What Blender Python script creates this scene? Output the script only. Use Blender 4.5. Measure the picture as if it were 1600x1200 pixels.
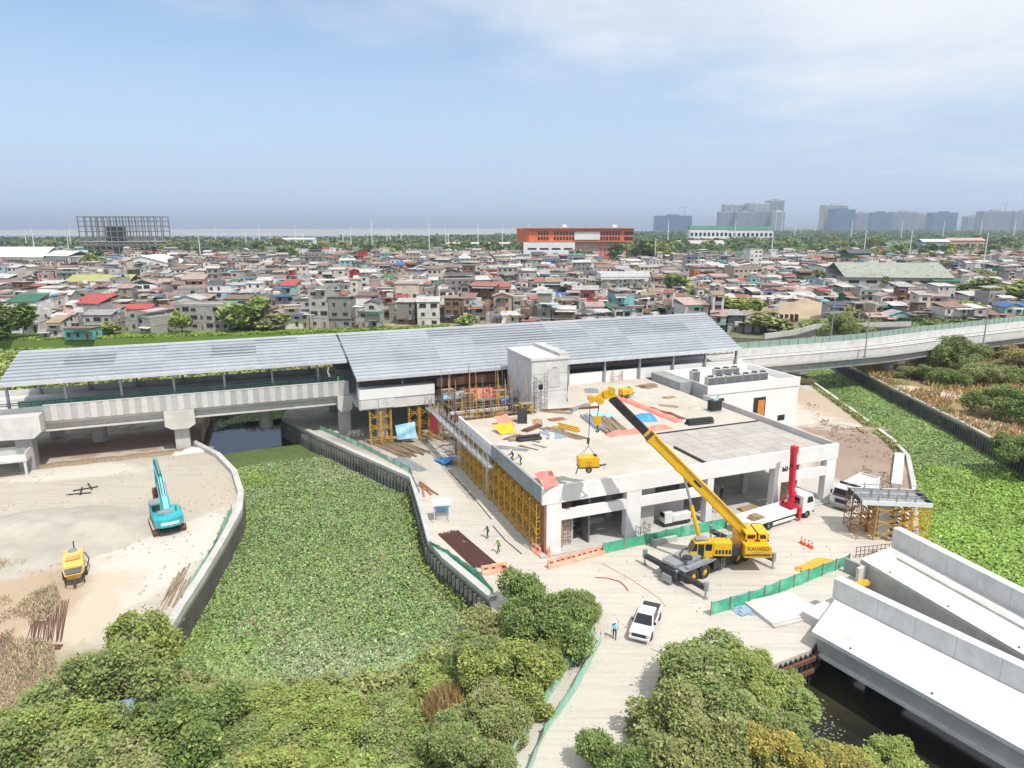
import bpy, bmesh, math, random
import numpy as np
from mathutils import Vector, Matrix
from mathutils.geometry import tessellate_polygon

for o in list(bpy.data.objects):
    bpy.data.objects.remove(o, do_unlink=True)
SC = bpy.context.scene
COL = SC.collection
RND = random.Random(7)
NR = np.random.default_rng(11)
R = math.radians

# ------------------------------------------------------------------ camera
FPX, PITCH, CAMH = 1067.0, R(13.2), 35.0          # focal length in photo pixels, tilt, drone height
cam = bpy.data.cameras.new('camera'); camo = bpy.data.objects.new('camera', cam); COL.objects.link(camo)
cam.sensor_width = 36.0; cam.lens = 36.0 * FPX / 1600.0
cam.clip_start = 0.5; cam.clip_end = 60000
camo.location = (0, 0, CAMH); camo.rotation_euler = (R(90) - PITCH, 0, 0)
SC.camera = camo

# ------------------------------------------------------------------ light
SUNV = Vector((0.37, -0.48, 1.0)).normalized()     # towards the sun
SUN_EL = math.asin(SUNV.z); SUN_AZ = math.atan2(SUNV.x, SUNV.y)
sun = bpy.data.lights.new('sun', 'SUN'); suno = bpy.data.objects.new('sun', sun); COL.objects.link(suno)
sun.energy = 3.8; sun.angle = R(0.55); sun.color = (1.0, 0.955, 0.89)
suno.rotation_euler = (-SUNV).to_track_quat('-Z', 'Y').to_euler(); suno.location = (60, -80, 200)

W = bpy.data.worlds.new('World'); SC.world = W; W.use_nodes = True
nt = W.node_tree; nt.nodes.clear()
def wn(t, **k):
    n = nt.nodes.new(t)
    for a, b in k.items(): setattr(n, a, b)
    return n
def wm(op, a, b=None, clamp=False):
    n = wn('ShaderNodeMath', operation=op, use_clamp=clamp)
    for i, x in enumerate((a, b)):
        if x is None: continue
        if isinstance(x, (int, float)): n.inputs[i].default_value = x
        else: nt.links.new(x, n.inputs[i])
    return n.outputs[0]
sky = wn('ShaderNodeTexSky', sky_type='NISHITA', sun_disc=False)
sky.sun_elevation = SUN_EL; sky.sun_rotation = SUN_AZ
sky.altitude = 0; sky.air_density = 1.2; sky.dust_density = 0.25; sky.ozone_density = 3.5
tc = wn('ShaderNodeTexCoord'); sx = wn('ShaderNodeSeparateXYZ'); nt.links.new(tc.outputs['Generated'], sx.inputs[0])
zc = wm('MAXIMUM', sx.outputs[2], 0.0)
den = wm('ADD', zc, 0.13)
cxy = wn('ShaderNodeCombineXYZ')
nt.links.new(wm('DIVIDE', sx.outputs[0], den), cxy.inputs[0]); nt.links.new(wm('DIVIDE', sx.outputs[1], den), cxy.inputs[1])
n1 = wn('ShaderNodeTexNoise'); n1.inputs['Scale'].default_value = 1.05; n1.inputs['Detail'].default_value = 7; n1.inputs['Roughness'].default_value = 0.56
nt.links.new(cxy.outputs[0], n1.inputs['Vector'])
n2 = wn('ShaderNodeTexNoise'); n2.inputs['Scale'].default_value = 3.1; n2.inputs['Detail'].default_value = 6
nt.links.new(cxy.outputs[0], n2.inputs['Vector'])
# the cloud deck thickens upward and towards the east
edge = wm('ADD', sx.outputs[2], wm('MULTIPLY', sx.outputs[0], 0.22))
bias = wm('MULTIPLY', wm('SUBTRACT', edge, 0.20), 4.6)
cf = wm('ADD', bias, wm('ADD', wm('MULTIPLY', wm('SUBTRACT', n1.outputs[0], 0.5), 1.35), wm('MULTIPLY', wm('SUBTRACT', n2.outputs[0], 0.5), 0.45)))
ramp = wn('ShaderNodeMapRange'); ramp.interpolation_type = 'SMOOTHSTEP'
ramp.inputs['From Min'].default_value = -0.22; ramp.inputs['From Max'].default_value = 0.85
ramp.inputs['To Max'].default_value = 0.93
nt.links.new(cf, ramp.inputs['Value'])
# thin veil that whitens the sky to the right
veil = wn('ShaderNodeMapRange'); veil.inputs['From Min'].default_value = -0.25; veil.inputs['From Max'].default_value = 0.75; veil.inputs['To Max'].default_value = 0.30
nt.links.new(sx.outputs[0], veil.inputs['Value'])
# humid blue-grey air low over the horizon, all round
lowz = wn('ShaderNodeMapRange'); lowz.interpolation_type = 'SMOOTHSTEP'; lowz.inputs['From Min'].default_value = 0.34; lowz.inputs['From Max'].default_value = 0.0; lowz.inputs['To Max'].default_value = 0.92
nt.links.new(zc, lowz.inputs['Value'])
mh = wn('ShaderNodeMix', data_type='RGBA'); nt.links.new(lowz.outputs[0], mh.inputs[0]); nt.links.new(sky.outputs[0], mh.inputs[6]); mh.inputs[7].default_value = (3.5, 4.5, 6.2, 1)
mv = wn('ShaderNodeMix', data_type='RGBA'); nt.links.new(veil.outputs[0], mv.inputs[0]); nt.links.new(mh.outputs[2], mv.inputs[6])
mv.inputs[7].default_value = (4.6, 4.95, 5.75, 1)
mc = wn('ShaderNodeMix', data_type='RGBA'); nt.links.new(ramp.outputs[0], mc.inputs[0]); nt.links.new(mv.outputs[2], mc.inputs[6])
mc.inputs[7].default_value = (6.3, 6.5, 6.8, 1)
bg = wn('ShaderNodeBackground'); bg.inputs['Strength'].default_value = 0.14
nt.links.new(mc.outputs[2], bg.inputs['Color'])
wo = wn('ShaderNodeOutputWorld'); nt.links.new(bg.outputs[0], wo.inputs['Surface'])

SC.view_settings.view_transform = 'Standard'; SC.view_settings.look = 'None'
SC.view_settings.gamma = 1.0; SC.view_settings.use_curve_mapping = False
SC.view_settings.exposure = 0.10
SC.cycles.max_bounces = 6; SC.cycles.diffuse_bounces = 3; SC.cycles.glossy_bounces = 2
SC.cycles.transmission_bounces = 3; SC.cycles.volume_bounces = 0; SC.cycles.transparent_max_bounces = 8

# ------------------------------------------------------------------ pixel -> place helpers
CP, SP = math.cos(PITCH), math.sin(PITCH)
def ray(u, v):
    a = (u - 800) / FPX; b = (600 - v) / FPX
    return Vector((a, CP + SP * b, -SP + CP * b))
def G(u, v, z=0.0):
    """point of the horizontal plane at height z that the photo shows at pixel u, v"""
    d = ray(u, v); t = (z - CAMH) / d.z
    return Vector((d.x * t, d.y * t, z))
def zat(v, Y):
    b = (600 - v) / FPX
    return CAMH + (-SP + CP * b) * Y / (CP + SP * b)
def xat(u, v, Y):
    b = (600 - v) / FPX
    return (u - 800) / FPX * Y / (CP + SP * b)
TH = R(21.5); C0 = Vector((3.5, 67.8, 0))
E1 = Vector((math.cos(TH), math.sin(TH), 0)); E2 = Vector((-E1.y, E1.x, 0))
def WL(a, b, z=0.0):
    """station frame (a along the line, b away) -> world"""
    return C0 + E1 * a + E2 * b + Vector((0, 0, z))
def GL(u, v, z=0.0):
    p = G(u, v, z) - C0
    return p.dot(E1), p.dot(E2)

# ------------------------------------------------------------------ scene helpers
def tag(o, label=None, cat=None, group=None, kind=None):
    if label: o['label'] = label
    if cat: o['category'] = cat
    if group: o['group'] = group
    if kind: o['kind'] = kind
    return o
def empty(name, loc=(0, 0, 0), rz=0.0, label=None, cat=None, group=None):
    o = bpy.data.objects.new(name, None); COL.objects.link(o)
    o.location = loc; o.rotation_euler = (0, 0, rz); o.empty_display_size = 0.3
    return tag(o, label, cat, group)
def frame(name, label, cat, group=None):
    """an Empty standing in the station frame"""
    return empty(name, C0, TH, label, cat, group)
def place(me, name, parent=None, loc=(0, 0, 0), rot=(0, 0, 0), scale=None):
    o = bpy.data.objects.new(name, me); COL.objects.link(o)
    o.parent = parent; o.location = loc; o.rotation_euler = rot
    if scale: o.scale = scale
    return o
def copy_tree(o, parent=None):
    c = o.copy(); COL.objects.link(c); c.parent = parent
    for ch in o.children: copy_tree(ch, c)
    return c

class MB:
    def __init__(s, mats=None):
        s.v = []; s.f = []; s.m = []; s.cur = 0; s.mats = mats or []; s.sm = []; s.smooth = False
    def use(s, mat):
        if mat not in s.mats: s.mats.append(mat)
        s.cur = s.mats.index(mat); return s
    def face(s, idx):
        s.f.append(idx); s.m.append(s.cur); s.sm.append(s.smooth)
    def poly(s, pts):
        n = len(s.v); s.v.extend(tuple(p) for p in pts); s.face(tuple(range(n, n + len(pts)))); return s
    def hexa(s, p):
        """8 points: bottom ring 0-3 counterclockwise from above, top ring 4-7"""
        n = len(s.v); s.v.extend(tuple(q) for q in p)
        for q in ((3, 2, 1, 0), (4, 5, 6, 7), (0, 1, 5, 4), (1, 2, 6, 5), (2, 3, 7, 6), (3, 0, 4, 7)):
            s.face(tuple(n + i for i in q))
        return s
    def box(s, x0, x1, y0, y1, z0, z1):
        if x0 > x1: x0, x1 = x1, x0
        if y0 > y1: y0, y1 = y1, y0
        if z0 > z1: z0, z1 = z1, z0
        return s.hexa([(x0, y0, z0), (x1, y0, z0), (x1, y1, z0), (x0, y1, z0), (x0, y0, z1), (x1, y0, z1), (x1, y1, z1), (x0, y1, z1)])
    def bar(s, p, q, w, h=None):
        """rectangular bar between two points"""
        p = Vector(p); q = Vector(q); h = h or w; d = (q - p)
        if d.length < 1e-6: return s
        d.normalize(); up = Vector((0, 0, 1)) if abs(d.z) < 0.95 else Vector((0, 1, 0))
        r = d.cross(up).normalized() * (w / 2); t = r.cross(d).normalized() * (h / 2)
        return s.hexa([p - r - t, p + r - t, q + r - t, q - r - t, p - r + t, p + r + t, q + r + t, q - r + t])
    def cyl(s, p, q, r0, r1=None, n=10, caps=True):
        p = Vector(p); q = Vector(q); r1 = r0 if r1 is None else r1; d = q - p
        if d.length < 1e-6: return s
        d.normalize(); up = Vector((0, 0, 1)) if abs(d.z) < 0.9 else Vector((1, 0, 0))
        a = d.cross(up).normalized(); b = d.cross(a)
        k = len(s.v)
        for i in range(n):
            t = 2 * math.pi * i / n; w = a * math.cos(t) + b * math.sin(t)
            s.v.append(tuple(p + w * r0)); s.v.append(tuple(q + w * r1))
        for i in range(n):
            j = (i + 1) % n; s.face((k + 2 * i, k + 2 * i + 1, k + 2 * j + 1, k + 2 * j))
        if caps:
            s.face(tuple(k + 2 * i for i in range(n))); s.face(tuple(k + 2 * i + 1 for i in reversed(range(n))))
        return s
    def tube(s, pts, r, n=5, r_end=None):
        for i in range(len(pts) - 1):
            a = r if r_end is None else r + (r_end - r) * i / (len(pts) - 1)
            b = r if r_end is None else r + (r_end - r) * (i + 1) / (len(pts) - 1)
            s.cyl(pts[i], pts[i + 1], a, b, n)
        return s
    def prism(s, prof, axis, c0, c1):
        """extrude a 2D outline: axis 'y' -> outline in x,z ; 'x' -> y,z ; 'z' -> x,y"""
        def P(q, c):
            return {'y': (q[0], c, q[1]), 'x': (c, q[0], q[1]), 'z': (q[0], q[1], c)}[axis]
        n = len(prof); k = len(s.v)
        s.v.extend(P(q, c0) for q in prof); s.v.extend(P(q, c1) for q in prof)
        s.face(tuple(range(k, k + n))); s.face(tuple(k + n + i for i in reversed(range(n))))
        for i in range(n):
            j = (i + 1) % n; s.face((k + i, k + n + i, k + n + j, k + j))
        return s
    def sphere(s, c, r, n=10, m=6, sz=1.0):
        c = Vector(c); k = len(s.v)
        s.v.append(tuple(c + Vector((0, 0, r * sz))))
        for i in range(1, m):
            for j in range(n):
                t = math.pi * i / m; p = 2 * math.pi * j / n
                s.v.append(tuple(c + Vector((r * math.sin(t) * math.cos(p), r * math.sin(t) * math.sin(p), r * sz * math.cos(t)))))
        s.v.append(tuple(c - Vector((0, 0, r * sz)))); e = len(s.v) - 1
        for j in range(n):
            s.face((k, k + 1 + j, k + 1 + (j + 1) % n)); b = k + 1 + (m - 2) * n
            s.face((e, b + (j + 1) % n, b + j))
        for i in range(m - 2):
            for j in range(n):
                a = k + 1 + i * n
                s.face((a + j, a + n + j, a + n + (j + 1) % n, a + (j + 1) % n))
        return s
    def add(s, other, M):
        """append another builder through a matrix"""
        k = len(s.v); s.v.extend(tuple(M @ Vector(p)) for p in other.v)
        for f, m, sm in zip(other.f, other.m, other.sm):
            mt = other.mats[m] if other.mats else None
            if mt is not None:
                s.use(mt)
            s.smooth = sm; s.face(tuple(k + i for i in f))
        s.smooth = False
        return s
    def mesh(s, name, mat=None, fix=True):
        me = bpy.data.meshes.new(name); me.from_pydata(s.v, [], s.f)
        mats = s.mats if s.mats else [mat]
        for m in mats:
            me.materials.append(M_[m] if isinstance(m, str) else m)
        if len(mats) > 1: me.polygons.foreach_set('material_index', s.m)
        if any(s.sm): me.polygons.foreach_set('use_smooth', s.sm)
        if fix:
            bm = bmesh.new(); bm.from_mesh(me); bmesh.ops.recalc_face_normals(bm, faces=bm.faces); bm.to_mesh(me); bm.free()
        me.update(); return me
    def build(s, name, mat=None, parent=None, loc=(0, 0, 0), rot=(0, 0, 0), bevel=0):
        o = place(s.mesh(name, mat), name, parent, loc, rot)
        if bevel:
            b = o.modifiers.new('b', 'BEVEL'); b.width = bevel; b.segments = 2; b.limit_method = 'ANGLE'; b.angle_limit = R(40)
        return o

ORD = ('first', 'second', 'third', 'fourth', 'fifth', 'sixth', 'seventh', 'eighth', 'ninth', 'tenth', 'eleventh', 'twelfth', 'thirteenth', 'fourteenth', 'fifteenth', 'sixteenth')
MCACHE = {}
def cached(key, fn):
    if key not in MCACHE: MCACHE[key] = fn()
    return MCACHE[key]

# ------------------------------------------------------------------ materials
M_ = {}
def newmat(name):
    m = bpy.data.materials.new(name); m.use_nodes = True; m.node_tree.nodes.clear(); M_[name] = m
    return m, m.node_tree
def mixc(t, f, a, b, mode='MIX'):
    n = t.nodes.new('ShaderNodeMix'); n.data_type = 'RGBA'; n.blend_type = mode
    for i, x in ((0, f), (6, a), (7, b)):
        if isinstance(x, (int, float)): n.inputs[i].default_value = x
        elif isinstance(x, tuple): n.inputs[i].default_value = (*x[:3], 1)
        else: t.links.new(x, n.inputs[i])
    return n.outputs[2]
def noise(t, vec, scale, detail=4, rough=0.55, lo=0.35, hi=0.65):
    n = t.nodes.new('ShaderNodeTexNoise'); n.inputs['Scale'].default_value = scale
    n.inputs['Detail'].default_value = detail; n.inputs['Roughness'].default_value = rough
    t.links.new(vec, n.inputs['Vector'])
    r = t.nodes.new('ShaderNodeMapRange'); r.inputs['From Min'].default_value = lo; r.inputs['From Max'].default_value = hi
    t.links.new(n.outputs[0], r.inputs['Value']); return r.outputs[0], n.outputs[0]
def mathn(t, op, a, b=None, c=None):
    n = t.nodes.new('ShaderNodeMath'); n.operation = op
    for i, x in enumerate((a, b, c)):
        if x is None: continue
        if isinstance(x, (int, float)): n.inputs[i].default_value = x
        else: t.links.new(x, n.inputs[i])
    return n.outputs[0]
def finish(t, col, rough=0.8, metal=0.0, bump=None, bstr=0.3, bdist=0.05, spec=0.3, alpha=None, trans=0):
    p = t.nodes.new('ShaderNodeBsdfPrincipled'); o = t.nodes.new('ShaderNodeOutputMaterial')
    if isinstance(col, tuple): p.inputs['Base Color'].default_value = (*col[:3], 1)
    else: t.links.new(col, p.inputs['Base Color'])
    p.inputs['Roughness'].default_value = rough; p.inputs['Metallic'].default_value = metal
    p.inputs['Specular IOR Level'].default_value = spec
    if bump is not None:
        b = t.nodes.new('ShaderNodeBump'); b.inputs['Strength'].default_value = bstr; b.inputs['Distance'].default_value = bdist
        t.links.new(bump, b.inputs['Height']); t.links.new(b.outputs[0], p.inputs['Normal'])
    if alpha is not None:
        if isinstance(alpha, (int, float)): p.inputs['Alpha'].default_value = alpha
        else: t.links.new(alpha, p.inputs['Alpha'])
    t.links.new(p.outputs[0], o.inputs['Surface']); return p
def mat(name, c1, c2=None, scale=1.5, rough=0.8, bump=0.0, metal=0.0, rnd=0.0, c3=None, s3=0.12, lo3=0.5, hi3=0.7, spec=0.3, bscale=None, obj=False, alpha=None, stretch=None):
    m, t = newmat(name)
    if obj:
        tcn = t.nodes.new('ShaderNodeTexCoord'); vec = tcn.outputs['Object']
    else:
        g = t.nodes.new('ShaderNodeNewGeometry'); vec = g.outputs['Position']
    if stretch:
        mp = t.nodes.new('ShaderNodeMapping'); mp.inputs['Scale'].default_value = stretch; t.links.new(vec, mp.inputs[0]); vec = mp.outputs[0]
    c2 = c2 or tuple(x * 0.78 for x in c1)
    f, raw = noise(t, vec, scale, 6, 0.6)
    col = mixc(t, f, c1, c2)
    if c3:
        f3, _ = noise(t, vec, s3, 6, 0.6, lo3, hi3); col = mixc(t, f3, col, c3)
    if rnd:
        oi = t.nodes.new('ShaderNodeObjectInfo')
        k = mathn(t, 'MULTIPLY_ADD', oi.outputs['Random'], 2 * rnd, 1 - rnd)
        cb = t.nodes.new('ShaderNodeCombineColor')
        for i in range(3): t.links.new(k, cb.inputs[i])
        col = mixc(t, 1.0, col, cb.outputs[0], 'MULTIPLY')
    bm_ = None
    if bump:
        _, bm_ = noise(t, vec, bscale or scale * 6, 5, 0.6)
    finish(t, col, rough, metal, bm_, bump, 0.05, spec, alpha)
    return m
# ------------------------------------------------------------------ material list
mat('concrete', (0.56, 0.55, 0.52), (0.47, 0.46, 0.44), 0.9, 0.85, 0.15, c3=(0.40, 0.39, 0.36), s3=0.25, lo3=0.52, hi3=0.75)
mat('concrete_white', (0.66, 0.65, 0.625), (0.56, 0.555, 0.535), 0.9, 0.8, 0.15, c3=(0.46, 0.45, 0.43), s3=0.33, lo3=0.54, hi3=0.78)
mat('facade_white', (0.80, 0.795, 0.77), (0.74, 0.735, 0.715), 0.5, 0.75, 0.08, c3=(0.62, 0.61, 0.58), s3=0.3, lo3=0.6, hi3=0.85)
mat('concrete_pale', (0.66, 0.64, 0.60), (0.58, 0.56, 0.52), 0.6, 0.85, 0.1, c3=(0.50, 0.47, 0.42), s3=0.18, lo3=0.5, hi3=0.75)
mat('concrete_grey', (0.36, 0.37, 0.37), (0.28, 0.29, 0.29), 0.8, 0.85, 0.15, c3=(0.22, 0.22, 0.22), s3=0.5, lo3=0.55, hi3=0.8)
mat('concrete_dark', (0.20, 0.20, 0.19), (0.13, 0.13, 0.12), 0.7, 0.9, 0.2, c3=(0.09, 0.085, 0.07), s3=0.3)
mat('panel_light', (0.62, 0.61, 0.58), (0.55, 0.54, 0.52), 2.0, 0.85, 0.1, rnd=0.05)
mat('panel_ribbed', (0.535, 0.53, 0.51), (0.47, 0.465, 0.45), 4.0, 0.9, 0.3, rnd=0.08)
mat('deck_screed', (0.55, 0.51, 0.44), (0.48, 0.44, 0.38), 0.35, 0.9, 0.1, c3=(0.45, 0.40, 0.33), s3=0.13, lo3=0.5, hi3=0.72)
mat('roof_sheet', (0.38, 0.42, 0.46), (0.33, 0.37, 0.41), 0.5, 0.42, 0.05, 0.35, rnd=0.14, c3=(0.26, 0.30, 0.34), s3=0.2, lo3=0.55, hi3=0.75, stretch=(0.4, 1, 1))
mat('open_bay_dark', (0.22, 0.25, 0.28), (0.17, 0.20, 0.23), 0.5, 0.5, 0.05, 0.3, rnd=0.25, c3=(0.30, 0.33, 0.36), s3=0.25, stretch=(0.4, 1, 1))  # dark seen through open roof bays, put into the sheet colour
mat('purlin', (0.66, 0.68, 0.69), (0.56, 0.58, 0.60), 0.8, 0.45, 0, 0.3)
mat('steel_grey', (0.40, 0.42, 0.44), (0.30, 0.32, 0.34), 1.5, 0.5, 0.05, 0.4)
mat('steel_dark', (0.07, 0.07, 0.075), (0.04, 0.04, 0.045), 2.0, 0.5, 0.05, 0.3)
mat('steel_black', (0.025, 0.025, 0.028), (0.045, 0.043, 0.04), 2.0, 0.5)
mat('galvanised', (0.45, 0.46, 0.47), (0.33, 0.34, 0.35), 3.0, 0.45, 0, 0.6)
mat('rust', (0.20, 0.095, 0.06), (0.12, 0.055, 0.04), 3.0, 0.9, 0.2)
mat('rust_steel', (0.17, 0.08, 0.06), (0.10, 0.05, 0.045), 6.0, 0.8, 0.1)
mat('scaffold_yellow', (0.78, 0.47, 0.07), (0.62, 0.35, 0.05), 3.0, 0.55, 0, 0.1)
mat('scaffold_brown', (0.26, 0.12, 0.05), (0.36, 0.20, 0.07), 2.0, 0.7)
mat('plank', (0.40, 0.32, 0.22), (0.28, 0.22, 0.15), 3.0, 0.85, 0.1, rnd=0.2)
mat('lumber', (0.36, 0.27, 0.18), (0.22, 0.17, 0.12), 3.0, 0.9, 0.1, rnd=0.3)
mat('plywood', (0.42, 0.30, 0.18), (0.33, 0.23, 0.14), 1.5, 0.85, rnd=0.2)
mat('plywood_red', (0.38, 0.16, 0.10), (0.28, 0.12, 0.085), 1.5, 0.85, rnd=0.25)
mat('paint_yellow', (0.80, 0.47, 0.015), (0.70, 0.40, 0.015), 0.8, 0.38, 0, 0, spec=0.5, c3=(0.50, 0.30, 0.03), s3=0.9, lo3=0.64, hi3=0.85)
mat('paint_pump', (0.80, 0.50, 0.12), (0.72, 0.42, 0.08), 0.8, 0.5, spec=0.4, c3=(0.75, 0.62, 0.42), s3=0.6, lo3=0.5, hi3=0.7)
mat('paint_teal', (0.03, 0.46, 0.50), (0.03, 0.36, 0.41), 1.0, 0.4, spec=0.5, c3=(0.10, 0.30, 0.32), s3=0.9, lo3=0.62, hi3=0.85)
mat('paint_red', (0.70, 0.02, 0.05), (0.58, 0.02, 0.04), 1.0, 0.4, spec=0.5)
mat('paint_white', (0.80, 0.80, 0.80), (0.72, 0.72, 0.71), 1.0, 0.4, spec=0.5, c3=(0.58, 0.56, 0.52), s3=0.8, lo3=0.62, hi3=0.85)
mat('white_stripe', (0.78, 0.86, 0.86), None, 1.0, 0.5)
mat('glass', (0.012, 0.016, 0.018), (0.02, 0.025, 0.03), 0.7, 0.08, spec=0.6)
mat('tyre', (0.035, 0.034, 0.033), (0.07, 0.066, 0.06), 3.0, 0.9, 0.2)
mat('lamp_glass', (0.7, 0.7, 0.68), None, 1.0, 0.15, spec=0.7)
mat('orange_door', (0.62, 0.26, 0.05), (0.52, 0.20, 0.04), 1.5, 0.6)
mat('barrier_orange', (0.86, 0.38, 0.26), (0.80, 0.32, 0.21), 1.5, 0.55, c3=(0.82, 0.52, 0.43), s3=0.8)
mat('cone_orange', (0.85, 0.13, 0.05), None, 2, 0.5)
mat('net_green', (0.09, 0.44, 0.28), (0.06, 0.36, 0.22), 1.0, 0.8, c3=(0.22, 0.52, 0.38), s3=0.6)
mat('net_pale', (0.30, 0.56, 0.44), (0.24, 0.48, 0.38), 1.0, 0.8, c3=(0.48, 0.62, 0.52), s3=0.4)
mat('tarp_blue', (0.06, 0.34, 0.75), (0.04, 0.24, 0.60), 0.8, 0.45, 0.25, spec=0.4, bscale=2.5)
mat('tarp_sky', (0.22, 0.55, 0.82), (0.45, 0.66, 0.80), 1.2, 0.5, 0.3, bscale=2.0)
mat('tarp_salmon', (0.80, 0.28, 0.22), (0.68, 0.20, 0.16), 0.8, 0.55, 0.3, bscale=2.0)
mat('tarp_red', (0.60, 0.04, 0.06), (0.45, 0.03, 0.05), 0.8, 0.55, 0.3, bscale=2.0)
mat('felt_brown', (0.22, 0.09, 0.065), (0.15, 0.06, 0.05), 1.0, 0.9, 0.3)
mat('felt_black', (0.055, 0.055, 0.06), (0.035, 0.035, 0.04), 2.0, 0.7, 0.2)
mat('sheet_blue', (0.30, 0.40, 0.52), (0.36, 0.46, 0.58), 1.0, 0.5, 0, 0.2, rnd=0.1)
mat('condenser', (0.60, 0.59, 0.52), (0.50, 0.49, 0.43), 1.0, 0.6)
mat('condenser_grille', (0.16, 0.17, 0.19), (0.22, 0.23, 0.25), 4.0, 0.6)
mat('sack', (0.62, 0.58, 0.50), (0.52, 0.48, 0.40), 2.0, 0.9, 0.2, rnd=0.12)
mat('gravel', (0.44, 0.41, 0.35), (0.36, 0.335, 0.285), 0.35, 0.95, 0.8, bscale=3.0, c3=(0.51, 0.47, 0.40), s3=0.09)
mat('mud_clod', (0.36, 0.28, 0.21), (0.27, 0.20, 0.15), 1.0, 0.95)
mat('skin', (0.30, 0.17, 0.10), None, 3, 0.6)
mat('hard_hat', (0.75, 0.75, 0.72), None, 3, 0.4)
mat('hat_yellow', (0.80, 0.55, 0.05), None, 3, 0.4)
mat('vest_green', (0.30, 0.62, 0.10), None, 3, 0.7)
mat('shirt_blue', (0.10, 0.20, 0.34), None, 3, 0.8)
mat('shirt_dark', (0.05, 0.055, 0.06), None, 3, 0.8)
mat('shirt_red', (0.45, 0.05, 0.05), None, 3, 0.8)
mat('trousers', (0.05, 0.065, 0.10), None, 3, 0.85)
mat('boot', (0.03, 0.025, 0.02), None, 3, 0.8)
mat('bark', (0.13, 0.10, 0.075), (0.08, 0.06, 0.045), 3.0, 0.95, 0.4)

def blobmat(name, c1, c2, blobs, scale=0.25, rough=0.92, bump=0.5, c3=None, s3=0.05):
    """ground colour with soft-edged patches of other soils: (x, y, rx, ry, rot, colour)"""
    m, t = newmat(name)
    g = t.nodes.new('ShaderNodeNewGeometry'); vec = g.outputs['Position']
    f, _ = noise(t, vec, scale, 8, 0.62, 0.3, 0.7); col = mixc(t, f, c1, c2)
    fs, _ = noise(t, vec, 2.5, 6, 0.65, 0.35, 0.75); col = mixc(t, mathn(t, 'MULTIPLY', fs, 0.35), col, tuple(x * 0.72 for x in c2))
    if c3:
        f3, _ = noise(t, vec, s3, 8, 0.6, 0.48, 0.62); col = mixc(t, f3, col, c3)
    for ang, am in ((1.15, 0.45), (0.35, 0.2)):      # wheel tracks worn along two ways
        mt_ = t.nodes.new('ShaderNodeMapping'); mt_.inputs['Rotation'].default_value = (0, 0, ang); mt_.inputs['Scale'].default_value = (0.09, 1.7, 1); t.links.new(vec, mt_.inputs[0])
        ft_, _ = noise(t, mt_.outputs[0], 1.0, 5, 0.6, 0.5, 0.68); col = mixc(t, mathn(t, 'MULTIPLY', ft_, am), col, tuple(x * 0.66 for x in c2))
    for i, (x, y, rx, ry, rot, cc) in enumerate(blobs):
        mp = t.nodes.new('ShaderNodeMapping'); mp.vector_type = 'TEXTURE'
        mp.inputs['Location'].default_value = (x, y, 0); mp.inputs['Rotation'].default_value = (0, 0, rot); mp.inputs['Scale'].default_value = (rx, ry, 1e6)
        t.links.new(vec, mp.inputs[0])
        ln = t.nodes.new('ShaderNodeVectorMath'); ln.operation = 'LENGTH'; t.links.new(mp.outputs[0], ln.inputs[0])
        _, nr = noise(t, vec, 0.22, 8, 0.65)
        d = mathn(t, 'ADD', ln.outputs['Value'], mathn(t, 'MULTIPLY_ADD', nr, 1.5, -0.75))
        r = t.nodes.new('ShaderNodeMapRange'); r.inputs['From Min'].default_value = 1.0; r.inputs['From Max'].default_value = 0.72
        t.links.new(d, r.inputs['Value']); col = mixc(t, r.outputs[0], col, cc)
    _, bn = noise(t, vec, 2.2, 8, 0.65)
    finish(t, col, rough, 0, bn, bump, 0.12)
    return m

def colormat(name, rough=0.75, transl=0.25, spec=0.25, bump=0):
    """material whose tint is stored leaf by leaf in the mesh"""
    m, t = newmat(name)
    a = t.nodes.new('ShaderNodeAttribute'); a.attribute_name = 'Col'
    p = t.nodes.new('ShaderNodeBsdfPrincipled'); t.links.new(a.outputs['Color'], p.inputs['Base Color'])
    p.inputs['Roughness'].default_value = rough; p.inputs['Specular IOR Level'].default_value = spec
    o = t.nodes.new('ShaderNodeOutputMaterial')
    if transl:
        tr = t.nodes.new('ShaderNodeBsdfTranslucent'); t.links.new(a.outputs['Color'], tr.inputs['Color'])
        mx = t.nodes.new('ShaderNodeMixShader'); mx.inputs[0].default_value = transl
        t.links.new(p.outputs[0], mx.inputs[1]); t.links.new(tr.outputs[0], mx.inputs[2]); t.links.new(mx.outputs[0], o.inputs['Surface'])
    else: t.links.new(p.outputs[0], o.inputs['Surface'])
    return m
colormat('leaf'); colormat('water_leaf', 0.42, 0.2, 0.5); colormat('dry_leaf', 0.9, 0.15)

# water: murky, mirror-like where still
m, t = newmat('water')
g = t.nodes.new('ShaderNodeNewGeometry'); _, nb = noise(t, g.outputs['Position'], 0.8, 4)
f, _ = noise(t, g.outputs['Position'], 0.15, 4, 0.6, 0.4, 0.7)
finish(t, mixc(t, f, (0.018, 0.020, 0.014), (0.045, 0.042, 0.026)), 0.12, 0, nb, 0.08, 0.1, 0.5)

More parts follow.
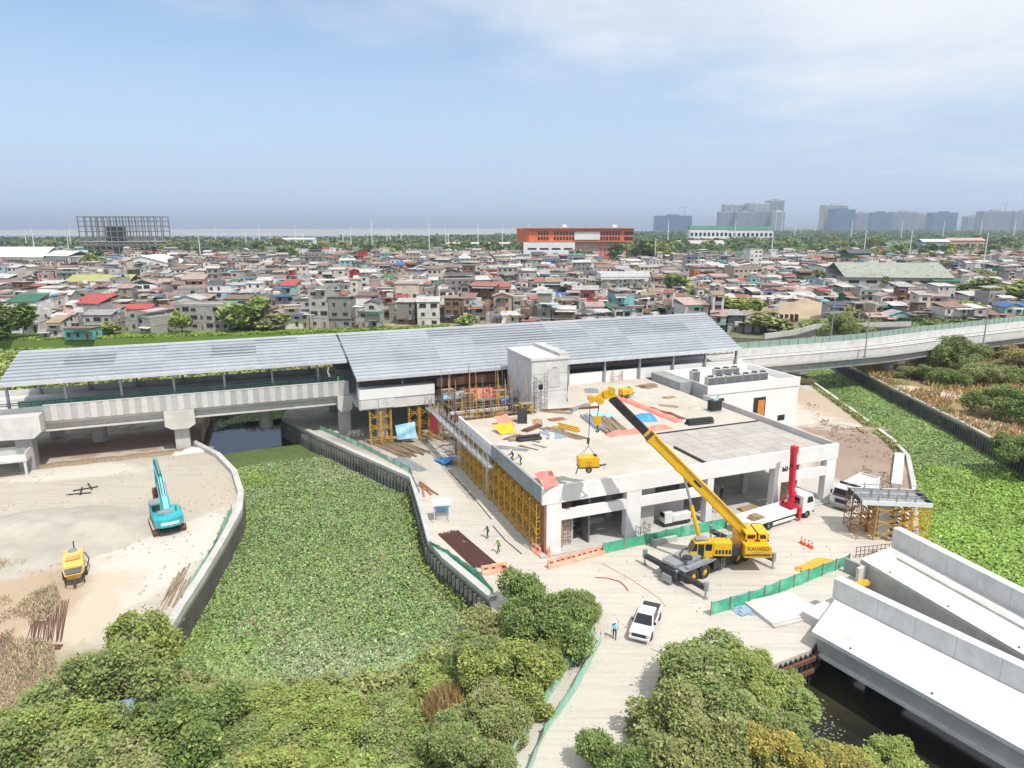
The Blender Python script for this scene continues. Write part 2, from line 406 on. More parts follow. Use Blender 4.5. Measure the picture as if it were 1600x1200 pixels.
# ------------------------------------------------------------------ land outlines
def px(*pts): return [G(u, v).to_2d() for u, v in pts]
V2 = lambda x, y: Vector((x, y))
WEST = [V2(-72, 186), V2(-66, 150), V2(-58, 124)] + px((306, 694), (345, 714), (371, 741), (382, 775), (379, 803), (350, 857), (320, 908), (290, 955), (262, 1003), (215, 1090), (160, 1200)) + [V2(-26, 30), V2(-26, 8)]
EAST = [V2(-54, 190), V2(-48, 150)] + px((440, 656), (490, 682), (560, 714), (640, 750), (655, 800), (668, 850), (692, 878), (765, 940), (776, 975), (770, 1040), (745, 1100), (700, 1200)) + [V2(-5, 30), V2(-5, 8)]
PRIGHT = [V2(70, 196), V2(70, 172)] + px((1262, 592), (1330, 640), (1398, 690), (1422, 716), (1432, 765), (1436, 850), (1345, 893), (1275, 1004), (1266, 1016), (1203, 1040), (1192, 1078), (1150, 1125), (1095, 1190)) + [V2(9, 30), V2(9, 8)]
RIGHT = [V2(100, 196), V2(88, 182)] + px((1310, 565), (1400, 611), (1500, 661), (1600, 716), (1760, 800)) + [V2(78, 60), V2(80, 8)]
FARB = [V2(-420, 196), V2(-230, 200), V2(-135, 210), V2(-70, 222), V2(-22, 236), V2(40, 227), V2(79, 211), V2(92, 219), V2(104, 232), V2(140, 238), V2(220, 242), V2(420, 246)]

def sheet(name, poly, z, m, depth=4.5, skirt=True):
    pts = [Vector((p.x, p.y, z)) for p in poly]
    area = sum(pts[i].x * pts[(i + 1) % len(pts)].y - pts[(i + 1) % len(pts)].x * pts[i].y for i in range(len(pts)))
    if area < 0: pts.reverse()
    mb = MB(); mb.v = [tuple(p) for p in pts]
    for tri in tessellate_polygon([pts]):
        a, b, c = (pts[i] for i in tri)
        if (b - a).cross(c - a).z < 0: tri = tuple(reversed(tri))
        mb.face(tuple(tri))
    if skirt:
        n = len(pts); mb.v += [(p.x, p.y, z - depth) for p in pts]
        for i in range(n):
            j = (i + 1) % n; mb.face((i, i + n, j + n, j))
    o = place(mb.mesh(name, m, fix=False), name); tag(o, kind='structure'); return o

SAND = (0.51, 0.465, 0.395); CREAM = (0.575, 0.535, 0.47); BROWN = (0.30, 0.22, 0.17); TANB = (0.46, 0.405, 0.325); DRY = (0.40, 0.31, 0.19); GREEN = (0.10, 0.15, 0.04)
gp = lambda u, v: G(u, v).to_2d()
def bl(u, v, rx, ry, rot, c): p = gp(u, v); return (p.x, p.y, rx, ry, rot, c)
blobmat('soil_left', TANB, SAND, [bl(60, 740, 16, 4, 0.2, CREAM), bl(190, 900, 7, 26, -0.35, CREAM), bl(40, 1000, 7, 15, 0.0, (0.52, 0.45, 0.35)), bl(20, 950, 6, 9, 0, (0.44, 0.34, 0.24)),
        bl(60, 1100, 14, 8, 0, (0.30, 0.27, 0.17)), bl(330, 770, 6, 9, 0, TANB), bl(200, 690, 22, 7, TH, (0.33, 0.23, 0.18)), (-100, 150, 60, 45, 0, (0.13, 0.15, 0.06)), (-150, 110, 60, 40, 0, (0.2, 0.18, 0.09))])
blobmat('soil_site', CREAM, (0.55, 0.51, 0.445), [(58, 100, 15, 20, 0.3, BROWN), (52, 92, 8, 9, 0.3, (0.33, 0.25, 0.20)), (66, 128, 10, 20, 0.3, (0.45, 0.36, 0.27)), (63, 86, 6, 14, 0.3, (0.52, 0.44, 0.35)), (-20, 96, 10, 12, TH, (0.47, 0.43, 0.37)), bl(1180, 1150, 5, 9, 0.3, (0.25, 0.20, 0.12)),
        (0, 165, 90, 26, TH, (0.22, 0.19, 0.10)), (-30, 185, 60, 22, TH, (0.13, 0.16, 0.06)), (-22, 108, 10, 8, TH, (0.36, 0.32, 0.28))], c3=(0.57, 0.53, 0.46), s3=0.16)
blobmat('soil_right', (0.36, 0.24, 0.12), (0.26, 0.20, 0.10), [bl(1500, 620, 24, 5, -0.75, (0.52, 0.46, 0.38)), bl(1580, 670, 20, 4, -0.75, (0.60, 0.57, 0.50)), (200, 160, 60, 50, 0, (0.17, 0.17, 0.07))], c3=(0.42, 0.30, 0.16), s3=0.1)
blobmat('soil_far', (0.20, 0.20, 0.13), (0.14, 0.17, 0.07), [bl(1265, 488, 24, 14, 0.2, (0.55, 0.45, 0.32)), (-130, 216, 120, 9, 0.12, (0.16, 0.24, 0.05)), (-20, 240, 40, 8, 0, (0.35, 0.30, 0.18))], 0.03, c3=(0.26, 0.24, 0.18), s3=0.02)

sheet('ground_west_bank', WEST + [V2(-420, 8), V2(-420, 182)], 0, 'soil_left')
sheet('ground_site', EAST + list(reversed(PRIGHT)), 0, 'soil_site')
sheet('ground_right_bank', RIGHT + [V2(420, 8), V2(420, 232), V2(220, 226), V2(130, 216)], 0, 'soil_right')
sheet('ground_far', FARB + [V2(2500, 900), V2(9000, 3600), V2(9000, 7000), V2(2500, 6800), V2(900, 3900), V2(200, 2100), V2(-700, 1650), V2(-2200, 1500), V2(-5200, 1900), V2(-5200, 800), V2(-1500, 230)], 0, 'soil_far')
# one water sheet: the river arms and the bay beyond the mangroves
mb = MB(); mb.poly([(-45000, -300, -3.2), (45000, -300, -3.2), (45000, 52000, -3.2), (-45000, 52000, -3.2)])
o = mb.build('water', 'water'); tag(o, kind='structure')

# ------------------------------------------------------------------ leaves
def rand_rot(n, up=0.5):
    """random leaf frames; up: how far leaf normals lean to the sky"""
    nrm = NR.normal(size=(n, 3)); nrm /= np.linalg.norm(nrm, axis=1)[:, None]
    nrm[:, 2] = np.abs(nrm[:, 2]); nrm = nrm * (1 - up) + np.array([0, 0, 1.0]) * up
    nrm /= np.linalg.norm(nrm, axis=1)[:, None]
    r = NR.normal(size=(n, 3)); a = np.cross(nrm, r); a /= np.linalg.norm(a, axis=1)[:, None]
    return a, np.cross(nrm, a)
def leaf_mesh(name, c, size, col, up=0.5, aspect=1.6, m='leaf', ab=None):
    """c (n,3) leaf centres; one folded quad each"""
    n = len(c); a, b = ab if ab is not None else rand_rot(n, up); s = np.asarray(size)[:, None] * np.ones((n, 1))
    v = np.empty((n, 4, 3)); L_ = a * s * 0.5 * aspect; Wd = b * s * 0.5
    v[:, 0] = c - L_; v[:, 1] = c - L_ * 0.1 + Wd; v[:, 2] = c + L_; v[:, 3] = c - L_ * 0.1 - Wd
    me = bpy.data.meshes.new(name); me.vertices.add(4 * n); me.vertices.foreach_set('co', v.reshape(-1).astype(np.float32))
    me.loops.add(4 * n); me.loops.foreach_set('vertex_index', np.arange(4 * n, dtype=np.int32))
    me.polygons.add(n); me.polygons.foreach_set('loop_start', np.arange(0, 4 * n, 4, dtype=np.int32)); me.polygons.foreach_set('loop_total', np.full(n, 4, dtype=np.int32))
    ca = me.color_attributes.new('Col', 'FLOAT_COLOR', 'POINT')
    cc = np.ones((n, 4, 4), dtype=np.float32); cc[:, :, :3] = np.asarray(col)[:, None, :]
    ca.data.foreach_set('color', cc.reshape(-1)); me.materials.append(M_[m]); me.update(); me.validate(); return me
def tint(n, base, var=0.18, alt=None, pa=0.0):
    c = np.array(base)[None, :] * (1 + NR.normal(0, var, (n, 1))); c = c * (1 + NR.normal(0, var * 0.4, (n, 3)))
    if alt is not None:
        k = NR.random(n) < pa; c[k] = np.array(alt)[None, :] * (1 + NR.normal(0, var, (k.sum(), 1)))
    return np.clip(c, 0.005, 0.9)
def in_poly(x, y, poly):
    r = np.zeros(len(x), bool); n = len(poly)
    for i in range(n):
        a, b = poly[i], poly[(i + 1) % n]
        if a.y == b.y: continue
        k = ((a.y > y) != (b.y > y)) & (x < (b.x - a.x) * (y - a.y) / (b.y - a.y) + a.x); r ^= k
    return r
def vnoise(x, y, s, seed=0):
    """smooth value noise, numpy"""
    rg = np.random.default_rng(seed); T = rg.random((256, 256)); x = x / s + 1000; y = y / s + 1000
    xi = np.floor(x).astype(int); yi = np.floor(y).astype(int); fx = x - xi; fy = y - yi; fx = fx * fx * (3 - 2 * fx); fy = fy * fy * (3 - 2 * fy)
    g_ = lambda i, j: T[i % 256, j % 256]
    return (g_(xi, yi) * (1 - fx) + g_(xi + 1, yi) * fx) * (1 - fy) + (g_(xi, yi + 1) * (1 - fx) + g_(xi + 1, yi + 1) * fx) * fy
def fbm(x, y, s, seed=0): return 0.55 * vnoise(x, y, s, seed) + 0.28 * vnoise(x, y, s / 2.3, seed + 1) + 0.17 * vnoise(x, y, s / 5.1, seed + 2)

mat('hyacinth_bed', (0.13, 0.185, 0.06), (0.09, 0.13, 0.04), 1.2, 0.9, 0.6)
def hyacinth(name, label, poly, dens_fn, n, size, cols, zb=-2.75, hmax=0.45, seed=3, bedpoly=None):
    xs = [p.x for p in poly]; ys = [p.y for p in poly]
    x = NR.uniform(min(xs), max(xs), n * 8); y = NR.uniform(min(ys), max(ys), n * 8)
    k = in_poly(x, y, poly) & (NR.random(n * 8) < dens_fn(x, y)); x, y = x[k][:n], y[k][:n]; n = len(x)
    w = fbm(x, y, 9.0, seed); w2 = fbm(x, y, 2.2, seed + 9)
    z = zb + hmax * (0.1 + 1.1 * w2 * (0.5 + w) + 0.3 * NR.random(n) ** 2 - 0.2)
    c = cols(n, x, y, w)
    me = leaf_mesh(name, np.stack([x, y, z], 1), size * (0.55 + 0.9 * NR.random(n) ** 1.5) * (0.75 + 0.6 * fbm(x, y, 5, seed + 2)), c, up=0.5, aspect=1.25, m='water_leaf')
    o = place(me, name); tag(o, label, 'water plants', kind='stuff')
    bed = sheet('bed', bedpoly or poly, zb, 'hyacinth_bed', skirt=False); bed.parent = o; del bed['kind']
    return o
def hcol(n, x, y, w):
    c = tint(n, (0.25, 0.345, 0.125), 0.34)
    br = np.clip((fbm(x, y, 14, 21) - 0.5) * 5, 0, 1)[:, None] * 0.8
    c = c * (1 - br) + tint(n, (0.30, 0.45, 0.08), 0.24) * br
    gy = np.clip((fbm(x, y, 17, 33) - 0.48) * 5, 0, 1)[:, None] * 0.55
    c = c * (1 - gy) + tint(n, (0.40, 0.455, 0.27), 0.34) * gy
    k = NR.random(n) < 0.03 + 0.15 * np.clip((fbm(x, y, 6, 55) - 0.58) * 6, 0, 1); c[k] = tint(int(k.sum()), (0.38, 0.35, 0.19), 0.2)
    return c
def hcol2(n, x, y, w):
    c = tint(n, (0.25, 0.36, 0.11), 0.26)
    k = y < 106 - 0.05 * x
    c[k] = tint(int(k.sum()), (0.275, 0.42, 0.075), 0.2)
    return c * (0.62 + 0.8 * w)[:, None]
LCH = WEST[2:] + list(reversed(EAST[1:]))
pool = G(395, 706, -2.7)
def dl(x, y):
    d = (-0.3665 * (x - 3.5) + 0.93 * (y - 67.8))        # open shaded water under the viaduct
    e = np.clip((48.5 + 3 * fbm(x, y, 4, 5) - d) * 0.6, 0, 1); return np.where((d > 76), 1, e) * np.where(y < 16, 0, 1)
hyacinth('water_hyacinth', 'mat of green water hyacinth filling the channel left of the building', [p for p in LCH], dl, 230000, 0.185, hcol, hmax=0.32, bedpoly=[V2(*G(330, 712, -2.7).xy), V2(*G(470, 692, -2.7).xy)] + EAST[3:] + list(reversed(WEST[4:])))
RCH = PRIGHT[1:] + list(reversed(RIGHT[1:]))
RCH = [p for p in PRIGHT[1:9]] + [V2(40, 66), V2(70, 40)] + list(reversed(RIGHT[1:7]))
hyacinth('water_hyacinth', 'bright green water plants covering the channel right of the building', RCH, lambda x, y: np.ones_like(x), 150000, 0.27, hcol2, seed=8, hmax=0.3)
BCH = FARB[1:9] + [V2(104, 200), V2(70, 196), V2(-54, 190), V2(-72, 186), V2(-230, 183)]
hyacinth('water_hyacinth', 'strip of green river plants behind the long metal roof', BCH, lambda x, y: np.ones_like(x), 55000, 0.85, hcol2, seed=4)

# ------------------------------------------------------------------ retaining walls
def strip(mb, pts, w, z0, z1, side=1):
    """solid band along a polyline, offset to one side"""
    n = len(pts); off = []
    for i in range(n):
        d = Vector((0, 0))
        if i: d += (pts[i] - pts[i - 1]).normalized()
        if i < n - 1: d += (pts[i + 1] - pts[i]).normalized()
        d.normalize(); off.append(pts[i] + Vector((-d.y, d.x)) * w * side)
    for i in range(n - 1):
        a, b, c, d = pts[i], pts[i + 1], off[i + 1], off[i]
        if side < 0: a, b, c, d = d, c, b, a
        mb.hexa([(a.x, a.y, z0), (b.x, b.y, z0), (c.x, c.y, z0), (d.x, d.y, z0), (a.x, a.y, z1), (b.x, b.y, z1), (c.x, c.y, z1), (d.x, d.y, z1)])
    return mb
def along(pts, step):
    out = []; 
    for i in range(len(pts) - 1):
        L = (pts[i + 1] - pts[i]).length; k = max(1, int(L / step))
        for j in range(k): out.append((pts[i].lerp(pts[i + 1], j / k), (pts[i + 1] - pts[i]).normalized()))
    return out
def bank_wall(name, label, pts, side, cw=0.8, top=0.45, pil=True):
    r = empty(name, (0, 0, 0), 0, label, 'wall')
    strip(MB(), pts, cw, -0.35, top, side).build('coping', 'concrete', r)
    strip(MB(), [p for p in pts], 0.35, -3.6, -0.352, side).build('sheet_piling', 'concrete_dark', r)
    if pil:
        mb = MB()
        for p, d in along(pts, 0.8):
            q = p - Vector((-d.y, d.x)) * 0.14 * side
            mb.bar((q.x, q.y, -3.6), (q.x, q.y, -0.4), 0.34, 0.2)
        tag(mb.build('pile_ribs', 'concrete_dark', r), kind='stuff')
    return r
bank_wall('retaining_wall', 'pale concrete coped wall curving round the bank with the teal excavator', WEST[3:12], -1, 0.75, 0.7, False)
bank_wall('retaining_wall', 'concrete coped sheet pile wall between hyacinth channel and building access road', EAST[2:10], 1, 0.8, 0.45)
bank_wall('retaining_wall', 'straight dark river wall below the brown scrub bank', RIGHT[1:7], 1, 0.5, 0.35)
bank_wall('retaining_wall', 'low concrete edge wall along the brown yard and right channel', PRIGHT[2:8], -1, 0.6, 0.45, False)
bank_wall('retaining_wall', 'curved ribbed sheet pile wall in front of the bare earth mound', FARB[6:10], 1, 0.5, 1.6)
# ------------------------------------------------------------------ station viaduct (left)
va = frame('station_viaduct', 'elevated concrete station viaduct with striped parapet panels on piers', 'viaduct')
MB().box(-85, -12.6, 53.35, 71, 6.3, 6.8).build('deck', 'concrete_pale', va)
MB().box(-85, -12.6, 53.6, 57.8, 6.803, 7.9).build('platform', 'concrete_white', va)
MB().box(-85, -12.6, 67.6, 70.2, 6.803, 7.3).build('platform', 'concrete_white', va)
MB().box(-85, -12.6, 70.5, 70.8, 6.803, 8.2).build('back_parapet', 'concrete_white', va)
MB().box(-85, -12.6, 53.12, 53.34, 6.72, 9.0).build('parapet_backing', 'concrete_grey', va)
me_l = MB().box(-0.42, 0.42, 52.93, 53.118, 6.75, 9.1).mesh('parapet_panel', 'panel_light')
def ribbed():
    mb = MB().box(-0.42, 0.42, 53.0, 53.118, 6.75, 9.1)
    for i in range(5): mb.box(-0.36 + i * 0.16, -0.28 + i * 0.16, 52.95, 52.999, 6.8, 9.05)
    return mb.mesh('parapet_panel', 'panel_ribbed')
me_r = ribbed()
for i in range(52):
    a = -56.1 + i * 0.845
    if a > -12.9: break
    place(me_l if i % 2 else me_r, 'parapet_panel', va, (a, 0, 0))
MB().box(-56.6, -12.6, 52.9, 53.4, 9.1, 9.2).build('coping', 'concrete_white', va)
for b in (54.6, 59.2, 64, 69.4):
    g = MB().box(-85, -12.6, b - 0.55, b + 0.55, 5.3, 6.3).build('girder', 'concrete', va)
    MB().box(-85, -12.6, b - 0.85, b + 0.85, 5.0, 5.3).build('flange', 'concrete_pale', g)
def pier(root, a, b, cap_w, zc0, zc1, b0, b1, w=2.1, d=1.9, z0=-0.3, m='concrete'):
    h = cap_w / 2
    c = MB().prism([(a - h, zc1), (a - h, zc0 + 0.6), (a - h * 0.55, zc0), (a + h * 0.55, zc0), (a + h, zc0 + 0.6), (a + h, zc1)], 'y', b0, b1).build('pier_cap', 'concrete_pale', root)
    MB().box(a - w / 2, a + w / 2, b - d / 2, b + d / 2, z0, zc0 + 0.02).build('pier', m, root)
pier(va, -38.8, 54.7, 4.3, 3.7, 6.7, 52.65, 57.2)
pier(va, -13.4, 54.9, 2.4, 3.9, 6.7, 52.7, 57.2, 1.9)
for a in (-38.8, -13.4, -59):
    pier(va, a, 69.4, 3.6, 3.7, 4.98, 67.7, 71.2, 2.0)
for a in (-52, -26):
    c = MB(); c.cyl((a, 64, 2.4), (a, 64, 4.9), 1.2, 2.2, 12); c.build('pier_cap', 'concrete_pale', va)
    MB().cyl((a, 64, -0.5), (a, 64, 2.4), 1.15, 1.15, 12).build('pier', 'concrete', va)
# big end cap and column on the left
MB().prism([(-67, 8.3), (-67, 5.3), (-57.6, 5.0), (-56.6, 5.9), (-56.6, 8.3)], 'y', 50.4, 52.6).build('pier_cap', 'concrete_white', va)
MB().box(-66.8, -56.8, 52.6, 56, 5.3, 8.0).build('pier_cap', 'concrete_white', va)
MB().box(-60.2, -58.2, 51.3, 53.8, -0.3, 5.1).build('pier', 'concrete_grey', va)
# hand rail above the parapet
mb = MB(); mb.bar((-85, 53.25, 9.75), (-12.6, 53.25, 9.75), 0.07, 0.07); mb.bar((-85, 53.25, 9.45), (-12.6, 53.25, 9.45), 0.05)
for i in range(49): mb.bar((-85 + i * 1.5, 53.25, 9.2), (-85 + i * 1.5, 53.25, 9.75), 0.05)
mb.build('handrail', 'steel_black', va)
tr = MB()
for b in (59.2, 60.64, 63.9, 65.34): tr.box(-85, -12.6, b, b + 0.09, 6.95, 7.15)
tr.build('rails', 'steel_grey', va)
# grey stair flight rising at the far left
st = frame('concrete_stair', 'concrete stair with raised landing beside the left viaduct pier', 'stair')
p = GL(28, 715, 2.6); q = GL(0, 735, 0.8)
MB().box(p[0] - 3.0, p[0] + 1.2, p[1] - 1.4, p[1] + 1.6, 2.3, 2.6).build('landing', 'concrete_white', st)
for sa in (-2.8, 0.9): MB().box(p[0] + sa, p[0] + sa + 0.3, p[1] - 1.3, p[1] - 1.0, 0, 2.29).build('post', 'concrete_white', st)
MB().box(p[0] - 3.0, p[0] + 1.2, p[1] + 1.61, p[1] + 1.75, 2.3, 3.8).build('guard_wall', 'concrete', st)
MB().box(p[0] + 1.21, p[0] + 1.35, p[1] - 1.4, p[1] + 1.75, 2.3, 3.6).build('guard_wall', 'concrete_white', st)
for i in range(13):
    MB().box(p[0] - 3.0 - 0.3 * (i + 1), p[0] - 3.0 - 0.3 * i, p[1] - 1.3, p[1] + 1.5, 2.4 - 0.19 * (i + 1), 2.4 - 0.19 * i).build('step', 'concrete_pale', st)

# ------------------------------------------------------------------ canopies
ROOFK = 0.205
def rz(b): return 15.5 - ROOFK * abs(64 - b)
def skew(a, b, a1, k): return a
def canopy(root, a0, a1, b0, b1, bay, skew_end=0.0, step=1.28, open_sheet=lambda i, b: False, bare=False):
    """sheets bay by bay, purlins laid on top along the line, rafters below"""
    nb = int(round((a1 - a0) / bay)); sk = lambda a, b: a + skew_end * (b - b0) / (64 - b0) * (a - a0) / (a1 - a0)
    rows = []
    b = b0
    while b < b1 - 0.01:
        e = min(b + step * 4, 64) if b < 64 else min(b + step * 4, b1)
        rows.append((b, e)); b = e
    for i in range(nb):
        x0 = a0 + (a1 - a0) * i / nb; x1 = a0 + (a1 - a0) * (i + 1) / nb - 0.03
        for (y0, y1) in rows:
            if bare and y0 < b0 + 3: continue
            mb = MB(); t = 0.05
            P = lambda a, b, dz: (sk(a, b), b, rz(b) + dz)
            mb.hexa([P(x0, y0, -t), P(x1, y0, -t), P(x1, y1 - 0.02, -t), P(x0, y1 - 0.02, -t), P(x0, y0, 0), P(x1, y0, 0), P(x1, y1 - 0.02, 0), P(x0, y1 - 0.02, 0)])
            dk_ = y0 < 64 and open_sheet(i, y0); mb.build('roof_sheet', 'open_bay_dark' if dk_ else 'roof_sheet', root)  # unsheeted bays get a sheet coloured like the shade beneath them
    n = int((b1 - b0) / step)
    for j in range(n + 1):
        b = b0 + 0.1 + (b1 - b0 - 0.2) * j / n
        MB().bar((sk(a0, b), b, rz(b) + 0.13), (sk(a1, b), b, rz(b) + 0.13), 0.22, 0.2).build('purlin', 'purlin', root)
    for i in range(nb + 1):
        x = a0 + 0.15 + (a1 - a0 - 0.3) * i / nb; mb = MB()
        mb.bar((sk(x, b0), b0 + 0.2, rz(b0) - 0.3), (sk(x, 64), 64, rz(64) - 0.3), 0.2, 0.4); mb.bar((sk(x, 64), 64, rz(64) - 0.3), (sk(x, b1), b1 - 0.2, rz(b1) - 0.3), 0.2, 0.4)
        mb.build('rafter', 'steel_grey', root)
cl = frame('platform_canopy', 'long narrow grey metal canopy over the left platform', 'canopy')
canopy(cl, -61.2, -12.9, 51.4, 76.6, 7.25, open_sheet=lambda i, b: (i, int(b)) in ((1, 56), (2, 61), (4, 56), (5, 61)))
for i in range(7):
    a = -60.9 + 7.25 * i
    for b, zb in ((54.0, 7.9), (70.1, 7.3)):
        c = MB(); c.box(a - 0.16, a + 0.16, b - 0.2, b + 0.2, zb, rz(b) - 0.5); c.box(a - 0.3, a + 0.3, b - 0.3, b + 0.3, zb, zb + 0.25)
        c.build('column', 'galvanised', cl)
MB().box(-61.2, -12.9, 51.3, 51.39, rz(51.4) - 0.32, rz(51.4) + 0.2).build('gutter', 'purlin', cl)
cw = frame('station_canopy', 'wide sloping grey metal roof over the station hall', 'canopy')
canopy(cw, -12.6, 61.5, 43.8, 80, 7.4, 6.6, open_sheet=lambda i, b: (b > 58 and i in (2, 3, 4, 6, 7)) or (53 < b < 58 and i in (3, 4, 5, 7, 8)) or (48 < b < 53 and i in (1, 6)))
MB().box(-12.6, 61.5, 43.68, 43.79, rz(43.8) - 0.35, rz(43.8) + 0.2).build('gutter', 'purlin', cw)
for i in range(11):
    a = -12.0 + 7.3 * i
    for b, zb in ((44.55, 7.0) if a > 1 else (46.9, 6.9), (77, 6.95)):
        if b < 50 and 9 < a < 18: continue
        MB().box(a - 0.16, a + 0.16, b - 0.2, b + 0.2, zb, rz(b) - 0.52).build('column', 'galvanised', cw)
mb = MB()
for b in (45.6, 47.5):
    z = rz(b) - 0.6
    mb.bar((-12.3, b, z), (61, b, z), 0.14, 0.2); mb.bar((-12.3, b, z - 0.9), (61, b, z - 0.9), 0.12, 0.14)
    for i in range(50): mb.bar((-12 + i * 1.46, b, z - 0.9), (-12 + i * 1.46 + 0.73, b, z), 0.06); mb.bar((-12 + i * 1.46 + 0.73, b, z), (-12 + i * 1.46 + 1.46, b, z - 0.9), 0.06)
mb.build('eave_truss', 'rust_steel', cw)

# ------------------------------------------------------------------ concourse under the wide roof
MB().box(-61, -12.7, 58.4, 58.46, 7.9, 8.9).build('platform_screen', 'net_pale', va)
co = frame('station_concourse', 'white concrete concourse storey under the wide metal roof', 'building')
MB().box(-12.5, 66, 46.4, 78.5, 6.2, 6.9).build('floor_slab', 'concrete', co)
MB().box(-12.2, 0.1, 44.6, 46.39, 7.75, 9.4).build('fascia_beam', 'facade_white', co)
MB().box(-12.2, 0.1, 44.75, 46.39, 6.0, 7.748).build('fascia_beam', 'concrete_pale', co)
MB().box(-12.0, -9.4, 44.55, 44.74, 6.2, 7.6).build('fascia_panel', 'concrete_white', co)
MB().box(-9.2, -6.6, 44.55, 44.74, 6.2, 7.6).build('fascia_panel', 'concrete_white', co)
MB().box(18.6, 63, 44.9, 45.15, 7.002, 9.0).build('parapet_wall', 'facade_white', co)
MB().box(18.5, 63, 57, 57.3, 6.901, 8.7).build('platform_wall', 'concrete_white', co)
MB().box(-12.5, 66, 74.5, 74.9, 6.901, 9.2).build('back_wall', 'concrete_grey', co)
for a in (-8.2, 1.5, 12, 22, 34, 46, 58):
    MB().box(a - 0.8, a + 0.8, 47.4, 49, -0.3, 6.19).build('column', 'concrete', co)
    MB().box(a - 0.8, a + 0.8, 72.4, 74, -0.3, 6.19).build('column', 'concrete', co)
# reddish plywood shutters of the part still being cast
for i in range(9):
    a = 0.9 + i * 1.24
    MB().box(a, a + 1.2, 46.0, 46.12, 6.95, 8.1).build('shutter_board', 'plywood_red', co)
    MB().box(a, a + 1.2, 46.1, 46.22, 8.5, 9.9).build('shutter_board', 'plywood_red' if i % 3 else 'plywood', co)

# ------------------------------------------------------------------ right viaduct
vr = frame('rail_viaduct', 'curving concrete rail viaduct with white parapets crossing the right channel', 'viaduct')
ZP = 7.3
near = [GL(u, v, ZP) for u, v in ((1166, 561), (1300, 550), (1400, 541), (1500, 527.5), (1600, 516), (1760, 497))]
near = [V2(*p) for p in near]
def catmull(pts, k=6):
    out = []
    P = [pts[0] * 2 - pts[1]] + list(pts) + [pts[-1] * 2 - pts[-2]]
    for i in range(1, len(P) - 2):
        for j in range(k):
            t = j / k; a, b, c, d = P[i - 1], P[i], P[i + 1], P[i + 2]
            out.append(0.5 * ((2 * b) + (c - a) * t + (2 * a - 5 * b + 4 * c - d) * t * t + (3 * b - a - 3 * c + d) * t ** 3))
    out.append(pts[-1]); return out
nl = catmull(near, 4); nl[0] = V2(63.3, nl[0].y)
def offs(pts, w):
    out = []
    for i in range(len(pts)):
        d = (pts[min(i + 1, len(pts) - 1)] - pts[max(i - 1, 0)]).normalized(); out.append(pts[i] + V2(-d.y, d.x) * w)
    return out
strip(MB(), nl, 10.4, 5.2, 5.7, 1).build('deck', 'concrete', vr)
strip(MB(), nl, 0.28, 5.702, ZP, 1).build('parapet', 'concrete_white', vr)
strip(MB(), offs(nl, -0.12), 0.5, ZP + 0.002, ZP + 0.12, 1).build('coping', 'concrete_white', vr)
strip(MB(), offs(nl, 10.1), 0.28, 5.702, ZP, 1).build('parapet', 'concrete_white', vr)
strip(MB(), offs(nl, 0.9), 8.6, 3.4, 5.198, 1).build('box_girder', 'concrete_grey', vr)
for w in (2.4, 3.84, 6.4, 7.84): strip(MB(), offs(nl, w), 0.1, 5.9, 6.08, 1).build('rail', 'steel_grey', vr)
for w in (1.7, 5.7): strip(MB(), offs(nl, w), 2.9, 5.702, 5.86, 1).build('track_slab', 'concrete_pale', vr)
strip(MB(), offs(nl, 4.85), 0.5, 5.702, 6.5, 1).build('cable_duct', 'concrete_white', vr)
m, t_ = newmat('screen'); finish(t_, (0.36, 0.50, 0.44), 0.4, alpha=0.55)
strip(MB(), offs(nl, 10.25), 0.06, ZP + 0.01, ZP + 1.5, 1).build('noise_screen', 'screen', vr)
mb = MB()
for p, d in along(offs(nl, 10.2), 2.2): mb.bar((p.x, p.y, ZP), (p.x, p.y, ZP + 1.55), 0.09)
tag(mb.build('screen_posts', 'galvanised', vr), kind='stuff')
for i in (3, 9, 15, 20):
    p = offs(nl, 5.2)[i]
    MB().cyl((p.x, p.y, -3.5), (p.x, p.y, 2.3), 1.1, 1.1, 14).build('pier', 'concrete', vr)
    MB().box(p.x - 1.2, p.x + 1.2, p.y - 3.4, p.y + 3.4, 2.3, 3.39).build('pier_cap', 'concrete_pale', vr)
def cat_pole(u, vb, vt, w, label):
    i = min(range(len(nl)), key=lambda i: abs(offs(nl, w)[i].x - GL(u, vb, ZP)[0])); 
    a = GL(u, vb, ZP); r = frame('catenary_pole', label, 'pole', 'catenary poles on the rail viaduct')
    q = WL(a[0], a[1]); r.location = (q.x, q.y, 5.7); Y = q.y; top = zat(vt, Y) - 5.7
    MB().cyl((0, 0, 0), (0, 0, top), 0.17, 0.12, 8).build('mast', 'galvanised', r)
    MB().box(-0.3, 0.3, -0.3, 0.3, 0, 0.35).build('base_plate', 'galvanised', r)
    s = 1 if w < 5 else -1
    mb = MB(); mb.bar((0, 0, top - 1.0), (0, 2.9 * s, top - 0.7), 0.07); mb.bar((0, 0, top - 2.2), (0, 2.9 * s, top - 1.6), 0.06); mb.bar((0, 2.9 * s, top - 0.7), (0, 2.9 * s, top - 1.6), 0.05)
    mb.build('bracket_arm', 'galvanised', r)
cat_pole(1298, 530, 466, 10, 'slender catenary mast on the far parapet beside the earth mound')
cat_pole(1352, 548, 486, 0.3, 'slender catenary mast on the near parapet above the hyacinth channel')
cat_pole(1477, 512, 477, 10, 'slender catenary mast on the far parapet in front of dark shanties')
cat_pole(1537, 531, 481, 0.3, 'slender catenary mast on the near parapet above the brown scrub')

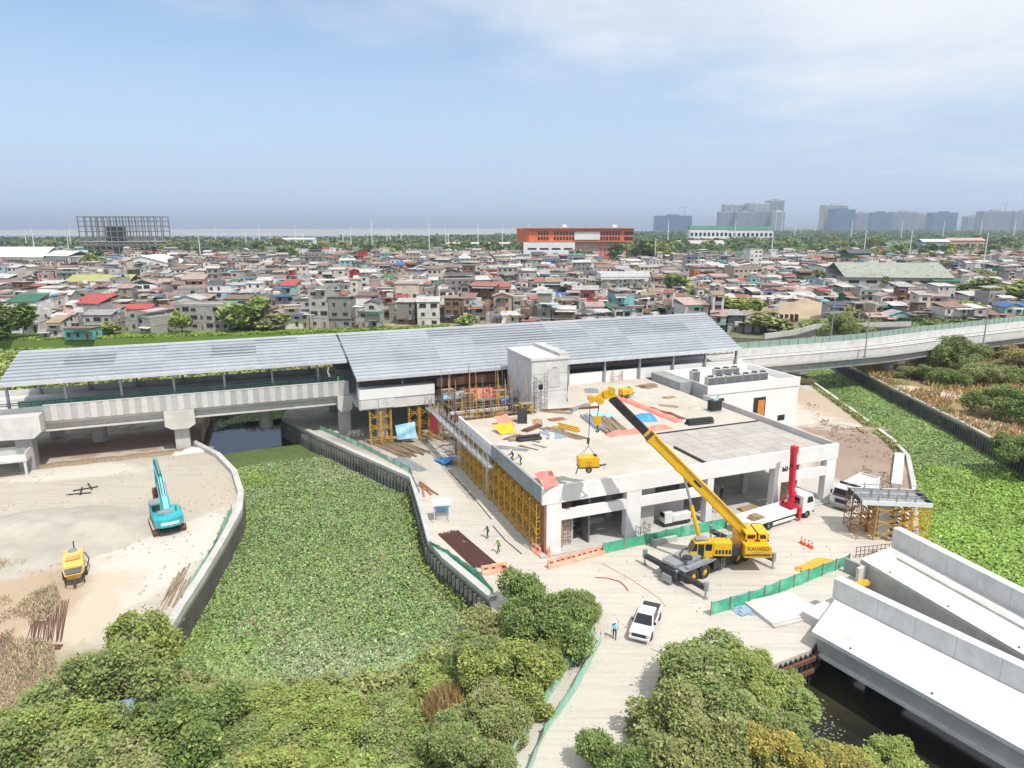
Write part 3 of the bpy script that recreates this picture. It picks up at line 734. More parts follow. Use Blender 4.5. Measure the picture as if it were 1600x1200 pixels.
# ------------------------------------------------------------------ main building
bd = frame('station_building', 'unfinished two level concrete building with open white bays and flat roof deck', 'building')
MB().box(-0.6, 41, -0.6, 30, -0.4, 0.22).build('floor_slab', 'concrete', bd)
MB().box(-0.1, 40.6, 0.35, 30, 6.45, 7.0).build('roof_slab', 'deck_screed', bd)
MB().box(12.2, 40.6, 30.002, 46.3, 6.45, 7.0).build('roof_slab', 'deck_screed', bd)
MB().box(-0.3, 41.0, 0, 0.348, 5.85, 7.8).build('parapet', 'facade_white', bd)
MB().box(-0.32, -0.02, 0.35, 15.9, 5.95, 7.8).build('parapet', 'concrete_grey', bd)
MB().box(-0.34, -0.04, 15.92, 30, 6.15, 7.75).build('parapet', 'facade_white', bd)
MB().box(40.62, 40.96, 0.35, 27.5, 5.85, 7.8).build('parapet', 'concrete', bd)
for i, (a0, a1) in enumerate(((0.25, 2.0), (10.1, 12.0), (21.0, 21.9), (31.0, 32.1), (39.3, 40.85))):
    MB().box(a0, a1, 0.05, 1.0, 0.22, 5.849).build('column', 'facade_white', bd)
MB().box(0.02, 0.24, 0.1, 0.9, 0.22, 5.84).build('edge_former', 'plywood_red', bd)
for a0, a1 in ((2.0, 10.1), (12.0, 21.0), (32.1, 39.3)):
    MB().box(a0 + 0.002, a1 - 0.002, 0.08, 0.5, 3.75, 4.9).build('lintel', 'facade_white', bd)
for b in (6, 12, 18, 24, 30):
    if b in (18, 30): MB().box(-0.3, 0.4, b - 0.4, b + 0.4, -0.2, 5.94).build('column', 'concrete', bd)
    MB().box(40.3, 40.94, b - 0.4, b + 0.4, -0.2, 5.84).build('column', 'facade_white', bd)
    for a in (11, 21.5, 31.5): MB().box(a - 0.4, a + 0.4, b - 0.4, b + 0.4, 0.22, 6.44).build('column', 'concrete', bd)
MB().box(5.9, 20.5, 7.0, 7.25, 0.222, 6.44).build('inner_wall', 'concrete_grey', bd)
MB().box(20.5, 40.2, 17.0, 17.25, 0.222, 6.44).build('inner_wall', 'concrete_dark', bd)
MB().box(2.01, 4.0, 1.2, 1.4, 0.222, 3.7).build('inner_wall', 'concrete', bd)
MB().box(12.3, 14.6, 1.3, 1.5, 0.222, 5.8).build('inner_wall', 'concrete', bd)
MB().box(14.9, 20.4, 3.6, 3.8, 0.222, 2.9).build('inner_wall', 'facade_white', bd)
MB().box(14.9, 20.4, 3.4, 3.56, 2.4, 2.9).build('inner_wall', 'sheet_blue', bd)
MB().box(5.9, 10, 4.8, 6.9, 0.222, 0.9).build('inner_wall', 'concrete', bd)
for b0, b1 in ((0.6, 5.5), (6.5, 11.5), (12.5, 17.5), (18.5, 23.5), (24.5, 29.5)):
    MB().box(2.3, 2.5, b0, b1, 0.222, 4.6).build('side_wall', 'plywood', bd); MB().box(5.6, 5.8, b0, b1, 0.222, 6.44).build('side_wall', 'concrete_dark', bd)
# precast slab planks laid on the right half of the roof deck
plank = MB().box(0, 2.22, 0, 1.42, 7.002, 7.05).mesh('slab_plank', 'concrete_pale')
mat('slab_plank', (0.47, 0.44, 0.40), (0.40, 0.375, 0.34), 0.8, 0.9, rnd=0.07, c3=(0.42, 0.38, 0.33), s3=0.3)
plank.materials[0] = M_['slab_plank']
for i in range(8):
    for j in range(9): place(plank, 'slab_plank', bd, (22.2 + i * 2.27, 0.6 + j * 1.47, 0))
MB().box(21.7, 22.0, 0.9, 8.2, 7.0, 7.25).build('edge_angle', 'steel_black', bd)
MB().box(22, 40.3, 13.9, 14.1, 7.0, 7.16).build('edge_angle', 'steel_dark', bd)
MB().box(36.5, 40.3, 0.5, 0.7, 7.06, 7.2).build('edge_angle', 'steel_dark', bd)
# lift core
tw = frame('lift_core', 'tall pale concrete lift core rising from the roof deck', 'building')
MB().box(12.2, 18.3, 32.3, 42.5, 6.5, 14.6).build('shaft', 'concrete_white', tw)
MB().box(12.0, 18.5, 32.1, 42.7, 14.6, 15.0).build('top_slab', 'concrete_white', tw)
MB().box(16.9, 18.5, 32.25, 42.65, 15.002, 15.5).build('upstand', 'concrete', tw)
for a, z in ((13.4, 10.0), (15.7, 12.5)): MB().box(a, a + 0.7, 32.24, 32.35, z, z + 0.8).build('opening', 'steel_black', tw)
MB().box(14.9, 17.0, 32.23, 32.3, 10.2, 13.2).build('infill_panel', 'concrete', tw)
for z in (9.6, 12.4): MB().box(12.19, 18.31, 32.27, 32.3, z, z + 0.06).build('pour_joint', 'concrete_grey', tw)

# equipment block with the condensers on top
eq = frame('equipment_block', 'white rendered plant room block with an orange door', 'building')
A0, A1, B0, B1 = 43.2, 62.8, 29.6, 43.0
MB().box(A0, A1, B0, B0 + 0.35, -0.1, 8.5).build('wall', 'facade_white', eq)
MB().box(A0, A0 + 0.35, B0 + 0.352, B1, -0.1, 8.5).build('wall', 'concrete', eq)
MB().box(A1 - 0.35, A1, B0 + 0.352, B1, -0.1, 8.5).build('wall', 'facade_white', eq)
MB().box(A0 + 0.352, A1 - 0.352, B1 - 0.35, B1, -0.1, 8.5).build('wall', 'facade_white', eq)
MB().box(A0 + 0.352, A1 - 0.352, B0 + 0.352, B1 - 0.352, 6.9, 7.4).build('roof_slab', 'facade_white', eq)
MB().box(A0 - 0.12, A1 + 0.12, B0 - 0.14, B0 - 0.002, 7.0, 8.62).build('fascia', 'facade_white', eq)
d = MB().box(53.0, 55.6, B0 - 0.06, B0 + 0.1, 1.8, 5.6).build('door', 'steel_black', eq)
MB().box(53.9, 55.3, B0 - 0.16, B0 - 0.07, 1.8, 5.1).build('leaf', 'orange_door', d)
MB().box(58.6, 60.2, B0 - 0.05, B0 + 0.02, 0.9, 1.9).build('window', 'glass', eq)
MB().box(45.2, 46.6, B0 - 0.08, B0 + 0.02, 4.5, 6.2).build('opening', 'steel_black', eq)
MB().box(40.7, 43.19, 34, 43, 6.2, 8.4).build('wall', 'concrete_grey', eq)
# condensers
def condenser():
    r = empty('condenser_unit')
    MB().box(-0.62, 0.62, -0.42, 0.42, 0.1, 1.72).build('casing', 'condenser', r)
    MB().box(-0.66, 0.66, -0.46, 0.46, 1.722, 1.84).build('top_cover', 'condenser', r)
    g = MB()
    for i in range(9): g.box(-0.55 + i * 0.125, -0.5 + i * 0.125, -0.47, -0.425, 0.2, 1.65)
    g.build('grille', 'condenser_grille', r)
    MB().box(-0.58, 0.58, -0.44, -0.422, 0.18, 1.67).build('coil', 'condenser_grille', r)
    MB().cyl((0, 0, 1.842), (0, 0, 1.96), 0.42, 0.42, 14).build('fan_guard', 'steel_dark', r)
    for x in (-0.5, 0.5): MB().box(x - 0.05, x + 0.05, -0.4, 0.4, 0, 0.1).build('foot', 'steel_dark', r)
    return r
cu = condenser(); first = True
for row, (b, us) in enumerate(((31.3, (44.8, 46.7, 48.6, 50.4, 52.3, 54.1, 56.0)), (36.4, (45.4, 50.2, 52.1, 54.0)))):
    for k, a in enumerate(us):
        o = cu if first else copy_tree(cu); first = False
        o.location = WL(a, b, 7.4); o.rotation_euler = (0, 0, TH); o.scale = (1.25, 1.25, 1.25)
        tag(o, ORD[k] + ' beige condenser from the generator side in the ' + ('front' if row == 0 else 'back') + ' row on the plant room roof', 'condenser', 'condensers on the plant room roof')

# ------------------------------------------------------------------ ramp bridges bottom right
def ramp(name, label, p0, d, width, zt, L, wall_h, wall_t, kerb=None, gd=2.0, back=0.0):
    r = empty(name, (p0[0], p0[1], 0), math.atan2(d[1], d[0]), label, 'bridge')
    # x runs along the span, +y is the far (wall) side
    yf = width
    MB().hexa([(0, 0, zt - 0.35), (L, 0, zt - 0.35), (L, yf, zt - 0.35), (-back, yf, zt - 0.35), (0, 0, zt), (L, 0, zt), (L, yf, zt), (-back, yf, zt)]).build('deck', 'concrete_white', r)
    s = MB().prism([(0.25, zt - 0.352), (yf - 0.2, zt - 0.352), (yf - 0.8, zt - gd), (0.7, zt - gd)], 'x', 0.3, L).build('box_girder', 'concrete', r)
    MB().box(0.2, L, 0.35, 0.75, zt - gd - 0.22, zt - gd - 0.002).build('soffit_flange', 'concrete_white', r)
    MB().box(-back, L, yf - wall_t, yf, zt + 0.002, zt + wall_h).build('parapet_wall', 'concrete_white', r)
    for i in range(int(L / 3.2)):
        x = 1.8 + i * 3.2; MB().box(x, x + 0.03, yf - wall_t - 0.004, yf - wall_t - 0.001, zt + 0.05, zt + wall_h - 0.02).build('form_joint', 'concrete_grey', r)
        MB().box(x, x + 0.03, yf - wall_t, yf, zt + wall_h + 0.001, zt + wall_h + 0.004).build('form_joint', 'concrete', r)
        MB().box(x, x + 0.05, 0.05, yf - wall_t - 0.05, zt + 0.001, zt + 0.004).build('deck_joint', 'concrete', r)
        if i % 2 == 0: MB().cyl((x + 1.4, 0.5, zt), (x + 1.4, 0.5, zt + 0.12), 0.07, 0.07, 6).build('lifting_eye', 'rust_steel', r)
    if kerb: MB().box(0.0, L, 0.002, 0.5, -2.6, zt - 0.352).build('edge_girder', 'concrete', r); MB().box(1.2, L, kerb, kerb + 0.5, zt + 0.002, zt + 0.22).build('kerb', 'concrete', r)
    return r
p1 = G(1268, 986, 1.5); p2 = G(1345, 873, 1.6)
n1d = (G(1600, 1172, 1.5) - p1).to_2d().normalized(); n2d = (G(1600, 1023, 1.6) - p2).to_2d().normalized()
ramp('bridge_ramp', 'near white concrete bridge ramp over dark open water', p1, n1d, 7.3, 1.5, 46, 1.9, 0.95, back=2.4)
ramp('bridge_ramp', 'farther white concrete bridge ramp with kerb beside the scaffold tower', p2, n2d, 6.4, 1.6, 52, 2.0, 0.95, 3.4, gd=2.6, back=1.5)
ab = empty('bridge_abutment', G(1290, 985), math.atan2(n1d.y, n1d.x), 'concrete abutment block under the near bridge ramp', 'abutment')
MB().box(-3.2, 1.4, 0.6, 6.4, -3.5, -0.75).build('block', 'concrete', ab)
MB().box(-2.2, -0.02, -0.4, 7.6, -0.7, 0.9).build('seat', 'concrete_pale', ab)
pp = empty('bridge_pier', G(1375, 1060, -2.5), math.atan2(n1d.y, n1d.x), 'grey river pier standing in the shade under the near ramp', 'pier')
MB().box(-0.9, 0.9, -0.5, 4.5, -1, 1.7).build('shaft', 'concrete', pp)
MB().box(-1.2, 1.2, -0.9, 4.9, 1.702, 1.95).build('cap', 'concrete', pp)
wb = empty('wing_wall', G(1326, 897, 0), math.atan2(n1d.y, n1d.x), 'short grey concrete wing wall between the two ramps', 'wall')
MB().box(-0.6, 1.5, 0, 0.3, 0, 1.5).build('panel', 'concrete_grey', wb); MB().box(1.2, 1.5, -0.8, -0.002, 0, 1.5).build('return', 'concrete_pale', wb)
sl = empty('floor_slab', G(1225, 955, 0), 0.35, 'bare white concrete slab laid between green fence and ramp', 'slab')
MB().box(-2.8, 2.6, -1.7, 2.2, 0, 0.35).build('slab', 'concrete_pale', sl); MB().box(-2.8, 2.6, -2.0, -1.702, 0, 0.2).build('edge', 'concrete', sl)
sp = empty('sheet_pile_wall', (0, 0, 0), 0, 'rusty braced sheet pile wall above the open water', 'wall')
for p_, d_ in along(PRIGHT[9:13], 0.55):
    q_ = p_ + Vector((-d_.y, d_.x)) * 0.14; MB().bar((q_.x, q_.y, -3.5), (q_.x, q_.y, -0.25), 0.16, 0.3).build('pile', 'steel_dark', sp)
for z_ in (-1.9, -0.75): strip(MB(), offs(PRIGHT[9:12], 0.26), 0.25, z_, z_ + 0.32, 1).build('waler', 'rust', sp)
# ------------------------------------------------------------------ wheels
def wheel(root, x, y, r, w, rim='paint_yellow', side=-1, z=None):
    """wheel with its axle along local y"""
    z = r if z is None else z
    t = MB(); t.smooth = False
    n = 18; prof = [(r * 0.56, -w / 2), (r * 0.93, -w / 2), (r, -w * 0.36), (r, w * 0.36), (r * 0.93, w / 2), (r * 0.56, w / 2)]
    def make():
        mb = MB()
        for i in range(n):
            for k in range(len(prof)):
                mb.v.append((prof[k][0] * math.cos(2 * math.pi * i / n), prof[k][1], prof[k][0] * math.sin(2 * math.pi * i / n)))
        m_ = len(prof)
        for i in range(n):
            j = (i + 1) % n
            for k in range(m_): mb.face((i * m_ + k, i * m_ + (k + 1) % m_, j * m_ + (k + 1) % m_, j * m_ + k))
        return mb.mesh('wheel', 'tyre')
    def rimm():
        mb = MB(); mb.cyl((0, -w * 0.2, 0), (0, w * 0.2, 0), r * 0.57, r * 0.57, n)
        mb.cyl((0, -w * 0.34, 0), (0, w * 0.34, 0), r * 0.24, r * 0.24, 10)
        for i in range(6):
            a = i * math.pi / 3
            mb.cyl((r * 0.38 * math.cos(a), -w * 0.26, r * 0.38 * math.sin(a)), (r * 0.38 * math.cos(a), w * 0.26, r * 0.38 * math.sin(a)), r * 0.05, r * 0.05, 5)
        return mb.mesh('rim', rim)
    o = place(cached(('wh', r, w), make), 'wheel', root, (x, y, z))
    place(cached(('rim', r, w, rim), rimm), 'rim', o)
    return o
def text(s, size, m, root, loc, rot, name='lettering', ext=0.008):
    c = bpy.data.curves.new(name, 'FONT'); c.body = s; c.size = size; c.align_x = 'CENTER'; c.align_y = 'CENTER'; c.extrude = ext
    o = bpy.data.objects.new(name, c); COL.objects.link(o)
    me = bpy.data.meshes.new_from_object(o.evaluated_get(bpy.context.evaluated_depsgraph_get())); bpy.data.objects.remove(o); me.materials.clear(); me.materials.append(M_[m]); return place(me, name, root, loc, rot)

# ------------------------------------------------------------------ rough terrain crane
cr = empty('mobile_crane', (20.6, 65.4, 0), 0, 'large yellow mobile crane with raised telescopic boom on grey outriggers', 'crane')
CH = Matrix.Rotation(R(34.3), 4, 'Z')
def chs(mb, name, m, bevel=0.0, parent=None):
    o = MB(); o.mats = []; k = MB(); k.add(mb, CH); return k.build(name, m, parent or cr, bevel=bevel)
chs(MB().box(-5.9, 6.2, -0.75, 0.75, 0.75, 1.5), 'chassis', 'steel_grey', 0.04)
chs(MB().box(-5.4, -0.6, -1.45, 1.45, 1.5, 1.72), 'front_deck', 'steel_grey', 0.03)
chs(MB().prism([(-4.9, 1.72), (-4.9, 1.95), (-1.6, 2.0), (-1.2, 1.72)], 'y', -1.5, -1.05), 'mudguard', 'steel_grey')
chs(MB().prism([(-4.9, 1.72), (-4.9, 1.95), (-1.6, 2.0), (-1.2, 1.72)], 'y', 1.05, 1.5), 'mudguard', 'steel_grey')
chs(MB().box(-4.4, -2.4, -0.95, 0.9, 1.722, 2.35), 'engine_cover', 'steel_grey', 0.08)
chs(MB().cyl((-4.0, -0.55, 2.35), (-4.0, -0.55, 2.5), 0.5, 0.5, 16), 'radiator_fan', 'steel_dark')
chs(MB().box(-5.8, -4.5, -0.6, 1.2, 1.722, 2.1), 'toolbox', 'galvanised', 0.04)
chs(MB().box(-2.2, -0.9, 0.3, 1.35, 1.722, 2.2), 'fuel_tank', 'steel_dark', 0.05)
chs(MB().box(-6.15, -5.92, -0.9, 0.9, 0.7, 1.6), 'front_bumper', 'steel_dark')
chs(MB().box(-1.0, 2.3, -1.5, 1.5, 0.55, 1.62), 'side_box', 'steel_dark', 0.03)
chs(MB().box(2.3, 6.1, -1.4, 1.4, 1.5, 1.7), 'rear_deck', 'steel_grey', 0.03)
for x in (-5.25, 5.2):
    b = chs(MB().box(x - 0.24, x + 0.24, -3.95, 3.95, 0.85, 1.3), 'outrigger_beam', 'steel_dark', 0.02)
    chs(MB().box(x - 0.42, x + 0.42, -1.6, 1.6, 0.78, 1.42), 'outrigger_box', 'steel_dark', 0.02)
    for y in (-4.05, 4.05):
        j = MB(); j.box(x - 0.2, x + 0.2, y - 0.16, y + 0.16, 0.8, 1.75)
        jo = chs(j, 'outrigger_jack', 'steel_grey'); k = MB(); k.cyl((x, y, 0.1), (x, y, 0.82), 0.09, 0.09, 8)
        chs(k, 'ram', 'galvanised', parent=jo); k = MB(); k.cyl((x, y, 0), (x, y, 0.1), 0.3, 0.24, 12); chs(k, 'pad', 'steel_grey', parent=jo)
for x in (-3.95, -2.25, 3.0, 4.35):
    for s in (-1, 1):
        p = CH @ Vector((x, 1.28 * s, 0.72)); o = wheel(cr, p.x, p.y, 0.72, 0.5, z=p.z); o.rotation_euler.z = R(34.3)
# upper works, turned towards the building
U = cr
MB().cyl((1.2, 0.6, 1.6), (1.2, 0.6, 2.0), 1.15, 1.15, 20).build('slew_ring', 'steel_dark', U)
MB().box(-1.2, 4.9, -0.5, 1.7, 2.0, 2.35).build('turntable', 'paint_yellow', U, bevel=0.04)
cab = MB().prism([(-2.55, 1.95), (-2.5, 2.55), (-2.05, 3.55), (-0.45, 3.75), (-0.2, 3.6), (-0.2, 1.95)], 'y', -1.85, -0.6).build('cab', 'paint_yellow', U, bevel=0.06)
MB().box(-1.75, -1.12, -1.88, -1.851, 2.1, 3.45).build('door_opening', 'steel_black', cab)
MB().box(-1.0, -0.35, -1.885, -1.851, 2.75, 3.45).build('window', 'glass', cab)
MB().prism([(-2.44, 2.68), (-2.07, 3.48), (-1.84, 3.5), (-1.84, 2.68)], 'y', -1.88, -1.851).build('window', 'glass', cab)
MB().hexa([(-2.51, -1.75, 2.62), (-2.46, -1.75, 2.62), (-2.46, -0.7, 2.62), (-2.51, -0.7, 2.62), (-2.13, -1.75, 3.45), (-2.06, -1.75, 3.45), (-2.06, -0.7, 3.45), (-2.13, -0.7, 3.45)]).build('windscreen', 'glass', cab)
MB().box(-1.9, -0.6, -1.6, -0.8, 3.74, 3.84).build('roof_hatch', 'steel_grey', cab)
MB().box(-0.15, 1.75, -1.75, -0.52, 2.05, 3.55).build('engine_housing', 'paint_yellow', U, bevel=0.08)
MB().box(1.78, 3.0, -0.9, -0.3, 2.0, 3.0).build('hydraulic_block', 'rust', U)
MB().box(1.9, 2.6, -1.3, -0.9, 1.9, 2.7).build('hydraulic_block', 'steel_dark', U)
cwt = MB().prism([(3.05, 1.85), (3.05, 3.25), (5.55, 3.25), (5.85, 2.9), (5.85, 1.85)], 'y', -1.75, 2.4).build('counterweight', 'paint_yellow', U, bevel=0.07)
MB().box(3.05, 5.7, -1.82, -1.752, 2.15, 2.3).build('trim', 'rust', cwt)
text('KAVASO', 0.56, 'steel_black', cwt, (4.4, -1.757, 2.85), (R(90), 0, 0))
MB().box(3.9, 4.9, -1.756, -1.752, 2.42, 2.46).build('lettering', 'steel_dark', cwt)
for x in (3.35, 4.65):
    f = MB()
    f.prism([(x, 3.26), (x, 4.15), (x + 1.1, 4.15), (x + 1.1, 3.26)], 'y', 1.5, 1.62); f.box(x, x + 1.1, -0.9, -0.78, 3.26, 3.5); f.box(x, x + 0.16, -0.9, 1.5, 3.26, 3.45); f.box(x + 0.94, x + 1.1, -0.9, 1.5, 3.26, 3.45)
    f.box(x, x + 1.1, -0.9, 1.62, 4.0, 4.15); f.box(x, x + 0.14, -0.9, -0.78, 3.5, 4.0); f.box(x + 0.96, x + 1.1, -0.9, -0.78, 3.5, 4.0)
    wf = f.build('winch_frame', 'paint_yellow', U); MB().cyl((x + 0.55, -0.7, 3.65), (x + 0.55, 1.4, 3.65), 0.33, 0.33, 14).build('drum', 'rust_steel', wf)
foot = Vector((4.3, 0.75, 3.1)); tip = Vector((-10.7, 1.85, 18.0)); bd_ = tip - foot
def along_boom(t0, t1, w, h, name, m, parent=U, dz=0.0):
    up = Vector((0, 0, dz)); mb = MB(); p, q = foot + bd_ * t0 + up, foot + bd_ * t1 + up
    d = (q - p).normalized(); r = d.cross(Vector((0, 0, 1))).normalized(); t = r.cross(d).normalized()
    prof = [(-w / 2, -h * 0.36), (-w * 0.3, -h / 2), (w * 0.3, -h / 2), (w / 2, -h * 0.36), (w / 2, h / 2), (-w / 2, h / 2)]
    k = len(mb.v); n = len(prof)
    for c in (p, q): mb.v += [tuple(c + r * a + t * b) for a, b in prof]
    mb.face(tuple(range(n))); mb.face(tuple(n + i for i in reversed(range(n))))
    for i in range(n): mb.face((i, n + i, n + (i + 1) % n, (i + 1) % n))
    return mb.build(name, m, parent)
bm_ = along_boom(-0.05, 0.70, 0.84, 1.08, 'boom_base', 'paint_yellow')
along_boom(0.695, 0.715, 0.96, 1.22, 'collar', 'paint_yellow', bm_)
s1 = along_boom(0.71, 0.735, 0.78, 1.0, 'boom_section', 'rust_steel'); along_boom(0.735, 0.75, 0.74, 0.95, 'boom_section', 'scaffold_yellow')
bs = along_boom(0.745, 0.985, 0.66, 0.84, 'boom_section', 'steel_black')
along_boom(0.50, 0.53, 0.92, 0.8, 'clamp', 'paint_yellow', bm_, -0.25)
hd = MB(); t_ = tip
hd.bar(t_ + Vector((0.5, 0, 0.45)), t_ + Vector((-0.6, 0, 0.1)), 0.8, 0.9); hd.bar(t_ + Vector((-0.5, 0, 0.1)), t_ + Vector((-1.5, 0, -0.4)), 0.5, 0.6)
hd.bar(t_ + Vector((-1.4, 0, -0.4)), t_ + Vector((-2.0, 0, -0.2)), 0.4, 0.25)
ho = hd.build('boom_head', 'paint_yellow', U)
for dx, dz in ((0.2, 0.6), (-0.95, -0.5), (-1.85, -0.3)):
    MB().cyl(t_ + Vector((dx, -0.45, dz)), t_ + Vector((dx, 0.45, dz)), 0.36, 0.36, 14).build('sheave', 'scaffold_yellow', ho)
cy0 = Vector((-0.9, 0.2, 2.5)); cy1 = foot + bd_ * 0.47 + Vector((0, -0.1, -0.7))
lc = MB().cyl(cy0, cy0.lerp(cy1, 0.58), 0.22, 0.22, 12).build('lift_cylinder', 'paint_yellow', U)
MB().cyl(cy0.lerp(cy1, 0.58), cy1, 0.13, 0.13, 10).build('ram', 'galvanised', lc)
CPX = Vector((-12.7, 1.85, 0))           # where the load hangs
rp = MB(); rp.cyl((CPX.x + 0.05, 1.85, 17.6), (CPX.x + 0.0, 1.85, 12.6), 0.035, 0.035, 5)
for dy in (-0.14, 0.14): rp.cyl((-11.75, 1.85 + dy, 17.3), (-11.85, 1.85 + dy, 15.9), 0.025, 0.025, 5)
rp.build('hoist_rope', 'steel_dark', U)
hk = MB(); hk.cyl((-11.85, 1.62, 15.5), (-11.85, 2.08, 15.5), 0.42, 0.42, 14); hk.box(-12.1, -11.6, 1.6, 2.1, 14.95, 15.5)
h2 = hk.build('hook_block', 'paint_yellow', U)
hm = MB(); hm.tube([(-11.85, 1.85, 14.95), (-11.85, 1.85, 14.55), (-11.65, 1.85, 14.35), (-11.78, 1.85, 14.15), (-12.0, 1.85, 14.25)], 0.07, 6); hm.build('hook', 'steel_black', h2)
MB().cyl((CPX.x - 0.05, 1.85, 12.9), (CPX.x - 0.02, 1.85, 13.5), 0.13, 0.16, 8).build('headache_ball', 'rust_steel', U)

# hoses, rails and small fittings of the crane
hs = MB()
for dy in (-0.5, 0.5):
    hs.tube([foot + bd_ * 0.02 + Vector((0, dy, 0.5)), foot + bd_ * 0.25 + Vector((0, dy, 0.55)), foot + bd_ * 0.45 + Vector((0, dy, 0.5)), foot + bd_ * 0.69 + Vector((0, dy, 0.52))], 0.035, 5)
hs.tube([(1.9, -1.0, 2.9), (1.4, -0.7, 3.7), (0.4, -0.3, 3.5), (-0.6, 0.1, 2.7)], 0.05, 5); hs.build('hoses', 'steel_black', U)
hr_ = MB()
for x in (-0.1, 0.8, 1.7): hr_.bar((x, -0.6, 3.55), (x, -0.6, 4.2), 0.04)
hr_.bar((-0.1, -0.6, 4.2), (1.7, -0.6, 4.2), 0.04); hr_.build('handrail', 'galvanised', U)
ld = MB()
for x in (0.1, 0.55): ld.bar((x, -1.55, 0.3), (x, -1.55, 1.7), 0.05)
for z in (0.5, 0.8, 1.1, 1.4): ld.bar((0.1, -1.55, z), (0.55, -1.55, z), 0.05)
chs(ld, 'ladder', 'galvanised')
gr_ = MB()
for i in range(5): gr_.box(0.05 + i * 0.34, 0.3 + i * 0.34, -1.765, -1.752, 2.3, 2.75)
gr_.build('louvre', 'steel_dark', U)
cb_ = MB(); cb_.tube([CH @ Vector((-4.6, -0.4, 2.1)), CH @ Vector((-4.2, 0.3, 2.5)), CH @ Vector((-3.0, 0.9, 2.45)), CH @ Vector((-1.8, 0.8, 2.3))], 0.06, 5); cb_.tube([CH @ Vector((-5.6, 0.9, 1.8)), CH @ Vector((-4.6, 1.2, 2.0)), CH @ Vector((-3.2, 1.1, 1.9))], 0.05, 5); cb_.build('cables', 'steel_black', U)
MB().cyl(CH @ Vector((-2.3, -0.6, 2.35)), CH @ Vector((-2.3, -0.6, 3.0)), 0.08, 0.08, 8).build('exhaust', 'rust', U)
chs(MB().box(-6.45, -6.17, -0.55, 0.55, 0.3, 1.0), 'hook_rack', 'steel_grey')
mk = along_boom(0.36, 0.41, 0.86, 0.3, 'boom_marking', 'steel_dark', bm_, 0.05)

# ------------------------------------------------------------------ towable compressor
def compressor(name, label, loc, rz_, group=None):
    r = empty(name, loc, rz_, label, 'compressor', group)
    MB().prism([(-1.05, 0.55), (-1.1, 1.45), (-0.98, 1.62), (0.98, 1.62), (1.08, 1.45), (1.02, 0.55)], 'y', -0.62, 0.62).build('canopy', 'paint_yellow', r, bevel=0.04)
    MB().box(-1.08, 1.05, -0.64, 0.64, 0.47, 0.55).build('base_frame', 'steel_black', r)
    for x in (-0.85, 0.02): MB().box(x, x + 0.8, -0.645, -0.622, 0.65, 1.35).build('side_door', 'paint_yellow', r)
    mk = MB()
    for z in (1.12, 1.0, 0.78): mk.box(-0.35, 0.25, -0.65, -0.646, z, z + 0.035)
    mk.build('lettering', 'scaffold_brown', r)
    MB().box(0.6, 0.9, -0.3, 0.3, 1.622, 1.7).build('exhaust_cover', 'steel_dark', r)
    for y in (-0.7, 0.7): wheel(r, -0.1, y, 0.33, 0.2, 'galvanised')
    db = MB(); db.bar((0.95, -0.3, 0.5), (1.75, 0, 0.52), 0.08); db.bar((0.95, 0.3, 0.5), (1.75, 0, 0.52), 0.08); db.bar((1.6, 0, 0.55), (2.0, 0, 0.6), 0.09); db.build('drawbar', 'steel_dark', r)
    MB().bar((1.75, 0, -0.05), (1.75, 0, 0.75), 0.06).build('jockey_leg', 'steel_grey', r)
    MB().bar((-1.15, -0.5, 0.75), (-1.4, -0.5, -0.1), 0.09).build('rear_prop', 'steel_dark', r)
    return r
cl_ = compressor('air_compressor', 'yellow towable compressor hanging from the crane rope above the roof edge', (20.6 + CPX.x, 65.4 + 1.85, 9.95), R(9))
sl_ = MB()
for x, y in ((-0.8, -0.4), (-0.8, 0.4), (0.8, -0.4), (0.8, 0.4)): sl_.cyl((x, y, 1.6), (0, 0, 2.7), 0.02, 0.02, 4)
sl_.build('sling', 'steel_dark', cl_)
q = WL(*GL(977, 621, 7.0), 7.0); compressor('air_compressor', 'yellow compressor parked on the roof deck beside salmon tarpaulins', q, TH + 0.2)

# ------------------------------------------------------------------ flatbed lorry with red loader crane
ft = empty('flatbed_lorry', (28.4, 74.5, 0), R(30), 'white flatbed lorry with upright red loader crane', 'lorry')
MB().box(-2.4, 9.0, -0.45, 0.45, 0.7, 1.0).build('chassis', 'steel_dark', ft)
MB().box(-2.7, 6.0, -1.22, 1.22, 1.05, 1.22).build('bed', 'paint_white', ft)
for y in (-1.24, 1.2):
    for x in (-2.68, 0.22, 3.12): MB().box(x, x + 2.86, y, y + 0.06, 1.222, 1.72).build('drop_side', 'paint_white', ft)
MB().box(-2.76, -2.7, -1.2, 1.2, 1.05, 1.7).build('tail_board', 'paint_white', ft)
MB().box(2.0, 5.9, -1.2, -1.1, 0.45, 0.75).build('side_guard', 'paint_white', ft)
cb = MB().prism([(7.15, 0.75), (7.15, 2.95), (8.9, 3.0), (9.35, 2.1), (9.4, 0.75)], 'y', -1.2, 1.2).build('cab', 'paint_white', ft, bevel=0.07)
MB().hexa([(9.36, -1.05, 2.05), (9.42, -1.05, 2.05), (9.42, 1.05, 2.05), (9.36, 1.05, 2.05), (8.97, -1.05, 2.85), (9.03, -1.05, 2.85), (9.03, 1.05, 2.85), (8.97, 1.05, 2.85)]).build('windscreen', 'glass', cb)
for y in (-1.225, 1.2): MB().prism([(7.9, 2.0), (7.95, 2.75), (8.75, 2.75), (9.05, 2.0)], 'y', y, y + 0.025).build('side_window', 'glass', cb)
MB().box(9.38, 9.5, -1.15, 1.15, 0.5, 0.95).build('bumper', 'steel_grey', cb)
for y in (-0.95, 0.75): MB().box(9.41, 9.46, y, y + 0.25, 1.1, 1.3).build('headlight', 'lamp_glass', cb)
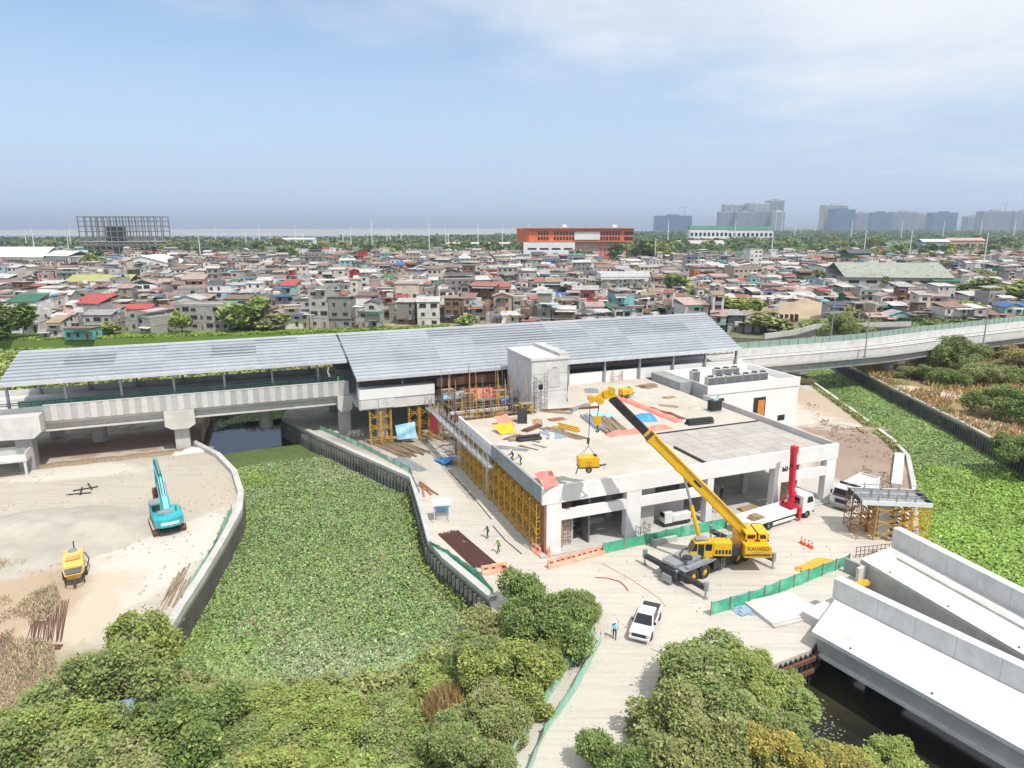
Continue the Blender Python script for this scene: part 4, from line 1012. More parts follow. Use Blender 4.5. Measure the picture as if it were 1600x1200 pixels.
MB().box(7.0, 7.14, -0.7, 0.7, 1.9, 2.6).build('rear_window', 'glass', cb)
for x in (0, 1.35): 
    for y in (-1.05, 1.05): wheel(ft, x, y, 0.5, 0.36, 'galvanised')
for y in (-1.05, 1.05): wheel(ft, 8.1, y, 0.5, 0.34, 'galvanised')
kr = MB(); kr.box(6.15, 7.0, -1.15, 1.15, 0.9, 1.5); kr.cyl((6.55, 0, 1.5), (6.55, 0, 3.2), 0.34, 0.3, 12); kr.box(6.2, 6.9, -0.35, 0.35, 2.9, 3.4)
kc = kr.build('crane_column', 'paint_red', ft)
k2 = MB(); k2.bar((6.5, 0.1, 3.0), (6.2, 0.1, 8.6), 0.5, 0.6); k2.bar((6.9, 0.1, 3.1), (6.5, 0.1, 6.4), 0.26, 0.26); k2.box(5.95, 6.6, -0.25, 0.45, 8.3, 9.15); k2.build('crane_boom', 'paint_red', ft)
k3 = MB(); k3.cyl((5.9, 0.1, 8.7), (5.9, 0.1, 7.0), 0.03, 0.03, 5); k3.box(5.8, 6.0, 0.0, 0.2, 6.5, 7.0); k3.build('hook', 'steel_dark', ft)
for y in (-1.35, 1.2): MB().box(6.35, 6.75, y, y + 0.15, 0.1, 1.7).build('stabiliser', 'paint_red', ft)
fr = MB()
for y in (-1.2, -0.6, 0, 0.6, 1.2): fr.bar((6.02, y, 1.25), (6.02, y, 2.6), 0.07)
fr.bar((6.02, -1.2, 2.6), (6.02, 1.2, 2.6), 0.07); fr.build('headboard', 'paint_red', ft)
cargo = empty('plywood_stack', ft.matrix_basis @ Vector((0.6, 0.1, 1.23)), R(30), 'loose plywood and timber offcuts on the lorry bed', 'stack')
for i in range(6): MB().box(-1.2 + i * 0.1, 0.9 - i * 0.12, -0.6, 0.5, i * 0.07, i * 0.07 + 0.06).build('board', 'plywood' if i % 2 else 'lumber', cargo, rot=(0, 0, 0.12 * (i % 3 - 1)))

# ------------------------------------------------------------------ dump truck
dt = empty('dump_truck', G(1312, 798), R(221), 'white dump truck with tipper body facing the yard', 'truck')
MB().box(-8.2, -0.1, -0.45, 0.45, 0.6, 1.0).build('chassis', 'steel_dark', dt)
dc = MB().prism([(-2.0, 0.7), (-2.0, 2.85), (-0.45, 2.9), (-0.06, 2.0), (0, 0.7)], 'y', -1.22, 1.22).build('cab', 'paint_white', dt, bevel=0.08)
MB().hexa([(-0.07, -1.1, 1.85), (0.0, -1.1, 1.85), (0.0, 1.1, 1.85), (-0.07, 1.1, 1.85), (-0.42, -1.05, 2.72), (-0.35, -1.05, 2.72), (-0.35, 1.05, 2.72), (-0.42, 1.05, 2.72)]).build('windscreen', 'glass', dc)
for y in (-1.245, 1.22): MB().prism([(-1.35, 1.85), (-1.35, 2.6), (-0.55, 2.6), (-0.25, 1.85)], 'y', y, y + 0.025).build('side_window', 'glass', dc)
MB().box(-0.005, 0.1, -1.2, 1.2, 0.45, 0.8).build('bumper', 'steel_grey', dc)
MB().box(0.0, 0.05, -0.75, 0.75, 1.0, 1.5).build('grille', 'steel_dark', dc)
for y in (-1.1, 0.85): MB().box(0.0, 0.07, y, y + 0.26, 0.9, 1.12).build('headlight', 'lamp_glass', dc)
for y in (-1.5, 1.36): MB().box(-0.35, -0.2, y, y + 0.14, 1.9, 2.4).build('mirror', 'steel_dark', dc)
tb = MB(); tb.box(-8.4, -2.35, -1.25, 1.25, 1.1, 1.3); tb.box(-8.4, -2.35, -1.25, -1.15, 1.3, 2.7); tb.box(-8.4, -2.35, 1.15, 1.25, 1.3, 2.7); tb.box(-8.4, -8.3, -1.15, 1.15, 1.3, 2.7)
tbo = tb.build('tipper_body', 'paint_white', dt)
MB().box(-2.35, -2.2, -1.27, 1.27, 1.1, 3.05).build('headboard', 'steel_dark', dt); MB().box(-8.2, -2.4, -1.12, 1.12, 2.1, 2.5).build('load_cover', 'concrete_white', dt)
mb = MB()
for x in (-7.6, -6.4, -5.2, -4.0, -2.9): mb.box(x, x + 0.1, -1.3, -1.252, 1.2, 2.7); mb.box(x, x + 0.1, 1.252, 1.3, 1.2, 2.7)
mb.build('body_ribs', 'paint_white', tbo)
for x in (-1.2, -5.4, -6.7):
    for y in (-1.02, 1.02): wheel(dt, x, y, 0.5, 0.36, 'galvanised')

# ------------------------------------------------------------------ excavator
ex = empty('excavator', G(262, 824), R(124), 'teal tracked excavator standing on the bare west bank', 'excavator'); ex.scale = (1.1, 1.1, 1.1)
for y in (-1.25, 1.25):
    tk = MB().prism([(-2.2, 0.45), (-1.9, 0.06), (1.9, 0.06), (2.2, 0.45), (1.9, 0.88), (-1.9, 0.88)], 'y', y - 0.32, y + 0.32).build('track', 'rust_steel', ex)
    sh_ = MB()
    for i in range(13): sh_.box(-1.9 + i * 0.3, -1.74 + i * 0.3, y - 0.34, y + 0.34, 0.0, 0.06); sh_.box(-1.9 + i * 0.3, -1.74 + i * 0.3, y - 0.34, y + 0.34, 0.88, 0.94)
    sh_.build('track_shoes', 'sack', tk)
MB().cyl((0, 0, 0.75), (0, 0, 1.1), 0.75, 0.75, 16).build('slew_ring', 'steel_dark', ex)
MB().box(-1.0, 1.0, -0.93, 0.93, 0.4, 0.8).build('undercarriage', 'steel_dark', ex)
MB().box(-1.9, 1.5, -1.42, 1.42, 1.1, 1.45).build('turntable', 'steel_dark', ex)
MB().box(-1.7, 0.2, -1.4, 0.4, 1.45, 2.1).build('engine_hood', 'paint_teal', ex, bevel=0.06)
MB().box(-1.35, -0.3, -0.6, 0.9, 2.102, 2.2).build('hood_grille', 'steel_grey', ex)
MB().box(-1.7, -0.3, 0.42, 1.4, 1.45, 2.05).build('side_body', 'paint_teal', ex, bevel=0.05)
MB().box(0.3, 1.5, -1.4, -0.5, 1.45, 1.95).build('tank', 'paint_teal', ex, bevel=0.05)
cwp = [(-1.72, -1.42), (-2.4, -1.38), (-2.85, -0.9), (-3.0, 0), (-2.85, 0.9), (-2.4, 1.38), (-1.72, 1.42)]
cwx = MB().prism(cwp, 'z', 1.15, 2.12).build('counterweight', 'paint_teal', ex, bevel=0.08)
MB().prism([(-2.89, -0.85), (-3.04, -0.1), (-3.04, 0.1), (-2.89, 0.85), (-2.85, 0.85), (-2.98, 0), (-2.85, -0.85)], 'z', 1.45, 1.75).build('white_band', 'white_stripe', cwx)
for s in (-1, 1): MB().box(-2.62, -2.5, 1.2 * s - 0.06, 1.2 * s + 0.06, 1.3, 1.42).build('tail_lamp', 'cone_orange', cwx)
ecab = MB().prism([(-0.2, 1.45), (-0.2, 2.95), (1.2, 2.95), (1.65, 2.2), (1.65, 1.45)], 'y', 0.42, 1.42).build('cab', 'paint_teal', ex, bevel=0.05)
MB().box(-0.23, -0.2, 0.52, 1.32, 2.15, 2.85).build('rear_window', 'glass', ecab); MB().prism([(0.0, 1.9), (0.0, 2.8), (1.1, 2.8), (1.5, 2.15), (1.5, 1.9)], 'y', 1.43, 1.45).build('side_window', 'glass', ecab)
MB().box(-0.22, 1.22, 0.4, 1.44, 2.96, 3.06).build('cab_roof', 'steel_grey', ecab)
bo = MB(); bo.prism([(0.5, 1.5), (0.4, 1.95), (3.0, 4.7), (6.3, 5.5), (6.55, 5.2), (3.3, 4.0), (1.0, 1.5)], 'y', -0.42, 0.1); bo.build('boom', 'paint_teal', ex)
for y in (-0.62, 0.18): 
    b_ = MB().cyl((1.1, y + 0.06, 1.5), (2.2, y + 0.06, 2.9), 0.11, 0.11, 8).build('boom_cylinder', 'paint_teal', ex); MB().cyl((2.2, y + 0.06, 2.9), (3.1, y + 0.06, 4.1), 0.06, 0.06, 8).build('ram', 'galvanised', b_)
eh = MB()
for y in (-0.3, -0.02): eh.tube([(0.8, y, 2.0), (2.0, y, 3.9), (3.0, y, 4.85), (4.6, y, 5.35), (5.9, y, 5.75)], 0.035, 5)
eh.build('hoses', 'steel_black', ex)
eg = MB()
for y in (-1.35, 1.35): eg.tube([(-1.5, y, 2.1), (-1.5, y, 2.5), (-0.6, y, 2.5), (-0.6, y, 2.1)], 0.025, 5)
eg.build('handrail', 'galvanised', ex)
MB().cyl((-1.0, -0.9, 2.1), (-1.0, -0.9, 2.6), 0.06, 0.06, 8).build('exhaust', 'steel_dark', ex)
MB().prism([(5.9, 5.9), (6.4, 6.1), (6.75, 5.3), (7.2, 2.1), (6.9, 2.0), (6.1, 5.0)], 'y', -0.36, 0.04).build('stick', 'paint_teal', ex)
MB().cyl((3.2, -0.16, 5.1), (5.9, -0.16, 6.0), 0.09, 0.09, 8).build('stick_cylinder', 'galvanised', ex)
MB().prism([(6.8, 2.1), (7.3, 2.2), (7.6, 1.5), (7.2, 0.7), (6.5, 0.6), (6.3, 0.9), (6.9, 1.2)], 'y', -0.75, 0.42).build('bucket', 'rust_steel', ex)

# ------------------------------------------------------------------ trailer concrete pump
g0, g1 = G(118, 866), G(118, 938)
pm = empty('concrete_pump', g0.lerp(g1, 0.5), math.atan2((g1 - g0).y, (g1 - g0).x), 'dusty yellow trailer concrete pump with grated hopper by the dry grass', 'pump')
MB().prism([(-3.0, 0.75), (-3.1, 1.5), (-2.7, 1.85), (0.6, 1.95), (1.1, 1.6), (1.2, 0.75)], 'y', -0.9, 0.9).build('bonnet', 'paint_pump', pm, bevel=0.1)
MB().prism([(-0.55, 1.957), (0.6, 1.965), (0.6, 2.0), (-0.55, 2.0)], 'y', -0.6, 0.6).build('radiator_grille', 'rust_steel', pm)
sl2 = MB()
for i in range(8): sl2.box(-0.5 + i * 0.14, -0.44 + i * 0.14, -0.58, 0.58, 2.002, 2.03)
sl2.build('grille_slats', 'paint_pump', pm)
MB().cyl((-2.0, 0.0, 1.85), (-2.0, 0.0, 2.05), 0.42, 0.4, 12).build('filler', 'steel_grey', pm); MB().cyl((-2.9, 0.1, 1.8), (-2.9, 0.1, 2.6), 0.06, 0.06, 8).build('exhaust', 'steel_dark', pm)
hp = MB(); hp.hexa([(1.3, -0.55, 0.7), (2.3, -0.5, 0.7), (2.3, 0.5, 0.7), (1.3, 0.55, 0.7), (1.25, -0.95, 1.45), (2.7, -0.75, 1.35), (2.7, 0.75, 1.35), (1.25, 0.95, 1.45)])
hpo = hp.build('hopper', 'paint_pump', pm); MB().hexa([(1.4, -0.8, 1.46), (2.55, -0.62, 1.38), (2.55, 0.62, 1.38), (1.4, 0.8, 1.46), (1.4, -0.8, 1.47), (2.55, -0.62, 1.39), (2.55, 0.62, 1.39), (1.4, 0.8, 1.47)]).build('hopper_mouth', 'steel_dark', hpo)
gt = MB()
for i in range(7): gt.bar((1.4 + i * 0.18, -0.78, 1.5), (1.4 + i * 0.18, 0.78, 1.5), 0.04)
gt.build('hopper_grid', 'galvanised', hpo)
MB().tube([(2.6, -0.9, 1.2), (3.1, -0.6, 0.9), (3.25, 0, 0.85), (3.1, 0.6, 0.9), (2.6, 0.9, 1.2)], 0.06, 6).build('guard_rail', 'steel_dark', pm)
MB().cyl((2.3, 0, 0.6), (3.3, 0, 0.45), 0.16, 0.13, 10).build('outlet', 'rust_steel', pm); MB().box(-2.9, 2.3, -0.5, 0.5, 0.5, 0.74).build('chassis', 'steel_dark', pm)
for y in (-0.95, 0.95): wheel(pm, 0.2, y, 0.42, 0.26, 'galvanised')
for x in (-2.6, 1.9):
    for y in (-0.8, 0.8): MB().bar((x, y, 0), (x, y, 0.7), 0.12).build('support_leg', 'steel_dark', pm)
tb2 = MB()
for y in (1.0,): tb2.tube([(-2.4, y, 1.3), (-1.4, y + 0.3, 1.0), (-0.6, y + 0.3, 1.1), (0.6, y + 0.1, 0.9)], 0.06, 6)
tb2.build('hose', 'steel_black', pm)

# ------------------------------------------------------------------ white pickup on the access road
g0, g1 = G(1022, 950), G(996, 1010)
pk = empty('pickup_truck', g0.lerp(g1, 0.52), math.atan2((g1 - g0).y, (g1 - g0).x), 'white double cab pickup parked on the dusty access road', 'pickup')
MB().prism([(-2.6, 0.45), (-2.62, 1.05), (2.3, 1.08), (2.62, 0.9), (2.65, 0.45)], 'y', -0.9, 0.9).build('body', 'paint_white', pk, bevel=0.07)
cb = MB().hexa([(-0.9, -0.88, 1.06), (1.35, -0.88, 1.08), (1.35, 0.88, 1.08), (-0.9, 0.88, 1.06), (-0.7, -0.72, 1.75), (0.65, -0.72, 1.75), (0.65, 0.72, 1.75), (-0.7, 0.72, 1.75)]).build('cab', 'paint_white', pk, bevel=0.06)
MB().hexa([(1.36, -0.78, 1.12), (1.4, -0.78, 1.12), (1.4, 0.78, 1.12), (1.36, 0.78, 1.12), (0.70, -0.66, 1.7), (0.74, -0.66, 1.7), (0.74, 0.66, 1.7), (0.70, 0.66, 1.7)]).build('windscreen', 'glass', cb)
for s in (-1, 1): MB().hexa([(-0.8, 0.885 * s - 0.01, 1.12), (1.1, 0.885 * s - 0.01, 1.12), (1.1, 0.885 * s + 0.01, 1.12), (-0.8, 0.885 * s + 0.01, 1.12), (-0.62, 0.755 * s - 0.01, 1.66), (0.55, 0.755 * s - 0.01, 1.66), (0.55, 0.755 * s + 0.01, 1.66), (-0.62, 0.755 * s + 0.01, 1.66)]).build('side_window', 'glass', cb)
MB().box(-2.5, -1.0, -0.78, 0.78, 1.07, 1.1).build('cargo_bed', 'steel_dark', pk); MB().box(2.64, 2.72, -0.6, 0.6, 0.62, 0.9).build('grille', 'steel_dark', pk); MB().box(2.6, 2.78, -0.88, 0.88, 0.38, 0.6).build('bumper', 'paint_white', pk, bevel=0.04)
for s in (-1, 1): MB().box(2.55, 2.69, 0.72 * s - 0.14, 0.72 * s + 0.14, 0.72, 0.92).build('headlight', 'lamp_glass', pk); MB().box(1.0, 1.14, 0.98 * s - 0.1, 0.98 * s + 0.1, 1.1, 1.3).build('mirror', 'steel_dark', pk)
for x in (-1.65, 1.7):
    for y in (-0.82, 0.82): wheel(pk, x, y, 0.37, 0.24, 'galvanised')
# ------------------------------------------------------------------ scaffolding
def sc_frame(d, h, m):
    def f():
        mb = MB(); t = 0.065
        for y in (0, d): mb.bar((0, y, 0), (0, y, h), t)
        for z in (0.35, h * 0.5, h - 0.12): mb.bar((0, 0, z), (0, d, z), t * 0.85)
        mb.bar((0, d * 0.3, 0.35), (0, d * 0.3, h - 0.12), t * 0.7); mb.bar((0, d * 0.7, 0.35), (0, d * 0.7, h - 0.12), t * 0.7)
        return mb.mesh('frame', m)
    return cached(('scf', d, h, m), f)
def sc_brace(w, h, m):
    def f():
        mb = MB(); mb.bar((0, 0, 0.2), (w, 0, h - 0.2), 0.045); mb.bar((0, 0.03, h - 0.2), (w, 0.03, 0.2), 0.045); return mb.mesh('cross_brace', m)
    return cached(('scb', w, h, m), f)
def sc_ledger(w, m):
    def f():
        mb = MB(); mb.bar((0, 0, 0), (w, 0, 0), 0.055); return mb.mesh('ledger', m)
    return cached(('scl', w, m), f)
def scaffold(label, base, rz_, w=1.8, d=1.25, lifts=3, h=1.7, m='scaffold_yellow', planks=True, group=None, guard=False):
    r = empty('scaffold_tower', base, rz_, label, 'scaffold', group)
    for k in range(lifts):
        for x in (0, w): place(sc_frame(d, h, m), 'frame', r, (x, 0, k * h))
        for y in (0, d): place(sc_brace(w, h, m), 'cross_brace', r, (0, y, k * h))
        for y in (0, d): place(sc_ledger(w, m), 'ledger', r, (0, y, k * h + 0.9)); 
    if planks:
        pm_ = cached(('scp', w), lambda: MB().box(-0.1, w + 0.1, 0, 0.27, 0, 0.05).mesh('plank', 'plank'))
        for j in range(int(d / 0.3)): place(pm_, 'plank', r, (0, 0.05 + j * 0.3, lifts * h + 0.01))
    if guard:
        for y in (0, d):
            place(sc_ledger(w, 'galvanised'), 'guard_rail', r, (0, y, lifts * h + 1.0)); place(sc_ledger(w, 'galvanised'), 'guard_rail', r, (0, y, lifts * h + 0.5))
        pp_ = cached('scgp', lambda: MB().bar((0, 0, 0), (0, 0, 1.2), 0.055).mesh('guard_post', 'galvanised'))
        for x in (0, w):
            for y in (0, d): place(pp_, 'guard_post', r, (x, y, lifts * h))
    return r
GS = 'yellow falsework scaffolds along the shaded side of the building'
for i in range(15):
    b = 0.9 + i * 1.95
    scaffold(ORD[i] + ' yellow falsework scaffold along the shaded side counting from the orange barriers', WL(0.72, b, -0.05), TH + R(90), 1.8, 1.3, 3, 1.92, 'scaffold_yellow', False, GS)
    if i % 2 == 0:
        scaffold(ORD[i // 2] + ' brown inner scaffold under the roof edge counting from the orange barriers', WL(3.6, b, 0.23), TH + R(90), 1.8, 1.3, 3, 1.9, 'scaffold_brown', False, 'inner scaffolds under the roof deck')
GK = 'scaffolds in the open court beside the lift core'
for i in range(6):
    for j in range(4):
        if (i + 2 * j) % 5 == 4: continue
        a = 0.8 + i * 1.95; b = 31 + j * 3.6
        scaffold('brown scaffold standing in the open court beside the lift core' if (i + j) % 2 else 'yellow scaffold standing in the open court beside the lift core', WL(a, b, 0), TH, 1.8, 1.25, 4 if j < 2 else 5, 1.75, 'scaffold_brown' if (i + j) % 2 else 'scaffold_yellow', (i + j) % 3 == 0, GK)
for i, a in enumerate((-10.6, -8.8, -4.2, -2.4)):
    scaffold('orange yellow scaffold propping the white concourse beam' if i > 1 else 'orange yellow scaffold wrapped round the concourse column', WL(a, 44.7, 0), TH, 1.6, 1.2, 3, 1.9, 'scaffold_yellow', False, 'scaffolds under the concourse beam')
scaffold('tall yellow ladder scaffold next to the red tarpaulin', WL(-0.9, 43.2, 0), TH, 1.5, 1.2, 4, 1.55, 'scaffold_yellow', False)
for i in range(3):
    scaffold('thin grey scaffold against the corner of the lift core', WL(18.5, 33.5 + i * 2.6, 7), TH + R(90), 1.9, 1.1, 4, 1.9, 'galvanised', i == 1, 'scaffolds beside the lift core')
scaffold('thin grey scaffold in front of the pale lift core face', WL(12.3, 30.6, 7), TH, 1.8, 1.1, 3, 1.8, 'galvanised', False)
scaffold('small yellow scaffold on the deck by the lift core foot', WL(9.4, 29.2, 7.0), TH, 1.8, 1.2, 1, 1.7, 'scaffold_yellow', True)
scaffold('low steel scaffold inside the first open bay', WL(4.6, 2.4, 0.23), TH, 1.8, 1.1, 1, 1.8, 'galvanised', True)
scaffold('rolling scaffold inside the open third bay', WL(22.4, 2.0, 0.23), TH, 1.8, 1.2, 2, 1.8, 'galvanised', False)
scaffold('yellow scaffold inside the bay behind the red loader crane', WL(34, 3, 0.23), TH, 1.8, 1.2, 2, 1.8, 'scaffold_yellow', True)
scaffold('scaffold left of the doorway bay behind the lorry cab', WL(37, 4.2, 0.23), TH, 1.6, 1.2, 2, 1.8, 'scaffold_brown', False)
scaffold('small grey scaffold standing at the green fence', G(1000, 845), TH + 0.2, 1.5, 1.0, 1, 1.7, 'galvanised', False)
# pier scaffold at the right
pr = G(1337, 843); pdir = R(-6)
GT = 'scaffolds round the new pier at the right channel'
for i in range(4):
    for j in range(2):
        off = Matrix.Rotation(pdir, 3, 'Z') @ Vector((i * 1.95, j * 2.1, 0))
        scaffold(('bright yellow' if i > 1 else 'dull orange') + ' scaffold, ' + ORD[i] + ' from the dump truck, ' + ('ramp side' if j == 0 else 'yard side') + ' of new pier', pr + off, pdir, 1.85, 1.9, 3, 1.4, 'scaffold_yellow' if i > 0 else 'scaffold_brown', False, GT, True)
pf = empty('pier_formwork', pr + Matrix.Rotation(pdir, 3, 'Z') @ Vector((0.3, 0, 4.25)), pdir, 'grey formwork deck with white edge boards on top of the pier scaffold', 'formwork')
for i in range(7): MB().box(i * 1.05, i * 1.05 + 1.0, 0.1, 4.0, 0, 0.1).build('deck_board', 'concrete_grey', pf)
for y in (-0.05, 4.05): MB().box(-0.1, 7.45, y, y + 0.12, 0.0, 0.5).build('edge_board', 'paint_white', pf)
for x in (-0.2, 7.4): MB().box(x, x + 0.12, 0.1, 4.0, 0.0, 0.5).build('edge_board', 'felt_black', pf)
MB().box(2.4, 4.4, 1.0, 3.0, -4.25, -0.02).build('pier_stem', 'concrete_pale', pf)
tl = MB()
for i in range(5): tl.bar((3.2, -0.1 + i * 0.1, -3.6 + i * 0.75), (4.0, -0.1, -3.4 + i * 0.75), 0.5, 0.08)
tl.build('netting', 'steel_dark', pf)
# hanging walkway along the parapet
hw = frame('hanging_walkway', 'grey tube scaffold walkway hung outside the left parapet', 'scaffold')
mb = MB()
for i in range(16):
    b = 14 + i * 2.05
    mb.bar((-1.5, b, 4.9), (-1.5, b, 8.2), 0.06); mb.bar((-0.5, b, 4.9), (-0.5, b, 7.2), 0.06); mb.bar((-1.5, b, 5.3), (-0.4, b, 5.3), 0.06); mb.bar((-1.5, b, 5.3), (-0.5, b + 2, 6.9), 0.04)
for z in (5.3, 6.4, 7.3): mb.bar((-1.5, 14, z), (-1.5, 45, z), 0.055)
mb.build('tube_frame', 'steel_grey', hw)
for i in range(10): MB().box(-1.4, -0.5, 14.2 + i * 3.1, 17.1 + i * 3.1, 5.34, 5.4).build('plank', 'concrete_grey', hw)
# tall tube scaffold enclosing the court
tsf = frame('tube_scaffold', 'dense tall tube scaffold enclosing the open court', 'scaffold')
for i in range(11):
    for j, b_ in enumerate((30.4, 33.6, 37.0, 41.0)):
        a_ = 0.3 + i * 1.15; MB().bar((a_, b_, 0.1), (a_, b_, 9.4 + 1.2 * ((i * 3 + j * 5) % 4)), 0.06).build('standard', ('galvanised', 'rust_steel', 'scaffold_yellow')[(i + j) % 3], tsf)
for b_ in (30.4, 33.6, 37.0, 41.0):
    for z_ in (5.2, 7.3, 8.8): MB().bar((0.1, b_ + 0.05, z_), (12.0, b_ + 0.05, z_), 0.055).build('ledger', 'galvanised' if z_ > 6 else 'scaffold_brown', tsf)
for i in range(0, 11, 2):
    for z_ in (5.2, 7.3): MB().bar((0.35 + i * 1.15, 30.4, z_), (0.35 + i * 1.15, 41, z_), 0.055).build('transom', 'galvanised', tsf)
for i in range(7): MB().box(0.3 + i * 1.7, 1.85 + i * 1.7, 33.7, 34.5, 5.3, 5.36).build('plank', 'plank', tsf)
# starter bars standing up out of the court walls
stb = frame('starter_bars', 'cluster of thin rusty starter bars rising from the open court', 'rebar')
for i in range(46):
    a_ = 0.4 + (i % 23) * 0.53; b_ = (30.6, 37.6)[i // 23] + 0.15 * (i % 3); MB().bar((a_, b_, 6.2), (a_ + RND.uniform(-.08, .08), b_ + RND.uniform(-.08, .08), 8.6 + RND.random() * 1.8), 0.05).build('bar', 'rust_steel' if i % 3 else 'galvanised', stb)
# bracing struts left of the building
for k, (u0, v0, u1, v1) in enumerate(((655, 685, 672, 662), (668, 705, 695, 670))):
    a = WL(*GL(u0, v0, 0)); b = WL(-1.2, 34 - k * 5, 4.2)
    o = MB().bar(a, b, 0.09).build('raking_strut', 'galvanised'); tag(o, 'thin raking steel strut leaning from road to walkway', 'strut', 'raking struts')

# ------------------------------------------------------------------ tarpaulins and cloth
def cloth(name, label, pts, m, cat='tarpaulin', n=9, sag=0.15, seed=1, thick=0.03, loc=None):
    """four corners (world); rippled sheet of real thickness"""
    rg = random.Random(seed); P = [Vector(p) for p in pts]; mb = MB(); mb.smooth = True
    nrm = (P[1] - P[0]).cross(P[3] - P[0]).normalized(); rows = []
    o0 = P[0]
    for lay in (0, 1):
        k = len(mb.v)
        for j in range(n + 1):
            for i in range(n + 1):
                s, t = i / n, j / n; q = P[0].lerp(P[1], s).lerp(P[3].lerp(P[2], s), t)
                w = sag * (math.sin(s * 9 + seed) * 0.5 + math.sin(t * 7 + s * 4 + seed * 2) * 0.5) * (0.4 + 0.6 * math.sin(math.pi * t))
                mb.v.append(tuple(q + nrm * (w + thick * lay)))
        for j in range(n):
            for i in range(n):
                a = k + j * (n + 1) + i; mb.face((a, a + 1, a + n + 2, a + n + 1))
    o = mb.build(name, m); tag(o, label, cat); return o
def wl(u, v, z): a = GL(u, v, z); return WL(a[0], a[1], z)
cloth('tarpaulin', 'pale blue tarpaulin hanging on scaffolding under the concourse', [WL(-6.8, 43.9, 3.2), WL(-3.6, 43.9, 3.5), WL(-3.4, 43.4, 0.9), WL(-6.6, 43.4, 0.9)], 'tarp_sky', seed=3, sag=0.3)
cloth('tarpaulin', 'red tarpaulin hung on the scaffold beside the grey walkway', [WL(-1.55, 41.5, 5.6), WL(-1.55, 37.5, 5.4), WL(-1.6, 37.4, 2.6), WL(-1.6, 41.4, 2.8)], 'tarp_red', seed=5)
cloth('tarpaulin', 'dark blue tarpaulin on the ground by the raking struts', [WL(-3.2, 34, 0.3), WL(-0.6, 33.6, 0.5), WL(-0.5, 30.4, 1.5), WL(-2.4, 31, 0.3)], 'tarp_blue', seed=6)
cloth('tarpaulin', 'salmon tarpaulin heaped over the front corner of the roof deck', [wl(834, 738, 7.9), wl(862, 735, 7.9), wl(873, 758, 7.85), wl(852, 764, 7.9)], 'tarp_salmon', seed=7)
cloth('tarpaulin', 'orange red tarpaulin spread over formwork in the open court', [WL(5.6, 44.2, 8.1), WL(9.6, 44.0, 8.2), WL(10.4, 41, 7.4), WL(6.2, 40.4, 7.3)], 'tarp_salmon', seed=8)
cloth('tarpaulin', 'salmon sheet draped near the shadowed left parapet', [WL(4.0, 26.6, 8.2), WL(6.0, 26.6, 8.3), WL(6.2, 24.2, 7.2), WL(3.8, 24, 7.2)], 'tarp_salmon', seed=10)
cloth('tarpaulin', 'yellow sheet folded beside the left parapet', [WL(2.6, 23.6, 7.9), WL(5.4, 23.4, 8.1), WL(5.2, 21.6, 7.1), WL(3.0, 21.4, 7.1)], 'paint_yellow', seed=12)
cloth('tarpaulin', 'blue cloth hung on the lift core scaffold', [WL(18.9, 33.8, 12.6), WL(18.9, 36.2, 12.8), WL(19.0, 36.2, 10.6), WL(19.0, 33.8, 10.4)], 'tarp_blue', seed=13)
cloth('tarpaulin', 'red cloth hung below the blue one on the lift core scaffold', [WL(18.7, 32.9, 10.6), WL(18.7, 34.4, 10.4), WL(18.8, 34.2, 7.4), WL(18.8, 32.9, 7.4)], 'tarp_red', seed=14)
cloth('tarpaulin', 'light blue sheet strung in the court below the plywood shutters', [WL(1.4, 44.6, 7.7), WL(5.2, 44.6, 7.8), WL(5.2, 44.3, 6.6), WL(1.4, 44.3, 6.6)], 'tarp_sky', seed=15)
cloth('tarpaulin', 'small blue sheet tucked under the white court beam', [WL(9.4, 38.2, 7.5), WL(12, 38.2, 7.6), WL(12, 38.1, 6.8), WL(9.4, 38.1, 6.8)], 'tarp_blue', seed=16)
for k, (a, b, z, m_, nm) in enumerate(((5.5, 36.6, 6.5, 'concrete_white', 'white'), (10, 38.4, 7.75, 'concrete_white', 'pale blue topped'), (6, 32.4, 6.0, 'concrete', 'grey'))):
    r = frame('timber_beam', '%s formwork beam bridging the open court' % nm, 'beam'); MB().box(a - 5, a + 4.5 if k != 1 else a + 2.2, b, b + 0.5, z - 0.4, z).build('beam', m_, r); MB().box(a - 5, a + 2, b - 0.12, b - 0.002, z - 0.4, z - 0.3).build('cleat', 'lumber', r)

# ------------------------------------------------------------------ stacks on deck and ground
def bars(name, label, loc, rz_, L, n, rows, w, h, m, cat='stack', jit=0.12, part='bar', gap=1.12, lvar=0.2):
    r = empty(name, loc, rz_, label, cat); rg = random.Random(int(abs(loc[0] * 31 + loc[1] * 17)) + n)
    me = cached(('bar', L, w, h, m), lambda: MB().box(-L / 2, L / 2, -w / 2, w / 2, 0, h).mesh(part, m))
    for k in range(rows):
        for i in range(n - k):
            o = place(me, part, r, (rg.uniform(-lvar, lvar) * L, (i - (n - k) / 2 + 0.5) * w * gap, k * h * 1.01), (0, 0, rg.uniform(-jit, jit) * (0.3 if rows > 1 else 1)))
    return r
def roll_pile(name, label, loc, rz_, L, n, r_, m, cat='pipes'):
    r = empty(name, loc, rz_, label, cat); me = cached(('rp', L, r_, m), lambda: MB().cyl((-L / 2, 0, 0), (L / 2, 0, 0), r_, r_, 8).mesh('pipe', m))
    k = 0; lay = 0; left = n; wd = max(2, int(math.sqrt(n * 1.8)))
    while left > 0 and wd > 0:
        for i in range(min(wd, left)):
            place(me, 'pipe', r, (RND.uniform(-0.1, 0.1), (i - wd / 2 + 0.5) * r_ * 2.05, r_ + lay * r_ * 1.75)); left -= 1
        wd -= 1; lay += 1
    return r
